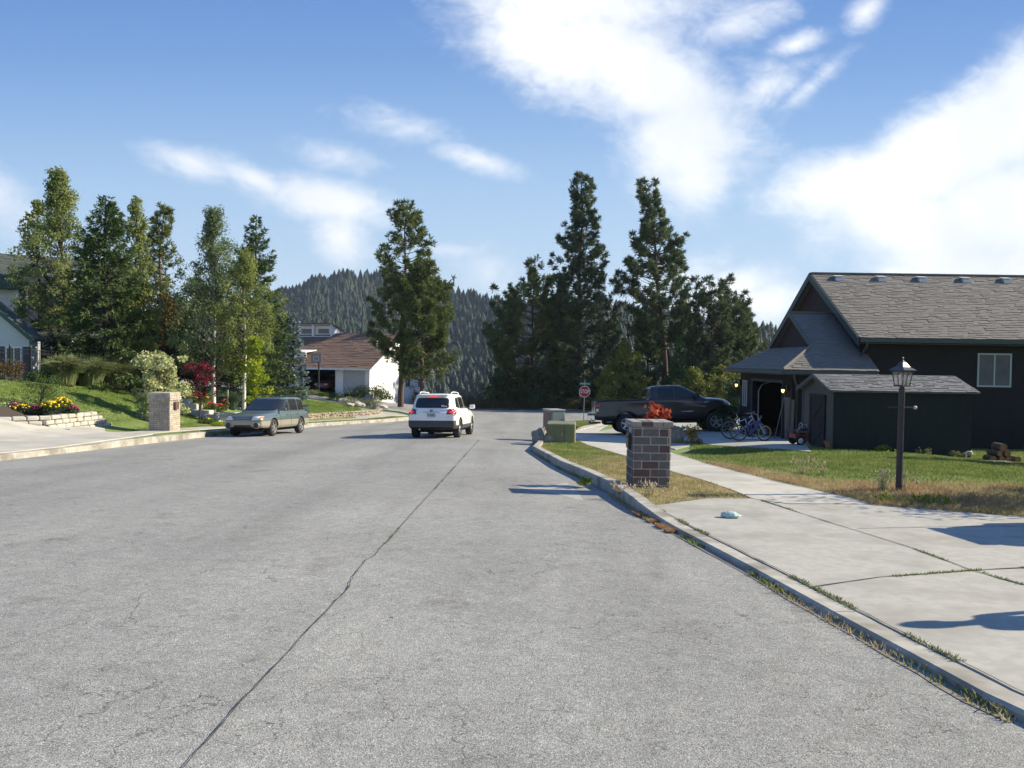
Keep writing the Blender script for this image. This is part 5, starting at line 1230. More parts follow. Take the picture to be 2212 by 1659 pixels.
    mb = MB(); mb.rbox((-.03, 0, .50), (.10, 1.3, .16), .04); mb.build('rear_bumper', low, r)
    return r, t
PG = mat('teal_green_paint', (.105, .140, .145), .28, metal=.2, coat=.6, spec=.5); PB = mat('beige_paint', (.33, .30, .24), .4, metal=.3, coat=.3)
wag, _t = make_wagon(PG, PB, 'parked green and beige wagon with roof rails at the left kerb')
place(wag, -9.55, 36.0, -.14, -1.0)
RC = mat('red_car_paint', (.22, .02, .02), .35, coat=.5)
redc, _t = make_wagon(RC, RC, 'dark red car parked inside the open garage of the white house')
redc.name = 'parked_car'
redc.matrix_world = WH.matrix_world.copy() if False else (Matrix.Translation(Vector((-12.4, 72.0, -1.47))) @ Matrix.Rotation(radians(-21), 4, 'Z') @ Matrix.Translation((-5.6, 5.6, .02)) @ Matrix.Rotation(radians(-90), 4, 'Z'))

# ---- grey pickup
def make_pickup():
    PP = mat('graphite_paint', (.032, .029, .028), .35, metal=.5, coat=.7, spec=.5)
    st = [(0.0, .66, .94, 1.33, .92, 1.36), (.03, .62, .975, 1.37, .955, 1.40), (.10, .60, .99, 1.385, .965, 1.41), (.5, .58, 1.005, 1.39, .97, 1.415), (1.26, .57, 1.01, 1.39, .97, 1.415), (2.15, .56, 1.01, 1.39, .97, 1.415), (3.2, .54, 1.01, 1.39, .96, 1.41), (4.3, .55, 1.01, 1.38, .93, 1.43), (4.9, .57, 1.01, 1.33, .88, 1.42), (5.35, .58, .985, 1.25, .82, 1.36), (5.58, .60, .93, 1.14, .76, 1.26), (5.68, .64, .86, 1.02, .70, 1.12), (5.71, .68, .80, .95, .65, 1.0)]
    cab = [(1.32, 2.20, 4.85, .955), (1.42, 2.22, 4.60, .93), (1.55, 2.24, 4.36, .895), (1.72, 2.27, 4.05, .85), (1.86, 2.31, 3.80, .81), (1.92, 2.35, 3.66, .77), (1.955, 2.45, 3.52, .70), (1.975, 2.7, 3.3, .5), (1.98, 3.0, 3.15, .1)]
    R = .415; wh = [(x, s*.86) for x in (1.28, 4.97) for s in (1, -1)]
    r, t = loft_car('pickup_truck', 'dark grey pickup truck parked across the right driveway', st, cab, (.74, .92), lambda k, x: 1 if k < 2 else 0, [PP, M_UNDER], wh, R, exps=7.0, cut=(.09, 2.12, -.80, .80, .80, 2.2), archR=.52)
    r['category'] = 'pickup truck'
    for x, y in wh: wheel(r, x, y, R, .27, M_RIM, 5, .60, 1 if y > 0 else -1)
    patch(t, 'windshield', [(-.80, 1.47), (.80, 1.47), (.70, 1.87), (-.70, 1.87)], 'x', M_CARGLASS, r, sign=1, smoothn=2)
    patch(t, 'rear_window', [(-.68, 1.47), (.68, 1.47), (.64, 1.84), (-.64, 1.84)], 'x', M_CARGLASS, r, sign=-1, smoothn=2)
    for s in (1, -1):
        patch(t, 'side_window', [(3.34, 1.43), (4.42, 1.43), (3.86, 1.84), (3.34, 1.88)], 'y', M_CARGLASS, r, sign=s, smoothn=1)
        patch(t, 'side_window', [(2.62, 1.43), (3.24, 1.43), (3.24, 1.88), (2.62, 1.88)], 'y', M_CARGLASS, r, sign=s, smoothn=1)
        tl = patch(t, 'tail_light', [(.01, 1.11), (.22, 1.16), (.26, 1.30), (.02, 1.30)], 'y', M_REDLENS, r, sign=s, smoothn=1, off=.006, res=.04)
        patch(t, 'tail_light_rear', [(s*.78, .95), (s*.93, .95), (s*.93, 1.30), (s*.80, 1.30)], 'x', M_REDLENS, tl, sign=-1, smoothn=1, off=.008, res=.04)
        patch(t, 'reverse_lens', [(.01, .96), (.13, .96), (.15, 1.09), (.01, 1.08)], 'y', M_CLEAR, tl, sign=s, smoothn=1, off=.006, res=.04)
        seam(t, r, [(2.5, .62), (2.5, 1.38)], s); seam(t, r, [(3.29, .60), (3.29, 1.38)], s); seam(t, r, [(4.42, 1.38), (4.42, .60)], s); seam(t, r, [(2.17, .62), (2.17, 1.38)], s)
        for x in (2.72, 3.42): mb = MB(); mb.rbox((x+.1, s*1.005, 1.22), (.20, .03, .045), .01); mb.build('door_handle', M_BLACK, r)
        patch(t, 'door_emblem', [(3.55, .86), (4.05, .86), (4.05, .88), (3.55, .88)], 'y', M_CHROME, r, sign=s, smoothn=0, off=.005)
        patch(t, 'fender_badge', [(4.50, 1.21), (4.70, 1.21), (4.70, 1.235), (4.50, 1.235)], 'y', M_CHROME, r, sign=s, smoothn=0, off=.005)
        patch(t, 'headlight', [(5.42, 1.08), (5.64, 1.02), (5.62, 1.17), (5.34, 1.24)], 'y', M_CLEAR, r, sign=s, smoothn=1, off=.006, res=.04)
        mirror(r, 4.18, s*.95, 1.46, M_BLACK, s, (.14, .26, .24))
        # flared arch lips
        for wx in (1.28, 4.97):
            mb = MB(); pts = []
            for k in range(17):
                a = radians(-8+196*k/16); x, z = wx+.525*cos(a), R+.525*sin(a)
                hit = t.ray_cast(Vector((x+.01*cos(a), s*4, z+.01*sin(a))), Vector((0, -s, 0)))
                if hit[0] and abs(hit[0].y) > .8: pts.append(hit[0]+Vector((0, s*.004, 0)))
            if len(pts) > 3: mb.tube(pts, .022, 6); mb.build('wheel_arch_lip', PP, r)
    mb = MB(); mb.rbox((-.10, 0, .72), (.20, 1.92, .24), .04); b = mb.build('rear_bumper', M_CHROME, r); mb = MB(); mb.rbox((-.10, 0, .85), (.19, 1.2, .03), .01); mb.build('step_pad', M_BLACK, b)
    mb = MB(); mb.rbox((5.66, 0, .76), (.20, 1.85, .26), .06); mb.build('front_bumper', PP, r)
    patch(t, 'grille', [(-.55, .95), (.55, .95), (.50, 1.2), (-.50, 1.2)], 'x', M_CHROME, r, sign=1, smoothn=0)
    patch(t, 'license_plate', [(-.15, .98), (.15, .98), (.15, 1.13), (-.15, 1.13)], 'x', MATS['plate'], r, sign=-1, smoothn=0, off=.006)
    mb = MB(); mb.rbox((2.8, 0, .50), (4.8, 1.1, .22), .05); mb.build('underbody', M_UNDER, r); mb = MB(); mb.tube([(-.15, 0, .48), (.3, 0, .48)], .035, 8); mb.lathe([(0, .5), (.03, .52), (.03, .55), (0, .58)], 10, mat=Matrix.Translation((-.15, 0, 0))); mb.build('tow_hitch', M_BLACK, r)
    mb = MB(); mb.tube([(.5, -.62, .52), (.62, -.72, .52), (.7, -.78, .54)], .035, 8); mb.build('exhaust', M_METAL, r)
    mb = MB()
    for s in (1, -1): mb = MB(); mb.bx(.10, 2.12, s*.80, s*.97, 1.405, 1.435); mb.build('bed_rail_cap', M_BLACK, r)
    return r, t
pick, pick_t = make_pickup()
place(pick, 3.50, 35.05, 1.0, .0, hf=lambda x, y: h(x, y)+.02)
# car beyond the right edge whose shadow falls across the driveway
oc = copy_tree(suv, 'vehicle parked just beyond the right edge of the picture, its shadow crossing the driveway'); oc.name = 'parked_car'; place(oc, 7.75, 10.1, 1, 0.02, hf=lambda x, y: h(x, y)+.024)

# ================================================================== bicycles, toy wagon, pots, boards
M_BLUEP = mat('blue_bike_paint', (.012, .022, .15), .35, coat=.4); M_SILV = mat('silver_tube', (.45, .46, .50), .35, metal=.6)
M_YTYRE = mat('yellow_rim', (.55, .45, .07), .6); M_GREYRIM = mat('grey_rim', (.38, .38, .40), .5)
def torus(mb, R, r, n=36, m=8, mi=0, T=None):
    vs = []; fs = []
    for i in range(n):
        a = 2*pi*i/n
        for j in range(m):
            b = 2*pi*j/m; rr = R+r*cos(b); vs.append((rr*cos(a), r*sin(b), rr*sin(a)))
    for i in range(n):
        for j in range(m): fs.append((i*m+j, i*m+(j+1) % m, ((i+1) % n)*m+(j+1) % m, ((i+1) % n)*m+j))
    mb.add(vs, fs, mi, True, T)
def bicycle(label, frame_m, wheel_m, tyre_m, s=1.0, wr=.31, fork_turn=0.0, bar='rise', fat=False):
    r = empty('bicycle', label, 'bicycle'); L_ = 1.02*s
    fw = Matrix.Translation((L_, 0, wr)); rw = Matrix.Translation((0, 0, wr))
    TF = Matrix.Translation((L_-.16*s, 0, 0)) @ Matrix.Rotation(fork_turn, 4, 'Z') @ Matrix.Translation((-(L_-.16*s), 0, 0))
    for T in (TF @ fw, rw):
        mb = MB(); torus(mb, wr-.02, .021, T=T); w = mb.build('wheel', tyre_m, r)
        mb = MB(); torus(mb, wr-.045, .012, 36, 6, T=T); mb.build('rim', wheel_m, w)
        mb = MB()
        for k in range(14): a = 2*pi*k/14; mb.tube([T @ Vector((.02*cos(a+1), .02*(-1)**k, .02*sin(a+1))), T @ Vector(((wr-.05)*cos(a), 0, (wr-.05)*sin(a)))], .0022, 4)
        mb.lathe([(.0, -.035), (.022, -.035), (.022, .035), (0, .035)], 10, 0, T, axis='Y'); mb.build('spokes', M_SILV, w)
    bb = Vector((.42*s, 0, wr-.04)); st = Vector((.28*s, 0, .80*s)); hd = Vector((.80*s, 0, .86*s)); hb = Vector((.84*s, 0, .72*s)); rc = Vector((0, 0, wr))
    th = .020 if not fat else .034
    mb = MB(); mb.tube([bb, st.lerp(bb, .12)], th, 8); mb.tube([bb, hb], th*1.4, 8); mb.tube([bb.lerp(st, .62), hd.lerp(hb, .3)], th, 8); mb.tube([hd, hb], th*1.2, 8)
    for y in (.05, -.05): mb.tube([bb+Vector((0, y*.6, 0)), rc+Vector((0, y, 0))], .012, 6); mb.tube([bb.lerp(st, .6)+Vector((0, y*.5, 0)), rc+Vector((0, y, 0))], .010, 6)
    mb.build('frame', frame_m, r)
    mb = MB()
    for y in (.05, -.05): mb.tube([TF @ (hb+Vector((0, y, -.01))), TF @ (Vector((L_, y, wr)))], .014, 6)
    mb.tube([TF @ (hb+Vector((0, -.05, 0))), TF @ (hb+Vector((0, .05, 0)))], .014, 6); mb.build('fork', M_SILV, r)
    mb = MB(); ht = hd+Vector((-.02, 0, .06)); hw = .30*s
    if bar == 'rise': mb.tube([TF @ (ht+Vector((-.06, -hw, .16*s))), TF @ (ht+Vector((.0, -hw*.55, .15*s))), TF @ (ht+Vector((.03, -.04, .0))), TF @ (ht+Vector((.03, .04, .0))), TF @ (ht+Vector((0, hw*.55, .15*s))), TF @ (ht+Vector((-.06, hw, .16*s)))], .011, 6)
    else: mb.tube([TF @ (ht+Vector((-.03, -hw, .02))), TF @ (ht+Vector((.03, 0, .0))), TF @ (ht+Vector((-.03, hw, .02)))], .012, 6)
    mb.tube([hd, ht], .014, 6); hbp = mb.build('handlebar', M_SILV, r)
    for y in (-1, 1): mb = MB(); mb.tube([TF @ (ht+Vector((-.05, y*hw, .16*s if bar == 'rise' else .02))), TF @ (ht+Vector((-.07, y*hw*1.0+y*.0, .16*s if bar == 'rise' else .02))) + Vector((-.08, 0, 0))], .016, 6); mb.build('grip', M_BLACK, hbp)
    mb = MB(); sp = st+Vector((-.03, 0, .1)); mb.tube([st.lerp(bb, .1), sp], .013, 6); mb.build('seat_post', M_SILV, r)
    mb = MB(); mb.rbox((sp.x, 0, sp.z+.02), (.24, .15, .05), .02); o = bevel(mb.build('saddle', M_BLACK, r), .02, 3)
    mb = MB(); mb.lathe([(.0, .03), (.085, .03), (.085, .04), (0, .04)], 20, 0, Matrix.Translation(bb), axis='Y'); mb.tube([bb+Vector((0, .06, 0)), bb+Vector((.10, .07, -.12)), bb+Vector((.10, .15, -.12))], .010, 6); mb.tube([bb+Vector((0, -.06, 0)), bb+Vector((-.10, -.07, .12)), bb+Vector((-.10, -.15, .12))], .010, 6); mb.build('crank', M_BLACK, r)
    return r
q = G(1612, 948)
b1 = bicycle('small blue bicycle with yellow wheels leaning in front of the open garage', M_BLUEP, M_YTYRE, M_TYRE, .82, .27, radians(-38), 'rise', True)
b1.matrix_world = Matrix.Translation((7.50, 27.25, h(7.6, 27.25)+.03)) @ Matrix.Rotation(radians(-12), 4, 'Z') @ Matrix.Rotation(radians(-14), 4, 'X')
b2 = bicycle('silver grey bicycle standing behind the small blue bicycle', M_SILV, M_GREYRIM, M_TYRE, .98, .32, radians(10), 'flat')
b2.matrix_world = Matrix.Translation((7.55, 28.5, h(7.5, 28.5)+.03)) @ Matrix.Rotation(radians(3), 4, 'Z') @ Matrix.Rotation(radians(-10), 4, 'X')
def toy_wagon():
    RD = mat('wagon_red', (.30, .035, .02), .45, col2=(.22, .05, .03), scale=5); x, y = 8.97, 25.1
    r = empty('toy_wagon', 'red toy wagon with wooden rail sides beside the garden shed', 'toy wagon', (x, y, h(x, y)+.02), radians(8))
    L_, W_ = .92, .44
    mb = MB(); z0, z1 = .20, .34
    mb.bx(-L_/2, L_/2, -W_/2, W_/2, z0, z0+.02); mb.bx(-L_/2, L_/2, -W_/2, -W_/2+.02, z0+.02, z1); mb.bx(-L_/2, L_/2, W_/2-.02, W_/2, z0+.02, z1); mb.bx(-L_/2, -L_/2+.02, -W_/2+.02, W_/2-.02, z0+.02, z1); mb.bx(L_/2-.02, L_/2, -W_/2+.02, W_/2-.02, z0+.02, z1)
    bevel(mb.build('tray', RD, r), .012)
    for sx in (-.32, .32):
        for sy in (-1, 1):
            mb = MB(); mb.lathe([(0, -.025), (.13, -.025), (.14, -.015), (.14, .015), (.13, .025), (0, .025)], 24, axis='Y'); w = mb.build('wheel', M_TYRE, r); w.location = (sx, sy*(W_/2+.03), .14)
            mb = MB(); mb.lathe([(0, sy*.032), (.085, sy*.03), (.09, sy*.02)], 20, axis='Y'); mb.build('hub', M_WHITE, w)
        mb = MB(); mb.tube([(sx, -W_/2-.03, .14), (sx, W_/2+.03, .14)], .012, 6); mb.build('axle', M_BLACK, r)
    for s in (-1, 1):
        mb = MB(); mb.bx(-L_/2, L_/2, s*(W_/2+.005), s*(W_/2+.02), .38, .44)
        for x_ in (-.4, -.13, .13, .4): mb.bx(x_-.015, x_+.015, s*(W_/2-.012), s*(W_/2+.004), .30, .46)
        mb.build('side_rail', M_WOOD, r)
    mb = MB(); mb.tube([(-L_/2, 0, .2), (-L_/2-.12, 0, .22), (-L_/2-.20, 0, .46)], .010, 6); mb.tube([(-L_/2-.20, -.07, .46), (-L_/2-.20, .07, .46)], .012, 6); mb.build('pull_handle', M_BLACK, r)
    # things heaped in it
    mb = MB()
    for (a, c) in ((-.2, .55), (.05, .58), (.28, .52)):
        torus(mb, .11, .012, 20, 6, T=Matrix.Translation((a, 0, c)) @ Matrix.Rotation(random.uniform(0, 2), 4, 'Z'))
    mb.tube([(-.3, .05, .36), (-.15, 0, .62), (.1, 0, .58), (.3, -.05, .6), (.35, -.05, .36)], .012, 6)
    o = mb.build('scooter_heap', M_SILV); o.location = r.location; o.rotation_euler = r.rotation_euler; tag(o, 'tangle of small silver wheels and tubes heaped in the red toy wagon', 'toys')
    mb = MB(); mb.rbox((-.05, .02, .40), (.55, .30, .16), .05, jit=.02); o = mb.build('dark_bag', M_BLACK); o.location = r.location; o.rotation_euler = r.rotation_euler; tag(o, 'black bag lying in the red toy wagon', 'bag')
toy_wagon()
def pot():
    q = G(1788, 972); tm = mat('terracotta', (.42, .14, .06), .8, col2=(.34, .11, .05), scale=6)
    r = empty('flower_pot', 'square terracotta pot at the left corner of the garden shed', 'pot', (9.05, 23.35, h(9.05, 23.35)-.02), radians(12))
    mb = MB(); a, b, hh = .11, .145, .24; sq = lambda t, z: [(-t, -t, z), (t, -t, z), (t, t, z), (-t, t, z)]
    mb.add(sq(a, 0)+sq(b, hh)+sq(b-.02, hh)+sq(b-.03, hh-.08), [(3, 2, 1, 0)]+[(i, (i+1) % 4, 4+(i+1) % 4, 4+i) for i in range(4)]+[(4+i, 4+(i+1) % 4, 8+(i+1) % 4, 8+i) for i in range(4)]+[(8+i, 8+(i+1) % 4, 12+(i+1) % 4, 12+i) for i in range(4)]+[(12, 13, 14, 15)])
    mb.build('pot_body', tm, r); mb = MB(); t = b+.012
    for x0, x1, y0, y1 in ((-t, t, -t, -b+.002), (-t, t, b-.002, t), (-t, -b+.002, -b+.002, b-.002), (b-.002, t, -b+.002, b-.002)): mb.bx(x0, x1, y0, y1, hh-.05, hh+.005)
    mb.build('rim', tm, r)
pot()
# boards leaning by the garage
for i, (dx, w_, hh, tl, lb) in enumerate(((0, .20, 1.42, 7, 'widest grey board leaning on the garage wall left of the shed'), (.20, .10, 1.36, 9, 'narrow grey board leaning at the right of the widest board'), (-.16, .09, 1.18, 10, 'shortest grey board leaning at the left of the widest board'))):
    mb = MB(); mb.rbox((0, 0, hh/2), (w_, .035, hh), .006, jit=.004); o = mb.build('leaning_board', M_WOOD); o.location = (9.32+dx*.5, 27.85-abs(dx)*.3, h(9.4, 27.6)+.02); o.rotation_euler = (radians(-tl*.3), radians(2 if i else -1), 0); tag(o, lb, 'board', 'boards leaning by the garage')
mb = MB(); mb.tube([(0, 0, 0), (.35, .1, 1.5)], .018, 6); o = mb.build('garden_pole', M_WOOD); o.location = (8.95, 28.1, h(9, 28)+.03); tag(o, 'thin pole leaning on the garage door frame beside the boards', 'pole')
mb = MB(); mb.rbox((0, 0, .03), (1.0, .08, .05), .01); o = mb.build('white_board', M_WHITE); o.location = (8.25, 28.0, h(8.2, 28)+.03); tag(o, 'thin white board on the ground behind the blue bicycle', 'board')
# log pile by the house wall
M_LOG = mat('log_bark', (.16, .10, .06), .95, col2=(.10, .065, .04), scale=8, bump=.01); M_LOGE = mat('log_end', (.36, .19, .075), .9, col2=(.24, .12, .05), scale=12)
k = 0
lp = G(2145, 1000); LX, LY = 13.1, 22.2
spots = [(-.22, .08), (-.03, .085), (.17, .08), (.36, .085), (-.10, .24), (.10, .245), (.02, .40)]
for i, (dx, dz) in enumerate(spots):
    rr = random.uniform(.08, .105); mb = MB(); n = 14; mb.lathe([(rr, -.22), (rr, .22)], n, 0, axis='Y'); mb.lathe([(rr, .22), (0, .22)], n, 1, axis='Y', smooth=False); mb.lathe([(0, -.222), (rr, -.222)], n, 1, axis='Y', smooth=False)
    o = mb.build('firewood_log', [M_LOG, M_LOGE]); o.location = (LX+dx, LY+random.uniform(-.05, .05), h(LX, LY)+dz); o.rotation_euler = (0, random.uniform(0, 3), random.uniform(-.15, .15)); tag(o, 'split round firewood log in the small pile by the dark house wall', 'log', 'firewood logs in the pile')
mb = MB(); mb.rbox((0, 0, .04), (.9, .35, .05), .01, jit=.02); o = mb.build('plank', M_WOOD); o.location = (LX-.35, LY-.5, h(LX, LY)); o.rotation_euler = (0, 0, .2); tag(o, 'pale plank lying in front of the firewood pile', 'plank')
mb = MB(); mb.tube([(0, 0, 0), (0, 0, .16), (.05, 0, .2), (.14, 0, .2), (.17, 0, .12)], .025, 8); o = mb.build('vent_elbow', M_WHITE); o.location = (12.5, 22.7, h(12.5, 22.7)); tag(o, 'small white elbow pipe at the foot of the garden shed', 'pipe')
mb = MB(); mb.tube([(0, 0, 0), (.05, 0, .25)], .006, 5); mb.tube([(.05, 0, .25), (.03, 0, .34), (.09, 0, .40)], .03, 6); mb.tube([(.05, 0, .25), (.10, 0, .33), (.05, 0, .42)], .025, 6); o = mb.build('ribbon_marker', mat('neon_green', (.12, .62, .20), .6)); o.location = (5.85, 28.55, h(5.9, 28.6)+.18); tag(o, 'neon green ribbon on a stick above the yellow shrub', 'ribbon')
# basketball hoop in front of the white house
def hoop():
    M4 = Matrix.Translation(Vector((-12.4, 72.0, -1.5))) @ Matrix.Rotation(radians(-21), 4, 'Z'); p = M4 @ Vector((-3.7, -2.2, 0))
    r = empty('basketball_hoop', 'basketball hoop on a dark post in front of the open garage of the white house', 'basketball hoop', (p.x, p.y, p.z), radians(-21))
    mb = MB(); mb.tube([(0, 0, -.3), (0, 0, 2.6), (0, -.35, 3.0)], .07, 8); mb.build('post', M_BLACK, r)
    bb = mat('clear_backboard', (.25, .22, .21), .3); mb = MB(); mb.bx(-.55, .55, -.40, -.37, 2.75, 3.5); b = mb.build('backboard', bb, r)
    mb = MB(); 
    for x0, x1, z0, z1 in ((-.25, .25, 2.9, 2.93), (-.25, .25, 3.25, 3.28), (-.25, -.22, 2.93, 3.25), (.22, .25, 2.93, 3.25)): mb.bx(x0, x1, -.41, -.401, z0, z1)
    mb.build('target_square', M_WHITE, b); mb = MB(); torus(mb, .22, .014, 24, 6, T=Matrix.Translation((0, -.66, 2.82)) @ Matrix.Rotation(pi/2, 4, 'X')); mb.bx(-.02, .02, -.47, -.41, 2.80, 2.84); mb.build('rim', mat('hoop_orange', (.35, .08, .03), .5), r)
hoop()
# person standing beyond the right edge, whose shadow reaches the driveway
def person(x, y, rz):
    z0 = h(x, y)+.024; bm = bmesh.new(); J = {}; pts = dict(pel=(0, 0, .95, .13), wai=(0, .01, 1.08, .12), che=(0, 0, 1.30, .145), nek=(0, 0, 1.47, .055), hd0=(0, -.01, 1.56, .075), hd1=(0, -.01, 1.66, .09), hd2=(0, 0, 1.74, .05))
    for s, n in ((1, 'l'), (-1, 'r')):
        pts.update({n+'hip': (s*.09, 0, .90, .095), n+'kne': (s*.11, -.02, .50, .062), n+'ank': (s*.12, .02, .09, .042), n+'toe': (s*.13, -.15, .035, .035), n+'sho': (s*.185, 0, 1.40, .062), n+'elb': (s*.25, .02, 1.12, .044), n+'wri': (s*.24, -.10, .88, .030), n+'pal': (s*.235, -.13, .80, .030)})
    for k_, v in pts.items(): J[k_] = bm.verts.new(v[:3])
    E = [('pel', 'wai'), ('wai', 'che'), ('che', 'nek'), ('nek', 'hd0'), ('hd0', 'hd1'), ('hd1', 'hd2')]
    for n in 'lr': E += [('pel', n+'hip'), (n+'hip', n+'kne'), (n+'kne', n+'ank'), (n+'ank', n+'toe'), ('che', n+'sho'), (n+'sho', n+'elb'), (n+'elb', n+'wri'), (n+'wri', n+'pal')]
    for s, n in ((1, 'l'), (-1, 'r')):
        for i, (dx, dz) in enumerate(((-.028, -.085), (-.010, -.10), (.010, -.095), (.028, -.075), (.05, -.03))):
            a, b = n+'f%d' % i, n+'g%d' % i; px_, py_, pz_ = pts[n+'pal'][:3]
            J[a] = bm.verts.new((px_+dx*s*.3, py_-dx, pz_+dz*.5)); J[b] = bm.verts.new((px_-.01*s, py_-dx*1.1-.01, pz_+dz)); pts[a] = (0, 0, 0, .010); pts[b] = (0, 0, 0, .008); E += [(n+'pal', a), (a, b)]
    for a, b in E: bm.edges.new((J[a], J[b]))
    me = bpy.data.meshes.new('person'); keys = list(J); bm.verts.index_update(); bm.to_mesh(me); bm.free()
    o = link('person', me, None, []); md = o.modifiers.new('skin', 'SKIN'); sk = me.skin_vertices[0].data
    for i, k_ in enumerate(keys): r_ = pts[k_][3]; sk[i].radius = (r_, r_*.85); sk[i].use_root = (k_ == 'pel')
    sb = o.modifiers.new('sub', 'SUBSURF'); sb.levels = 2; sb.render_levels = 2
    skin = mat('skin', (.48, .30, .21), .6); cloth = mat('dark_shirt', (.06, .07, .11), .85); jeans = mat('jeans', (.05, .07, .13), .9)
    dg = bpy.context.evaluated_depsgraph_get(); m2 = bpy.data.meshes.new_from_object(o.evaluated_get(dg)); bpy.data.objects.remove(o)
    for m in (skin, cloth, jeans): m2.materials.append(m)
    for p in m2.polygons:
        c = p.center; p.use_smooth = True
        p.material_index = 2 if c.z < 1.0 and abs(c.x) < .21 and c.z > .1 else (1 if 1.0 <= c.z < 1.47 and not (c.z < 1.16 and abs(c.x) > .2) else 0)
        if c.z < .1: p.material_index = 1
    o = link('person', m2); o.location = (x, y, z0); o.rotation_euler = (0, 0, rz)
    hb = MB(); hb.lathe([(.096, 1.62), (.102, 1.68), (.09, 1.74), (.055, 1.785), (0, 1.80)], 16); hb.build('hair', mat('brown_hair', (.05, .03, .02), .8), o)
    tag(o, 'person standing beyond the right edge of the picture in a dark shirt', 'person')
person(5.8, 6.3, radians(70))
# overhead wires at far left
for i, (ya, yb) in enumerate(((515, 560), (545, 580))):
    a, b = P(-160, ya-38, 70), P(260, yb+70, 95); mb = MB(); mb.tube([a.lerp(b, t)+Vector((0, 0, -.6*sin(pi*t))) for t in np.linspace(0, 1, 12)], .022, 5); o = mb.build('overhead_wire', M_BLACK); tag(o, ['upper thin overhead wire above the left house roof', 'lower thin overhead wire above the left house roof'][i], 'wire')
# ================================================================== vegetation
rng = np.random.default_rng(11)
def leafmat(name, c, c2, trans=.3, scale=1.4, rough=.7, c3=None): return mat(name, c, rough, col2=c2, scale=scale, mixlo=.4, mixhi=.62, trans=trans, spec=.25, col3=c3, scale3=.8)
M_PINE = leafmat('pine_needles', (.075, .108, .048), (.145, .18, .075), .25, .9)
M_PINE2 = leafmat('sunlit_pine_needles', (.085, .120, .042), (.165, .195, .065), .25, .8)
M_PINE3 = leafmat('dark_pine_needles', (.060, .090, .044), (.12, .15, .065), .25, .8)
M_SPRUCE = leafmat('spruce_needles', (.062, .108, .038), (.125, .175, .058), .22, 1.2)
M_BLUESP = leafmat('blue_spruce_needles', (.15, .21, .22), (.22, .28, .29), .1, 2.0)
M_GRSP = leafmat('bright_spruce_needles', (.045, .10, .035), (.07, .14, .045), .15, 1.2)
M_BIRCH = leafmat('birch_leaves', (.125, .175, .08), (.21, .26, .13), .4, 1.1)
M_BIRCHY = leafmat('yellowing_birch_leaves', (.17, .215, .06), (.28, .31, .09), .4, 1.1)
M_ASPEN = leafmat('poplar_leaves', (.155, .205, .075), (.29, .325, .11), .4, .9)
M_LIME = leafmat('lime_leaves', (.24, .33, .025), (.38, .42, .04), .45, 1.8)
M_REDM = leafmat('crimson_leaves', (.13, .012, .025), (.20, .02, .04), .25, 2)
M_SCAR = leafmat('scarlet_leaves', (.34, .05, .03), (.46, .10, .05), .35, 4)
M_CREAM = leafmat('cream_leaves', (.36, .40, .17), (.55, .55, .30), .3, 2)
M_ORNG = leafmat('russet_leaves', (.10, .082, .025), (.15, .11, .035), .3, 1.5)
M_DKBUSH = leafmat('dark_bush_leaves', (.042, .070, .026), (.080, .115, .040), .2, 1.2)
M_BUSH = leafmat('bush_leaves', (.055, .10, .022), (.10, .15, .035), .3, 2)
M_OLIVE = leafmat('olive_grass', (.16, .19, .075), (.25, .265, .12), .25, 2)
M_YSHRUB = leafmat('yellow_shrub_leaves', (.28, .24, .05), (.34, .17, .05), .35, 6)
M_DECY = leafmat('yellow_green_leaves', (.13, .165, .035), (.24, .24, .05), .35, 1.0)
M_HILL = leafmat('hill_conifer', (.022, .038, .028), (.045, .062, .034), .05, .03, c3=(.030, .048, .038))
M_HILLY = leafmat('hill_broadleaf', (.12, .13, .04), (.19, .14, .045), .1, .03)
M_BARK = mat('pine_bark', (.12, .075, .05), .95, col2=(.07, .05, .04), scale=3, bump=.02, bscale=10, stretch=(1, 1, .3))
M_BARKD = mat('dark_bark', (.055, .045, .038), .95, col2=(.035, .03, .026), scale=4, bump=.01)
M_WBARK = mat('white_birch_bark', (.60, .58, .53), .8, col2=(.10, .09, .08), scale=4, mixlo=.55, mixhi=.7, stretch=(1, 1, 2.5))
M_GBL = leafmat('grass_blades', (.16, .215, .05), (.24, .28, .085), .35, 1.5)
M_DBL = leafmat('dry_blades', (.52, .43, .25), (.36, .30, .15), .35, 2)
M_RBL = leafmat('russet_blades', (.38, .22, .13), (.42, .30, .18), .35, 2)

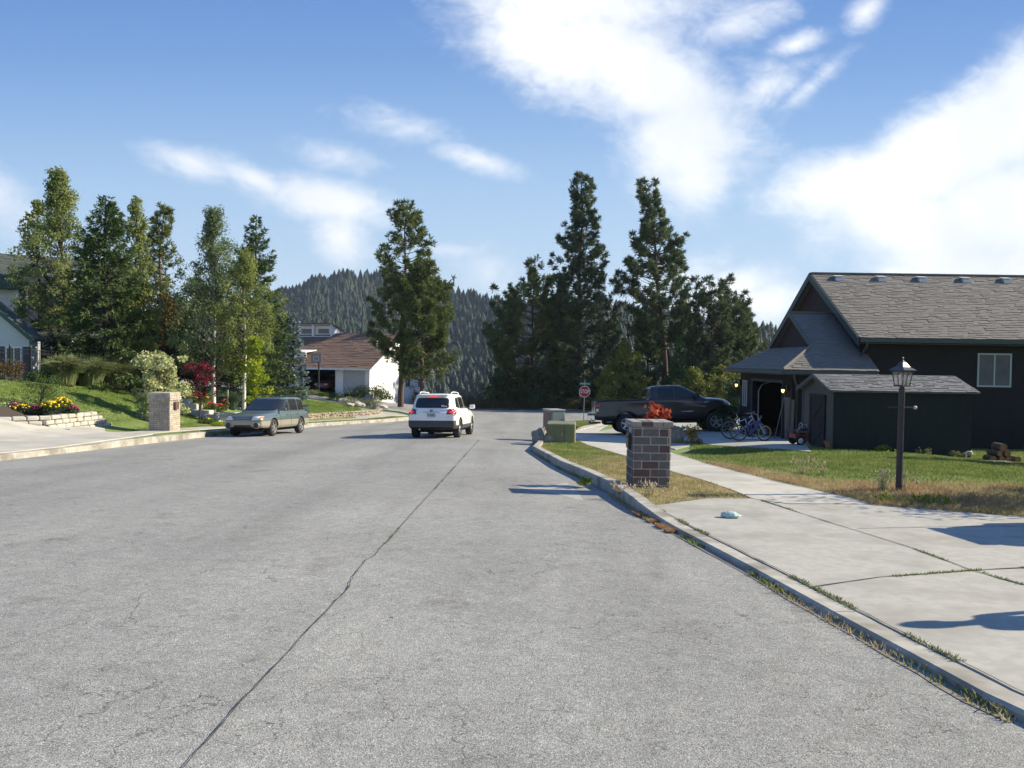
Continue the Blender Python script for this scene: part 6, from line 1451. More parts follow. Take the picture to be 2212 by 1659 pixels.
def needle_mesh(C, D, n, length, width, spread, droop=0.0):
    """C centres, D directions (m,3): each gets n thin triangles fanning round D"""
    m = len(C); C = np.repeat(C, n, 0); D = np.repeat(D, n, 0)
    R = rng.normal(size=(m*n, 3)); d = D + R*spread; d[:, 2] -= droop; d /= np.linalg.norm(d, axis=1)[:, None]+1e-9
    L = length*rng.uniform(.6, 1.15, (m*n, 1)); s = np.cross(d, rng.normal(size=(m*n, 3))); s /= np.linalg.norm(s, axis=1)[:, None]+1e-9
    w = width*rng.uniform(.7, 1.2, (m*n, 1)); a = C + s*w/2; b = C - s*w/2; t = C + d*L
    mid = C+d*L*.55
    V = np.stack([C, mid+s*w/2, t, mid-s*w/2], 1).reshape(-1, 3)
    Fq = np.arange(len(V)).reshape(-1, 4); return V, Fq
def leaf_quads(C, size, vert=0.0, aspect=.7):
    n = len(C); nrm = rng.normal(size=(n, 3)); nrm[:, 2] += vert; nrm /= np.linalg.norm(nrm, axis=1)[:, None]
    u = np.cross(nrm, rng.normal(size=(n, 3))); u /= np.linalg.norm(u, axis=1)[:, None]; v = np.cross(nrm, u)
    s = size*rng.uniform(.6, 1.25, (n, 1)); V = np.stack([C-u*s*.5, C+v*s*.5*aspect, C+u*s*.5, C-v*s*.5*aspect], 1).reshape(-1, 3)
    return V, np.arange(len(V)).reshape(-1, 4)
def cat(parts):
    Vs, Fs, o = [], [], 0
    for V, Fq in parts: Vs.append(V); Fs.append(Fq+o); o += len(V)
    return np.concatenate(Vs), np.concatenate(Fs)
def limb(mb, pts, r0, r1, n=6):
    k = len(pts)-1; mb.tube(pts, [r0+(r1-r0)*i/k for i in range(k+1)], n)
def trunk_path(H, lean, wob, n=12, ph=0):
    return [Vector((lean[0]*(i/n)**1.4+wob*sin(ph+i*.9)*.5*(i/n), lean[1]*(i/n)**1.4+wob*cos(ph*1.3+i*.7)*.5*(i/n), H*i/n)) for i in range(n+1)]
def along(path, t):
    f = max(0, min(.9999, t))*(len(path)-1); i = int(f); return path[i].lerp(path[i+1], f-i)

def pine(label, px, d, top, rpx, m, cb=.2, prof=None, lean_px=0, seed=1, step=.42, per=4, gap=.15, tuft=.42, group=None, wid=.085, nn=15, H=None, base=None, bark=None, dens=1.0, rise=.35, clump=0.0):
    global rng
    rng = np.random.default_rng(seed); random.seed(seed)
    p = P(px, 800, d); x, y = p.x, p.y; z = h(x, y)-.1; H = H or P(px, top, d).z - z; R = rpx*d/F; lean = (lean_px*d/F, 0)
    r = empty('pine_tree', label, 'tree', (x, y, z), 0, group)
    path = trunk_path(H, lean, .3, 14, seed); mb = MB(); rt = .012*H+.05
    mb.tube(path, [rt*(1-.93*(i/14)**.9)+.012 for i in range(15)], 9); prof = prof or (lambda t: (1-t)**.7)
    C, D = [], []; zz = cb*H
    while zz < H*.985:
        t = (zz-cb*H)/(H*(1-cb)); n = per if t < .9 else 3
        for k in range(n):
            if random.random() < gap*(1-.6*t): continue
            a = random.uniform(0, 2*pi); L = max(.25, R*prof(t)*random.choice((random.uniform(.55, .9), random.uniform(.8, 1.15)))*(1+.38*mnoise.noise(Vector((cos(a)*1.3, sin(a)*1.3+seed, zz*4.2/H*1.6))))); z0 = zz+random.uniform(-.25, .25)
            o = along(path, z0/H); el = -.15+rise*1.2*t+random.uniform(-.1, .2); pts = [o]
            for j in range(1, 6):
                f = j/5; e2 = el+.55*f*f
                pts.append(o+Vector((cos(a)*L*f, sin(a)*L*f, L*f*math.tan(max(-.6, min(.9, el*.8+.35*f*f))))))
            limb(mb, pts, .018+.012*L, .008, 4)
            nt = max(2, int(L*2.5*dens))
            for q in range(nt):
                f = 1-random.random()**1.4*.52 if q else 1.0
                b = along(pts, f); side = (1.05-f)*L*.42+.12; aa = a+random.uniform(-1.3, 1.3)
                c = b+Vector((cos(aa)*side*random.random(), sin(aa)*side*random.random(), random.uniform(-.05, .28)*min(1, L)))
                C.append(c); D.append(Vector((cos(aa)*.55, sin(aa)*.55, .75)))
        zz += step*random.uniform(.75, 1.25)*(1-.35*t)
    C.append(path[-1]); D.append(Vector((0, 0, 1)))
    C = np.array([tuple(c) for c in C]); D = np.array([tuple(c) for c in D])
    parts = [needle_mesh(C, D, nn+6, tuft*.92, wid*.8, .85)]
    V, Fq = cat(parts); me = np_mesh('crown', V, Fq); link('crown', me, r, [m]); mb.build('trunk', bark or M_BARK, r)
    return r
def spruce(label, px, d, top, rpx, m, seed=1, cb=.04, group=None, name='spruce_tree', droop=.35, step=.2, dens=1.0, nl=.24, prof=None, x=None, y=None, H=None, R=None, bot=None, per=7):
    global rng
    rng = np.random.default_rng(seed); random.seed(seed)
    if x is None: p = P(px, 800, d); x, y = p.x, p.y
    z = h(x, y)-.1; H = H or P(px, top, d).z - z; R = R or rpx*d/F; prof = prof or (lambda t: (1-t)**.8)
    r = empty(name, label, 'tree', (x, y, z), 0, group); path = trunk_path(H, (0, 0), .05, 8, seed); mb = MB(); mb.tube(path, [(.012*H+.03)*(1-.95*i/8)+.008 for i in range(9)], 7)
    C, D = [], []; zz = cb*H
    while zz < H*.99:
        t = (zz-cb*H)/(H*(1-cb))
        for k in range(per if t < .85 else 5):
            a = random.uniform(0, 2*pi); L = max(.10, R*prof(t)*random.uniform(.6, 1.12)); o = along(path, zz/H+random.uniform(-.01, .01)); up = .9*t-.25; pts = [o]
            for j in range(1, 5): f = j/4; pts.append(o+Vector((cos(a)*L*f, sin(a)*L*f, L*(up*f-.15*f+.35*f**3*.6))))
            if L > .35: limb(mb, pts, .010+.008*L, .004, 3)
            nt = max(2, int(L*9*dens))
            for q in range(nt):
                f = random.uniform(.2, 1.0); b = along(pts, f); sgn = random.choice((-1, 1)); aa = a+sgn*random.uniform(.3, .9); ln = (1.1-f)*L*.4*random.random()
                c = b+Vector((cos(aa)*ln, sin(aa)*ln, -droop*ln)); C.append(c); D.append(Vector((cos(aa), sin(aa), -droop*.5+up*.5)))
        zz += step*random.uniform(.8, 1.2)*(1-.3*t)
    C = np.array([tuple(c) for c in C]); D = np.array([tuple(c) for c in D])
    V, Fq = needle_mesh(C, D, 7, nl, .055, .45); me = np_mesh('crown', V, Fq); link('crown', me, r, [m]); mb.build('trunk', M_BARKD, r); return r
def broad(label, px, d, top, rpx, m, seed=1, name='birch_tree', cb=.2, leaf=.13, n=9000, clumps=90, prof=None, group=None, bark=None, x=None, y=None, H=None, R=None, cat_='tree', droop=0.0, csize=.45, tr=None, multi=1, dz=0.0, stem='trunk', vert=0):
    global rng
    rng = np.random.default_rng(seed); random.seed(seed)
    if x is None: p = P(px, 800, d); x, y = p.x, p.y
    z = h(x, y)-.06+dz; H = H or P(px, top, d).z - z; R = R or rpx*d/F; prof = prof or (lambda t: max(.1, sin(pi*min(1, t*.9+.12))**.8))
    r = empty(name, label, cat_, (x, y, z), 0, group); mb = MB(); tr = tr or (.010*H+.02); paths = []
    for k in range(multi):
        a = random.uniform(0, 2*pi); ln = (R*.35*cos(a), R*.35*sin(a)) if multi > 1 else (random.uniform(-.1, .1)*R, 0); pth = trunk_path(H*random.uniform(.85, .97), ln, R*.12, 9, seed+k); paths.append(pth)
        mb.tube(pth, [tr*(1-.9*i/9)+.004 for i in range(10)], 7)
    CC = []; m2 = MB()
    for k in range(clumps):
        t = random.random()**.85; zz = H*(cb+(1-cb)*t); a = random.uniform(0, 2*pi); rr = R*prof(t)*random.random()**.5*(1+.85*mnoise.noise(Vector((cos(a)*1.2+seed, sin(a)*1.2, zz*5/H)))); pth = random.choice(paths); o = along(pth, zz/H*.98)
        c = Vector((o.x*.4+cos(a)*rr, o.y*.4+sin(a)*rr, zz)); st = along(pth, max(.05, (zz-rr*.7)/H)); CC.append(c)
        limb(m2, [st, st.lerp(c, .45)+Vector((0, 0, .10*rr)), c], .005+tr*.16, .003, 3)
    CC = np.array([tuple(c) for c in CC]); per = n//clumps
    sz = csize*rng.uniform(.6, 1.3, (len(CC), 1)); Cs = np.repeat(CC, per, 0); S = np.repeat(sz, per, 0)
    off = rng.normal(size=Cs.shape); off /= np.linalg.norm(off, axis=1)[:, None]; off *= rng.random((len(off), 1))**.5; off *= S; off[:, 2] *= .8+droop; off[:, 2] -= droop*S[:, 0]*.5
    V, Fq = leaf_quads(Cs+off, leaf, vert); V[:, 2] = np.maximum(V[:, 2], .02)
    me = np_mesh('crown' if cat_ == 'tree' else 'foliage', V, Fq); link('crown' if cat_ == 'tree' else 'foliage', me, r, [m]); mb.build(stem, bark or M_BARKD, r); m2.build('branches', M_BARKD, r); return r

# ---- left garden trees
AS = lambda t: .35+.65*sin(pi*min(1, t*.8+.15)) if t < .75 else .25+.5*(1-t)
broad('tall yellow-green poplar highest at the far left, in front of the white shingled house', 130, 44, 376, 96, M_ASPEN, 3, 'poplar_tree', .24, .12, 19000, 200, lambda t: .55+.45*sin(pi*t) if t < .6 else max(.14, 1.05-t*.95), bark=M_BARKD, csize=.40)
broad('shorter yellow-green poplar top at the very left, left of the tallest poplar', 86, 45, 440, 48, M_ASPEN, 4, 'poplar_tree', .30, .15, 5000, 70, bark=M_BARKD, csize=.38)
spruce('big dark spruce with drooping branches, widest tree at the left', 228, 41, 428, 116, M_SPRUCE, 5, dens=1.25, step=.21, prof=lambda t: (1-t)**.62, nl=.27)
broad('yellowing thin tree top just right of the big dark spruce crown', 292, 46, 432, 30, M_BIRCHY, 6, 'birch_tree', .4, .15, 4500, 60, csize=.38)
broad('small yellow leaved tree between the big dark spruce and the slim pine', 312, 42, 608, 34, M_BIRCHY, 7, 'garden_tree', .35, .13, 3800, 50, csize=.35)
pine('slim pine standing alone between the big spruce and the birches', 347, 58, 450, 40, M_PINE2, .28, lambda t: (.55+.6*t if t < .45 else 1.25*(1-t)**.6), seed=8, step=.30, per=5, gap=.06, tuft=.42, nn=16, dens=1.3)
broad('rusty orange-brown tree below the slim pine', 352, 49, 640, 46, M_ORNG, 9, 'garden_tree', .25, .13, 6500, 80, csize=.45)
broad('tall birch with white trunk and grey-green leaves behind the green wagon', 462, 43.5, 455, 100, M_BIRCH, 10, 'birch_tree', .20, .105, 23000, 240, lambda t: (.45+.55*sin(pi*min(1, t*1.2+.1))) if t < .7 else max(.10, 1.35*(1-t)+.05), bark=M_WBARK, csize=.40, droop=.3, tr=.13)
broad('yellowing birch right of the tall white trunk birch', 528, 42.5, 545, 64, M_BIRCHY, 11, 'birch_tree', .25, .105, 13000, 130, bark=M_WBARK, csize=.38, droop=.3)
spruce('large green fir right of the birches with a pointed leader', 552, 48, 466, 98, M_SPRUCE, 12, cb=.10, step=.24, dens=1.05, prof=lambda t: (1-t)**.72, name='fir_tree', nl=.26, droop=.15)
spruce('silvery blue spruce beside the brown roofed white house', 634, 51, 676, 40, M_BLUESP, 13, cb=.02, step=.17, dens=1.3, prof=lambda t: (1-t)**.65, nl=.2)
broad('young lime yellow maple in front of the large green fir', 550, 41, 733, 30, M_LIME, 14, 'maple_tree', .28, .13, 3600, 50, csize=.26, tr=.035, bark=M_BARK)
broad('small dark crimson Japanese maple above the flower bed', 432, 40, 786, 31, M_REDM, 15, 'japanese_maple', .45, .08, 3400, 44, lambda t: 1.0-.25*t, csize=.22, tr=.03, multi=3)
for i, (px, d, top, rp, lab) in enumerate(((60, 47, 740, 40, 'dark bush at the far left in front of the white shingled house'), (130, 46, 735, 46, 'dark bush under the tall poplar'), (385, 50, 650, 52, 'dark leafy bush between the rusty tree and the tall birch'), (300, 50, 690, 45, 'dark bush behind the cream leaved shrub'),
     (500, 50, 655, 50, 'dark bush behind the yellowing birch'), (590, 52, 690, 42, 'dark bush between the green fir and the blue spruce'), (430, 53, 600, 50, 'taller dark tree behind the tall birch crown'), (210, 48, 620, 66, 'dark evergreen bush behind the big dark spruce'), (285, 47, 640, 48, 'dark bush right of the big dark spruce, below the yellowing tree'), (155, 45.5, 640, 46, 'tall dark bush filling the gap left of the big dark spruce'))):
    broad(lab, px, d, top, rp, M_DKBUSH, 20+i, 'bush', .02, .17, 6500, 70, lambda t: 1-.45*t, csize=.60, cat_='bush', stem='stem', multi=3)

def grass_mound(label, px, py, dz, R, H_, m, n=2200, seed=0, name='ornamental_grass', group=None, w=.022, x=None, y=None, curl=.8):
    rg = np.random.default_rng(seed)
    if x is None: p = G(px, py); x, y = p.x, p.y
    z = h(x, y)+dz; a = rg.uniform(0, 2*pi, n); L = rg.uniform(.6, 1.1, n); lean = rg.random(n)**.7*curl; r0 = R*.35*rg.random(n)**.5; a0 = rg.uniform(0, 2*pi, n)
    B0 = np.stack([r0*np.cos(a0), r0*np.sin(a0), np.zeros(n)], 1); ux = np.stack([np.cos(a), np.sin(a), np.zeros(n)], 1); up = np.array([[0, 0, 1.0]])
    M1 = B0+ux*(R*.35*lean*L)[:, None]+up*(H_*.72*L)[:, None]; T1 = B0+ux*(R*1.0*lean*L)[:, None]+up*(H_*(1-.45*lean)*L)[:, None]
    s = np.cross(ux, rg.normal(size=(n, 3))); s /= np.linalg.norm(s, axis=1)[:, None]; s *= w/2
    V = np.concatenate([np.stack([B0-s*.7, B0+s*.7, M1+s, M1-s], 1).reshape(-1, 3), np.stack([M1-s, M1+s, T1+s*.15, T1-s*.15], 1).reshape(-1, 3)]); me = np_mesh(name, V, np.arange(len(V)).reshape(-1, 4))
    o = link(name, me, None, [m]); o.location = (x, y, z); return tag(o, label, 'plant', group)
for i, (px, py, R_, H_, lab) in enumerate(((140, 832, 1.2, 1.4, 'leftmost olive grass mound of the hedge on the lawn'), (196, 836, 1.3, 1.5, 'second olive grass mound from the left of the hedge'), (246, 839, 1.3, 1.55, 'olive grass mound left of the cream leaved shrub'), (295, 842, .8, 1.1, 'low olive grass mound under the cream leaved shrub'))):
    grass_mound(lab, px, py, 0, R_, H_, M_OLIVE, 9000, 30+i, group='ornamental grass hedge', w=.035)
broad('large cream leaved variegated shrub beside the cream brick pillar', 346, 37.0, 766, 54, M_CREAM, 40, 'shrub', .08, .11, 9000, 90, lambda t: 1.0-.35*t, csize=.30, cat_='shrub', stem='stem', multi=3)
def shrub(label, px, py, R, H_, m, seed, n=1500, leaf=.06, name='shrub', cat_='shrub', group=None, dz=0, cl=26, cs=None, multi=2, cb=.05):
    p = G(px, py); return broad(label, px, p.y, 0, 0, m, seed, name, cb, leaf, n, cl, lambda t: 1-.4*t, group, x=p.x, y=p.y, H=H_, R=R, cat_=cat_, csize=cs or R*.4, multi=multi, dz=dz, stem='stem', tr=.012)
shrub('red-orange bush by the iron fence at the far left', 22, 822, .75, .8, leafmat('rust_leaves', (.13, .05, .025), (.09, .11, .035), scale=4), 41, 1800, .07)
shrub('small bright green plant by the fence post at the far left', 82, 826, .5, .55, M_BUSH, 42, 1200)
shrub('dark crimson bush behind the fence at the left', 64, 812, .7, 1.0, M_REDM, 43, 1800, .08)
shrub('bright green bush rising behind the olive grass mounds', 180, 826, .9, 1.7, M_BUSH, 44, 3500, .08)
# planter plants
ZB = -.68
def bed_plant(label, px, yb, R, H_, m, seed, flower=None, nf=40, fs=.05, d=None, group=None, name='flower_clump'):
    d = d or 30.9; p = P(px, yb, d); x, y = p.x, p.y; z = ZB if d < 34 else h(x, y)
    global rng
    rng = np.random.default_rng(seed); r = empty(name, label, 'flowers' if flower else 'plant', (x, y, z), 0, group)
    n = int(900*R/.3); c = rng.normal(size=(n, 3)); c /= np.linalg.norm(c, axis=1)[:, None]; c *= rng.random((n, 1))**.4; c *= np.array([[R, R*.8, H_*.5]]); c[:, 2] += H_*.5
    V, Fq = leaf_quads(c, .055); me = np_mesh('foliage', V, Fq); link('foliage', me, r, [m])
    if flower:
        a = rng.uniform(0, 2*pi, nf); e = rng.uniform(.15, 1, nf)*pi/2; cc = np.stack([R*.95*np.cos(e)*np.cos(a), R*.8*np.cos(e)*np.sin(a), H_*.5+H_*.58*np.sin(e)], 1); mb = MB()
        for q in cc:
            T = Matrix.Translation(Vector(q)) @ Matrix.Rotation(random.uniform(-.6, .6), 4, 'X') @ Matrix.Rotation(random.uniform(-.6, .6), 4, 'Y'); mb.lathe([(fs*.2, -.012), (fs*.85, .004), (fs, .016), (fs*.5, .028), (0, .03)], 7, mat=T)
        mb.build('blossoms', flower, r)
    return r
YEL = mat('yellow_petals', (.75, .56, .01), .6, trans=.2); PNK = mat('magenta_petals', (.42, .02, .14), .6, trans=.2); REDF = mat('red_petals', (.62, .05, .03), .6, trans=.2); ORF = mat('orange_petals', (.72, .24, .02), .6, trans=.2); CORF = mat('coral_petals', (.5, .10, .12), .6, trans=.2)
bed_plant('yellow mums at the left of the stone planter', 48, 898, .33, .36, M_DKBUSH, 50, YEL, 34, .045, group='yellow mums in the planter')
bed_plant('yellow mums in the middle of the stone planter', 108, 898, .38, .48, M_DKBUSH, 51, YEL, 60, .05, group='yellow mums in the planter')
bed_plant('tallest yellow mums at the right of the stone planter', 133, 898, .42, .60, M_DKBUSH, 52, YEL, 70, .05, d=31.3, group='yellow mums in the planter')
bed_plant('magenta flowers between two clumps of yellow mums', 82, 898, .30, .34, M_DKBUSH, 53, PNK, 30, .04)
bed_plant('coral red flowers left of the yellow mums in the planter', 33, 896, .28, .42, M_DKBUSH, 54, CORF, 24, .04, d=31.0)
bed_plant('pink and purple flowers at the right end of the planter', 156, 898, .26, .32, M_DKBUSH, 55, PNK, 26, .04, d=31.2)
bed_plant('low dark leafy plant with pale flowers at the left of the planter', 10, 898, .35, .40, M_DKBUSH, 56, mat('pale_petals', (.55, .50, .30), .6), 14, .03)
p = P(86, 880, 32.0); broad('loose green shrub rising behind the planter flowers', 86, 32, 0, 0, M_BUSH, 57, 'shrub', .1, .05, 2600, 60, lambda t: .5+.5*t, x=p.x, y=p.y, H=1.15, R=1.0, cat_='shrub', csize=.22, multi=5, dz=.25, stem='stem', tr=.012)
# second bed: poppies and marigolds up the slope
for i, (px, py, R_, H_, m_, fl, nf, lab) in enumerate(((392, 868, .35, .4, M_BUSH, REDF, 9, 'few red flowers highest on the slope above the step stones'), (412, 876, .45, .5, M_BUSH, YEL, 26, 'yellow flowers above the step stones'), (437, 872, .35, .5, M_BUSH, ORF, 16, 'orange flowers right of the yellow ones on the slope'), (424, 884, .5, .4, M_LIME, None, 0, 'yellow-green leafy plant above the step stones'),
    (452, 888, .45, .42, M_BUSH, REDF, 30, 'bright red poppies in the middle of the slope bed'), (474, 890, .45, .40, M_BUSH, REDF, 22, 'red flowers left of the round blue-green shrub'), (484, 884, .3, .5, M_BUSH, CORF, 12, 'coral flowers beside the pale yellow stake'), (440, 895, .45, .34, M_BUSH, None, 0, 'green plants at the top of the lowest step stone'), (466, 902, .45, .3, M_BUSH, None, 0, 'low green plants on top of the block wall'),
    (450, 917, .5, .26, M_BUSH, YEL, 6, 'low weedy plants at the foot of the block wall'), (478, 922, .5, .24, M_LIME, None, 0, 'yellow-green ground plants left of the wagon bumper'))):
    q = G(px, py); bed_plant(lab, px, py, R_, H_, m_, 60+i, fl, nf, .06, d=q.y)
grass_mound('round blue-green tussock behind the wagon hood', 500, 884, 0, .75, 1.0, leafmat('bluegreen_blades', (.10, .15, .10), (.14, .19, .12)), 3500, 75, 'tussock', w=.03)
shrub('dark clipped shrub behind the wagon windshield', 530, 872, .7, .85, M_DKBUSH, 76, 2600, .07)
# rock garden plants along the ridge of the middle lawn
for i, (px, py, R_, H_, m_, lab) in enumerate(((655, 850, .5, .35, M_LIME, 'leftmost yellow plant on the lawn ridge'), (676, 853, .8, .35, M_OLIVE, 'wide low olive plant on the lawn ridge'), (697, 856, .55, .3, M_LIME, 'yellow plant second from the left on the lawn ridge'), (715, 862, .8, .5, M_BUSH, 'green plant on the lawn ridge below the garage door'), (732, 866, .5, .45, M_LIME, 'yellow plant beside the pale rocks on the ridge'),
    (762, 875, .9, .55, M_OLIVE, 'olive plant left of the pointed rock'), (806, 882, .75, .65, M_OLIVE, 'round olive bush at the right end of the lawn ridge'))):
    shrub(lab, px, py, R_, H_, m_, 80+i, 1300, .07, group='plants along the lawn ridge')
for i, (px, py, s, lab) in enumerate(((742, 870, .45, 'pale rock on the lawn ridge right of the yellow plant'), (775, 879, .5, 'pale rock between two olive plants on the ridge'), (792, 873, .55, 'pointed grey rock behind the olive bush'), (822, 885, .5, 'flat pale rock at the right tip of the lawn'), (755, 878, .35, 'smallest pale rock in the middle of the ridge'))):
    q = G(px, py); rock('rock', (q.x, q.y, q.z+s*.25), (s, s*.7, s*(.5 if i != 2 else .95)), lab, M_ROCKG if i == 2 else MATS['cast_block'], 20+i)
shrub('low dark juniper mound in front of the white house wall', 795, 862, 2.4, 1.0, M_DKBUSH, 95, 6000, .13, cl=70, cs=.7)
shrub('leafy dark bush at the foot of the two pines', 885, 866, 1.1, 1.6, M_DKBUSH, 96, 2600, .12, cl=50, cs=.3)

# ---- two pines by the white house
pine('taller pine with ragged top in front of the white house wall', 866, 67, 440, 80, M_PINE2, .19, lambda t: (.95 if t < .4 else (.72 if t < .65 else .55)) if t < .8 else 2.2*(1-t)+.12, lean_px=10, seed=201, step=.46, per=5, gap=.18, tuft=.50, nn=17, wid=.10, dens=1.3)
pine('shorter dense pine right of the ragged pine by the white house', 912, 65, 566, 66, M_PINE2, .20, lambda t: .75+.25*sin(pi*t) if t < .7 else 1.8*(1-t)**.8+.1, seed=202, step=.36, per=6, gap=.10, tuft=.50, nn=17, wid=.10, dens=1.5)
# ---- tall conifers beyond the cross street
pine('bushy pine at the left of the conifer group with a thin leader', 1150, 86, 565, 86, M_PINE2, .05, lambda t: (1.0 if t < .5 else 1.0-1.6*(t-.5)) if t < .85 else .22, seed=103, step=.55, per=5, gap=.16, tuft=.58, nn=16, wid=.12, dens=1.3)
pine('small dense pine at the left edge of the conifer group', 1100, 84, 640, 44, M_PINE2, .05, lambda t: (1-t)**.5, seed=104, step=.5, per=5, gap=.12, tuft=.55, nn=16, wid=.12, dens=1.3)
pine('tallest pine, straight with a pointed crown, behind the stop sign', 1250, 84, 380, 80, M_PINE3, .06, lambda t: 1.05 if t < .25 else (1.0-.35*(t-.25)/.3 if t < .55 else (.65 if t < .62 else max(.30, .60-.35*(t-.62)/.2) if t < .9 else 3.2*(1-t)+.06)), seed=205, step=.40, per=6, gap=.16, tuft=.55, nn=16, wid=.10, dens=1.25)
pine('tall leaning pine with open clumped branches right of the tallest pine', 1442, 83, 395, 78, M_PINE, .26, lambda t: (.85 if t < .3 else (1.0 if t < .45 else .72)) if t < .6 else max(.22, .95*(1-t)+.12), lean_px=-54, seed=306, step=.52, per=6, gap=.20, tuft=.62, nn=20, wid=.11, dens=1.35)
pine('broad bushy pine with several tops left of the dark house', 1535, 79, 618, 72, M_PINE3, .04, lambda t: 1.0 if t < .55 else 1.0-1.3*(t-.55)+.05, seed=107, step=.5, per=6, gap=.14, tuft=.56, nn=17, wid=.11, dens=1.3)
pine('pine with round tops just left of the dark house roof', 1585, 81, 640, 50, M_PINE, .04, lambda t: 1.0 if t < .6 else 1.6*(1-t)+.3, seed=108, step=.52, per=6, gap=.14, tuft=.56, nn=17, wid=.11, dens=1.3)
mb = MB(); limb(mb, [Vector((0, 0, 0)), Vector((.1, 0, 6)), Vector((.05, 0, 12.2))], .14, .05, 7); limb(mb, [Vector((.1, 0, 10.5)), Vector((.6, 0, 10.9))], .03, .01, 5); limb(mb, [Vector((.08, 0, 11.2)), Vector((-.35, 0, 11.5))], .03, .01, 5)
q = P(1561, 800, 78.5); o = mb.build('dead_tree', M_BARKD); o.location = (q.x, q.y, h(q.x, q.y)); k_ = (P(1561, 603, 78.5).z-o.location.z)/12.2; o.scale = (1, 1, k_); tag(o, 'thin dead snag poking above the broad bushy pine', 'dead tree')
for i, (px, d, top, rp, m_, lab) in enumerate(((1325, 90, 700, 44, M_PINE3, 'short dark pine between the two tallest pines'), (1400, 89, 690, 52, M_PINE3, 'dark pine below the leaning pine crown'), (1205, 91, 640, 52, M_PINE3, 'dark pine at the left foot of the tallest pine'), (1490, 90, 690, 50, M_PINE3, 'dark pine behind the small bright green fir'), (1620, 88, 705, 36, M_PINE3, 'small pine touching the eave of the dark house'))):
    pine(lab, px, d, top, rp, m_, .03, lambda t: 1.1*(1-t)**.45, seed=110+i, step=.6, per=6, gap=.06, tuft=.6, nn=15, wid=.13, dens=1.2)
spruce('small bright green fir behind the cab of the pickup', 1467, 76, 725, 38, M_GRSP, 120, cb=.02, name='fir_tree', step=.28, nl=.34, dens=.9)
broad('yellow-green leafy tree right of the stop sign', 1350, 77, 738, 44, M_DECY, 121, 'garden_tree', .05, .24, 6500, 90, csize=.55)
broad('lower yellow-green tree right behind the pickup bed', 1312, 76, 800, 34, M_DECY, 122, 'garden_tree', .03, .24, 3600, 50, csize=.5)
broad('olive leafy tree at the foot of the broad bushy pine', 1560, 74, 790, 50, M_DECY, 123, 'garden_tree', .03, .24, 5500, 70, csize=.5)
broad('olive bush right of the broad bushy pine foot, behind the pickup hood', 1500, 73, 800, 34, M_DECY, 124, 'garden_tree', .03, .22, 3000, 45, csize=.5)
for i, (px, d, top, rp, lab) in enumerate(((1085, 82, 800, 46, 'dark undergrowth bush at the left end of the roadside trees'), (1180, 82, 810, 52, 'dark undergrowth bush left of the stop sign'), (1275, 80, 815, 48, 'dark undergrowth bush right of the stop sign'), (1400, 80, 800, 52, 'dark undergrowth bush behind the pickup cab'), (1600, 66, 830, 40, 'dark hedge bush beside the garage window of the dark house'))):
    broad(lab, px, d, top, rp, M_DKBUSH, 130+i, 'bush', .0, .22, 4500, 60, lambda t: 1-.4*t, csize=.7, cat_='bush', stem='stem', multi=3)
p = P(1597, 850, 33.2); broad('dark clipped hedge at the garage corner behind the pickup bumper', 1597, 33, 0, 0, M_DKBUSH, 140, 'hedge', .0, .07, 7000, 70, lambda t: 1, x=8.75, y=34.6, H=1.15, R=.75, cat_='hedge', csize=.35, stem='stem', multi=4)
# trees beyond the right edge that shade the lawn
broad('round hedge beyond the right edge that shades the weedy bank', 0, 0, 0, 0, M_DKBUSH, 141, 'hedge', .0, .09, 9000, 110, lambda t: 1, x=11.0, y=13.4, H=2.9, R=1.35, cat_='hedge', csize=.6, stem='stem', multi=4)
spruce('spruce beyond the right edge that shades the lawn by the shed', 0, 0, 0, 0, M_SPRUCE, 142, x=19.5, y=21.6, H=6.5, R=2.0, step=.28, nl=.3)
spruce('second spruce beyond the right edge, behind the hedge', 0, 0, 0, 0, M_SPRUCE, 143, x=17.0, y=17.8, H=3.2, R=1.3, step=.28, nl=.3)

# ---- small plants on the right
shrub('yellow and orange shrub beside the split tan boulder', 1493, 960, .38, .62, M_YSHRUB, 150, 1100, .06, cl=34, cs=.16)
p = G(1405, 985); broad('scarlet leaved young maple showing above the dark brick pillar', 0, 0, 0, 0, M_SCAR, 151, 'young_maple', .58, .085, 800, 40, lambda t: .55+.45*sin(pi*t), x=2.74, y=15.75, H=1.52, R=.24, cat_='tree', csize=.12, multi=4, tr=.012, bark=M_BARK)
for i, (x, y, lab) in enumerate(((10.3, 22.75, 'yellow-green weed at the left foot of the shed wall'), (11.35, 22.75, 'small pale weed at the middle of the shed wall'), (12.35, 22.75, 'grey-green weed near the right end of the shed wall'))):
    broad(lab, 0, 0, 0, 0, (M_LIME, M_OLIVE, M_OLIVE)[i], 160+i, 'weed', .0, .05, 350, 14, lambda t: 1, x=x, y=y, H=.22, R=(.28, .14, .2)[i], cat_='weed', csize=.10, stem='stem', multi=2, tr=.005)
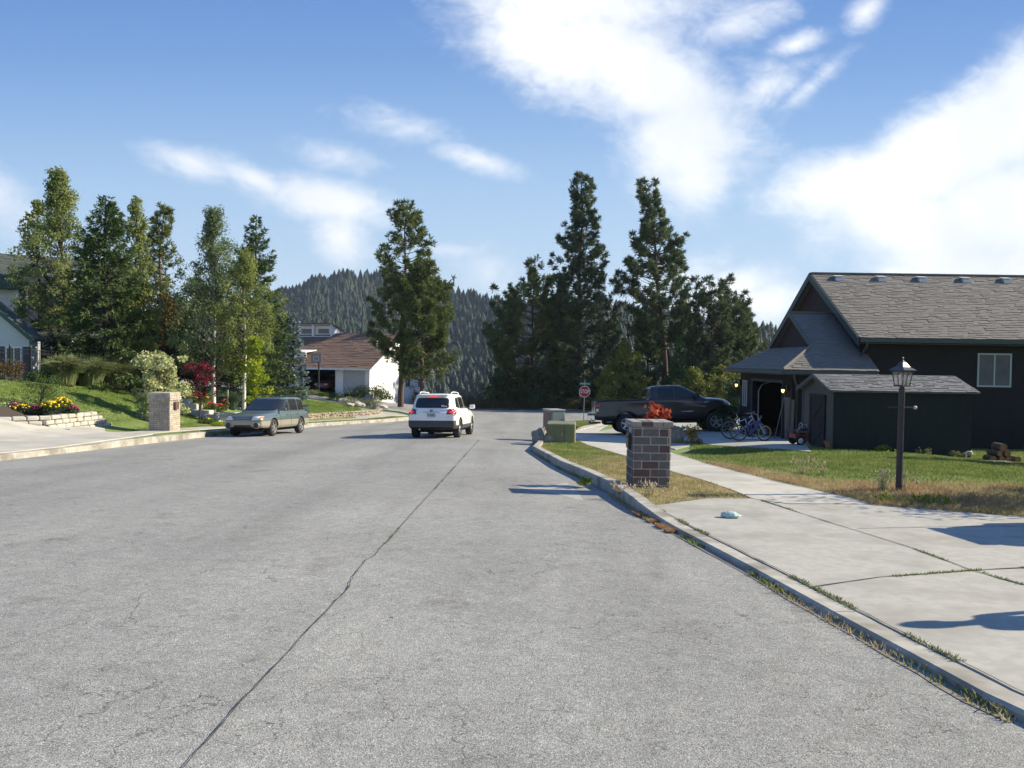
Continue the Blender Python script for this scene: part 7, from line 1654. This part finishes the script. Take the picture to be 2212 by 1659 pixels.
# ---- grass blades
def in_poly(pts, x, y):
    c = np.zeros(len(x), bool); n = len(pts)
    for i in range(n):
        x1, y1 = pts[i]; x2, y2 = pts[(i+1) % n]
        cond = ((y1 > y) != (y2 > y)); xi = (x2-x1)*(y-y1)/((y2-y1) if y2 != y1 else 1e-9)+x1; c ^= cond & (x < xi)
    return c
def blades(name, poly, n, hgt, w, m, seed, holes=(), dz=0.0, lean=.5, hf=None, nse=None, kind='stuff'):
    rg = np.random.default_rng(seed); xs = [p[0] for p in poly]; ys = [p[1] for p in poly]; X = rg.uniform(min(xs), max(xs), n*3); Y = rg.uniform(min(ys), max(ys), n*3); k = in_poly(poly, X, Y)
    for hp in holes: k &= ~in_poly(hp, X, Y)
    X, Y = X[k][:n], Y[k][:n]; n = len(X)
    if nse:
        nn_ = np.array([mnoise.noise(Vector((a*nse[0], b*nse[0], seed))) for a, b in zip(X, Y)]); k = nn_ > nse[1]; X, Y = X[k], Y[k]; n = len(X)
    hf = hf or h; Z = np.array([hf(a, b) for a, b in zip(X, Y)])+dz-.005
    a = rg.uniform(0, 2*pi, n); H_ = hgt*rg.uniform(.4, 1.25, n); l = lean*rg.random(n)*H_; B0 = np.stack([X, Y, Z], 1); T1 = B0+np.stack([np.cos(a)*l, np.sin(a)*l, H_], 1); b = rg.uniform(0, 2*pi, n); s = np.stack([np.cos(b), np.sin(b), 0*b], 1)*w/2; M1 = (B0+T1)/2+np.stack([0*a, 0*a, H_*.12], 1)
    V = np.stack([B0-s, B0+s, M1+s*.8, T1, M1-s*.8], 1).reshape(-1, 3); me = np_mesh(name, V, np.arange(len(V)).reshape(-1, 5)); o = link(name, me, None, [m]); tag(o, kind=kind); return o
kr_in = [p for p in offset(KR, .21) if 12.2 < p[1] < 34]
walkL = gp([(1627, 1081), (1586, 1063), (1520, 1040), (1458, 1023), (1353, 987), (1321, 978), (1270, 963), (1238, 948)])
verge = kr_in + list(reversed([p for p in walkL]))
vergeN = [p for p in offset(KR, .21) if 10.6 < p[1] < 19.5] + [g2(1330, 985), g2(1353, 988), g2(1458, 1023), g2(1520, 1040), g2(1586, 1063), g2(1627, 1082), g2(1528, 1092), g2(1400, 1100)]
drape('dry_grass_patch', vergeN, M_DRYGR, .006, None, .8)
blades('grass', vergeN, 26000, .055, .008, M_DBL, 1, lean=1.2, holes=(apron, walk))
blades('grass', vergeN, 9000, .05, .009, M_GBL, 2, nse=(1.2, -.02), holes=(apron, walk))
vergeF = [p for p in kr_in if p[1] > 17] + [g2(1238, 948), g2(1270, 963), g2(1321, 978), g2(1353, 988)]
blades('grass', vergeF, 24000, .05, .010, M_GBL, 3); blades('grass', vergeF, 9000, .06, .010, M_DBL, 4, nse=(.9, .0))
bank = [g2(*q) for q in ((1511, 1000), (1660, 1039), (1834, 1079), (1884, 1094), (2021, 1106), (2212, 1120), (2330, 1130), (2330, 1070), (2212, 1056), (2050, 1047), (1900, 1050), (1750, 1038), (1620, 1014))]
drape('dry_grass_bank', bank, MATS['dry_turf'], .006, None, .8)
blades('grass', bank, 40000, .10, .007, M_DBL, 5, lean=.9); blades('grass', bank, 16000, .12, .007, M_RBL, 6, lean=.7, nse=(.8, -.05)); blades('grass', bank, 9000, .08, .009, M_GBL, 7, nse=(1.1, .05))
lawnR = [g2(*q) for q in ((1470, 984), (1600, 1012), (1750, 1036), (1900, 1047), (2050, 1045), (2330, 1068), (2330, 1000), (2100, 985), (1770, 986), (1520, 962))]
blades('grass', lawnR, 60000, .05, .010, M_GBL, 8, lean=.9); blades('grass', lawnR, 9000, .055, .009, M_DBL, 9, nse=(.7, .1))
lawnR2 = [(5.9, 27.3), (9.0, 24.4), (9.2, 22.9), (12.9, 22.7), (13.2, 26.5), (19, 28), (19, 17), (8, 16.5), (4.4, 20.5)]
blades('grass', lawnR2, 60000, .06, .013, M_GBL, 10, holes=(house_drive, walk))
lawnM = [g2(*q) for q in ((1238, 930), (1262, 921), (1294, 915), (1280, 908), (1240, 910), (1228, 916))]
blades('grass', lawnM, 5000, .07, .02, M_GBL, 11)
pl_l = [(-11.25, 31.5)] + [p for p in KLo[:7] if p[1] > 33]; vl = pl_l + [(p[0]-1.45, p[1]) for p in reversed(pl_l)]
blades('grass', vl, 26000, .06, .02, M_GBL, 12, dz=.0)
# weeds in the joints and gutter
def line_blades(name, pts, n, hgt, w, m, seed, spread=.02, dz=.02, hf=None, nse=(1.7, .05)):
    poly = []; a = offset([(p[0], p[1]) for p in pts], spread); b = offset([(p[0], p[1]) for p in pts], -spread)
    return blades(name, a+list(reversed(b)), n, hgt, w, m, seed, dz=dz, hf=hf, nse=nse, lean=1.2)
KJs = [(p[0], p[1]) for p in KJ]
line_blades('joint_weeds', KJs, 14000, .03, .008, MATS['olive_grass'], 20, .03, .02, nse=(1.4, -.05))
for i, j in enumerate(JOINTS[:2]): line_blades('joint_weeds', [g2(*q) for q in j], 8000, .028, .008, M_GBL, 21+i, .022, .02, nse=(1.6, .0))
gut = offset([p for p in KR if 2 < p[1] < 27], -.04)
line_blades('gutter_weeds', gut, 20000, .05, .009, M_GBL, 25, .05, .0, hroad, nse=(.9, .12)); line_blades('gutter_weeds', gut, 20000, .05, .008, M_DBL, 26, .06, .0, hroad, nse=(.8, .12))
red_g = offset([p for p in KR if 8.5 < p[1] < 14.5], -.05); line_blades('gutter_weeds', red_g, 9000, .05, .007, M_RBL, 27, .07, .0, hroad, nse=(5.0, -.05))
line_blades('seam_weeds', [(q[0], q[1]) for q in seam_pts[::8] if q[1] > 8.5], 3500, .02, .006, MATS['olive_grass'], 28, .015, .0, hroad, nse=(1.2, .0))
strip('gutter_dirt', None, .05, M_DIRT, .004, hf=hroad, wob=.012, world_pts=offset([p for p in KR if 1 < p[1] < 29], -.07), step=.2)
drape('silt', silt, M_SILT, .0035, hroad, .5)
# tall dry weeds with seed heads
def weed_stalks(label, x, y, n, H_, R, m, mh, seed, lf=None, dz=0, name='weed_clump'):
    random.seed(seed); r = empty(name, label, 'weeds', (x, y, h(x, y)+dz)); mb = MB(); hd_ = mb
    for k in range(n):
        a = random.uniform(0, 2*pi); rr = R*random.random(); L = H_*random.uniform(.55, 1.1); b = Vector((cos(a)*rr*.4, sin(a)*rr*.4, 0)); t = b+Vector((cos(a)*rr, sin(a)*rr, L)); mb.tube([b, b.lerp(t, .5)+Vector((0, 0, .04*L)), t], [.003, .0025, .0015], 4)
        for j in range(4):
            q = t+Vector((random.uniform(-.02, .02), random.uniform(-.02, .02), random.uniform(-.05, .02))); hd_.box(q, (.012, .010, .028), rz=random.random()*3, jitter=.003, mi=2 if lf else 1)
        for j in range(5):
            q = b.lerp(t, random.uniform(.05, .6)); a2 = random.uniform(0, 6.28); l_ = random.uniform(.04, .10); e = q+Vector((cos(a2)*l_, sin(a2)*l_, l_*.4)); s_ = Vector((-sin(a2), cos(a2), 0))*.006; mb.add([q, q.lerp(e, .5)+s_, e, q.lerp(e, .5)-s_], [(0, 1, 2, 3)], 1 if lf else 0)
    mb.build('stems', [m, lf, mh] if lf else [m, mh], r); return r
SEED = mat('seed_heads_straw', (.55, .46, .30), .9); STEM = mat('straw_stems', (.34, .30, .16), .9)
p = G(1905, 1066); weed_stalks('tall pale weed with seed heads left of the lamp post foot', p.x, p.y, 26, .40, .14, leafmat('silvery_stems', (.20, .25, .16), (.26, .29, .2)), SEED, 1, leafmat('silvery_leaves', (.18, .24, .15), (.24, .28, .2)))
p = G(1945, 1064); weed_stalks('yellow seeded weeds wrapped round the foot of the lamp post', p.x, p.y-.12, 18, .36, .16, STEM, SEED, 2, M_OLIVE)
p = G(1738, 1024); weed_stalks('pale seeded weeds in the lawn between pillar and lamp post', p.x, p.y, 22, .34, .22, STEM, SEED, 3)
p = G(1775, 1026); weed_stalks('small pale seeded weeds right of the larger patch in the lawn', p.x, p.y, 10, .26, .08, STEM, SEED, 4)
p = G(1405, 1073); weed_stalks('dry seeded weeds at the front foot of the dark brick pillar', p.x, p.y, 20, .26, .28, STEM, SEED, 5)
p = G(1345, 1066); weed_stalks('cream seeded weeds hanging over the kerb left of the pillar', p.x-.05, p.y-.1, 16, .20, .16, M_RBL, SEED, 6, M_RBL)
for i, (px, py, lab) in enumerate(((2000, 1094, 'bright green weed on the bank right of the lamp post'), (2045, 1098, 'right one of two bright green weeds on the shaded bank'), (1925, 1093, 'low yellow-green weed at the concrete edge below the lamp post'))):
    p = G(px, py); weed_stalks(lab, p.x, p.y, 16, .17, .16, M_LIME, M_LIME, 10+i, M_LIME)
p = G(1268, 1042); broad('bright green weed growing from the kerb face left of the pillar', 0, 0, 0, 0, M_LIME, 170, 'weed', .0, .035, 420, 20, lambda t: 1, x=p.x-.03, y=p.y, H=.16, R=.13, cat_='weed', csize=.06, multi=3, tr=.004, stem='stem')
grass_mound('green grass tuft against the right side of the olive box', 1236, 938, 0, .35, .40, M_GBL, 700, 90, 'grass_tuft', w=.012)
# dry tall grass under the far trees
far_g = [(-9, 76.5), (0, 79.8), (6, 80.3), (12, 78.8), (20, 74.8), (34, 70), (36, 75), (20, 82), (6, 88), (0, 88), (-9, 84)]
drape('ground_cover', far_g, M_DRYGR, .01, None, 3); blades('grass', far_g, 26000, .8, .07, leafmat('far_dry_grass', (.13, .11, .055), (.09, .085, .04)), 30, lean=.6)

blades('grass', [g2(*q) for q in ((0, 880), (0, 822), (318, 850), (420, 872), (470, 905), (470, 922), (385, 922), (318, 932), (235, 930), (228, 905), (180, 893))], 66000, .045, .022, leafmat('lush_blades', (.19, .27, .06), (.28, .35, .10), .4, 1.5), 13, lean=1.3)
blades('grass', [g2(*q) for q in ((655, 905), (650, 862), (740, 872), (800, 890), (800, 896), (740, 901))], 40000, .045, .028, MATS['lush_blades'], 14, lean=1.3)
# ---- iron fences
def iron_fence(label, pts, hgt, zoff, top_curve=0.0):
    c = Vector((pts[0][0], pts[0][1], h(*pts[0]))); r = empty('iron_fence', label, 'fence', c)
    def zt(x, y): return h(x, y)-c.z+zoff
    tot = 0
    for i, (a, b) in enumerate(zip(pts, pts[1:])):
        L_ = hypot(b[0]-a[0], b[1]-a[1]); n = int(L_/.115); mb = MB(); za, zb = zt(*a), zt(*b)
        for k in range(1, n):
            f = k/n; x, y = a[0]+(b[0]-a[0])*f-c.x, a[1]+(b[1]-a[1])*f-c.y; z = za+(zb-za)*f; mb.box((x, y, z+hgt/2), (.018, .018, hgt))
        for zz in (.12, hgt-.16, hgt): 
            mb.tube([(a[0]-c.x, a[1]-c.y, za+zz), (b[0]-c.x, b[1]-c.y, zb+zz)], .019, 4, smooth=False)
        mb.build('fence_panel', M_BLACK, r)
    for p_ in pts: mb = MB(); z = zt(*p_); mb.box((p_[0]-c.x, p_[1]-c.y, z+hgt/2+.02), (.08, .08, hgt+.2)); mb.lathe([(.055, 0), (.055, .02), (.03, .05), (.04, .08), (0, .11)], 8, mat=Matrix.Translation((p_[0]-c.x, p_[1]-c.y, z+hgt+.12))); mb.build('fence_post', M_BLACK, r)
    return r
def at_(px, d): q = P(px, 800, d); return (q.x, q.y)
iron_fence('black iron fence at the far left in front of the shaded house wing', [at_(-20, 37), at_(22, 37.5), at_(66, 38), at_(110, 39), at_(160, 40.5)], 1.35, .05)
iron_fence('black iron fence sloping down behind the flower bed and the green wagon', [at_(436, 44.5), at_(462, 45), at_(505, 46), at_(553, 46.5), at_(590, 49)], 1.25, .05)

# ---- wooded hill
RID = [(-700, 735), (-100, 715), (300, 700), (560, 668), (620, 642), (680, 618), (740, 606), (800, 607), (900, 616), (960, 638), (1050, 664), (1100, 675), (1300, 684), (1450, 705), (1560, 735), (1640, 745), (1720, 750), (1900, 758), (3000, 775)]
def ridge(px):
    for (a, ya), (b, yb) in zip(RID, RID[1:]):
        if px <= b: return ya+(yb-ya)*(px-a)/(b-a)+2.0*sin(px*.09)
    return RID[-1][1]
def rdist(px): return 950-430*smooth((px-880)/420.0)
def hillp(px, t):
    rr = rdist(px); d = rr*(.42+.58*t); th = 780+(px-1106)*.014; yb = 905; y = yb+(ridge(px)-yb)*(t**.85)
    return P(px, y, d)+Vector((0, 0, 2.5*mnoise.noise(Vector((px*.02, t*6, 0)))))
V = []; Fs = []; NX, NT = 150, 24
for i in range(NX+1):
    px = -700+3700*i/NX
    for j in range(NT+1): V.append(tuple(hillp(px, j/NT)))
    q = hillp(px, 1.0); V.append((q.x*1.15, q.y*1.15, q.z-60))
NT2 = NT+2
for i in range(NX):
    for j in range(NT2-1): Fs.append((i*NT2+j, (i+1)*NT2+j, (i+1)*NT2+j+1, i*NT2+j+1))
me = np_mesh('hill', V, Fs); tag(link('hill', me, None, [mat('hill_ground', (.060, .065, .030), .95, col2=(.13, .11, .05), scale=.02, col3=(.045, .055, .028), scale3=.006)]), kind='structure')
def far_conifer(seed):
    rg = random.Random(seed); V = []; Fs = []; tiers = 8; H_ = 1.0
    for k in range(tiers):
        z0 = .06+.86*k/tiers; z1 = z0+.30*(1-.45*k/tiers); R_ = (.31*(1-k/tiers)**.7+.015); n = 9; c = len(V); V.append((0, 0, min(1.0, z1)))
        for j in range(n*2):
            a = pi*j/n+rg.random()*.35; r_ = R_*(rg.uniform(.75, 1.15) if j % 2 == 0 else rg.uniform(.35, .6)); V.append((r_*cos(a), r_*sin(a), z0-(.03 if j % 2 == 0 else -.01)+rg.uniform(-.015, .015)))
        for j in range(n*2): Fs.append((c, c+1+j, c+1+(j+1) % (n*2)))
    return np.array(V), np.array(Fs)
PROTO = [far_conifer(s) for s in range(4)]
rg = random.Random(5); spots = []
for k in range(11000):
    px = rg.uniform(-200, 2400) if k % 7 == 0 else rg.uniform(560, 1720); t = rg.random()**.8
    if px < 560 and rg.random() < .5: continue
    q = hillp(px, t); open_ = mnoise.noise(Vector((px*.012, t*3.2, 3.0)))
    if px < 900 and open_ > .22 and rg.random() < .75: continue
    spots.append((q.y, px, t, q, rg.choice((rg.uniform(5, 9), rg.uniform(7, 11), rg.uniform(9, 15)))*(1.0 if rdist(px) > 700 else .9)))
for k in range(520):
    px = rg.uniform(300, 1760); q = hillp(px, .99+rg.random()*.01); spots.append((q.y, px, 1, q, rg.uniform(9, 17)))
spots.sort(key=lambda s: s[0]/s[4])
vis = [s for s in spots if 600 < s[1] < 1720]; first = vis[:300]; ids = set(id(s) for s in first); rest = [s for s in spots if id(s) not in ids]
hm = []
for Vp, Fp in PROTO: me = np_mesh('hill_conifer', Vp, Fp); me.materials.append(M_HILL); hm.append(me)
for s in first:
    o = bpy.data.objects.new('hill_conifer', hm[rg.randrange(4)]); COL.objects.link(o); o.location = s[3]-Vector((0, 0, .6)); o.rotation_euler = (0, 0, rg.uniform(0, 6.28)); w_ = rg.uniform(.85, 1.25); o.scale = (s[4]*w_, s[4]*w_, s[4]); tag(o, 'dark conifer on the lower slope of the wooded hill behind the street', 'tree', 'conifers on the lower wooded hill')
Vs = []; Fc = []; off = 0
for s in rest:
    Vp, Fp = PROTO[rg.randrange(4)]; a = rg.uniform(0, 6.28); c, n_ = cos(a), sin(a); w_ = s[4]*rg.uniform(.85, 1.25); X = Vp[:, 0]*c-Vp[:, 1]*n_; Y = Vp[:, 0]*n_+Vp[:, 1]*c
    Vs.append(np.stack([X*w_+s[3].x, Y*w_+s[3].y, Vp[:, 2]*s[4]+s[3].z-.6], 1)); Fc.append(Fp+off); off += len(Vp)
me = np_mesh('hillside_forest', np.concatenate(Vs), np.concatenate(Fc)); tag(link('hillside_forest', me, None, [M_HILL]), kind='stuff')
Cs = []
for k in range(900):
    px = rg.uniform(600, 1060); t = rg.uniform(.2, .97)
    if mnoise.noise(Vector((px*.012, t*3.2, 3.0))) < .0: continue
    q = hillp(px, t); n = 60; c = np.random.default_rng(k).normal(size=(n, 3)); c /= np.linalg.norm(c, axis=1)[:, None]; c *= np.array([[3, 3, 2.4]])*rg.uniform(.7, 1.3); Cs.append(c+np.array([[q.x, q.y, q.z+2]]))
if Cs:
    V_, F_ = leaf_quads(np.concatenate(Cs), 2.0); me = np_mesh('hillside_scrub', V_, F_); tag(link('hillside_scrub', me, None, [M_HILLY]), kind='stuff')
q = hillp(1085, .92); hill_house(1088, ridge(1088)+14, rdist(1088)*.95, .75, 'tan house high on the wooded hill left of the tallest pine', HH)
hill_house(1328, ridge(1328)+22, rdist(1328)*.93, .62, 'grey-white house on the wooded hill between the two tall pines', HW)

# ---- air: thin haze over the valley
def haze():
    mb = MB(); mb.bx(-900, 1500, -60, 1150, -140, 175); o = mb.build('haze', []); m = bpy.data.materials.new('haze'); m.use_nodes = True; N = m.node_tree.nodes; N.clear(); out = N.new('ShaderNodeOutputMaterial'); v = N.new('ShaderNodeVolumePrincipled'); v.inputs['Color'].default_value = (.62, .76, .95, 1); v.inputs['Density'].default_value = .00013; v.inputs['Anisotropy'].default_value = .2
    m.node_tree.links.new(v.outputs[0], out.inputs['Volume']); o.data.materials.append(m); tag(o, kind='stuff')
if HAZE: haze()
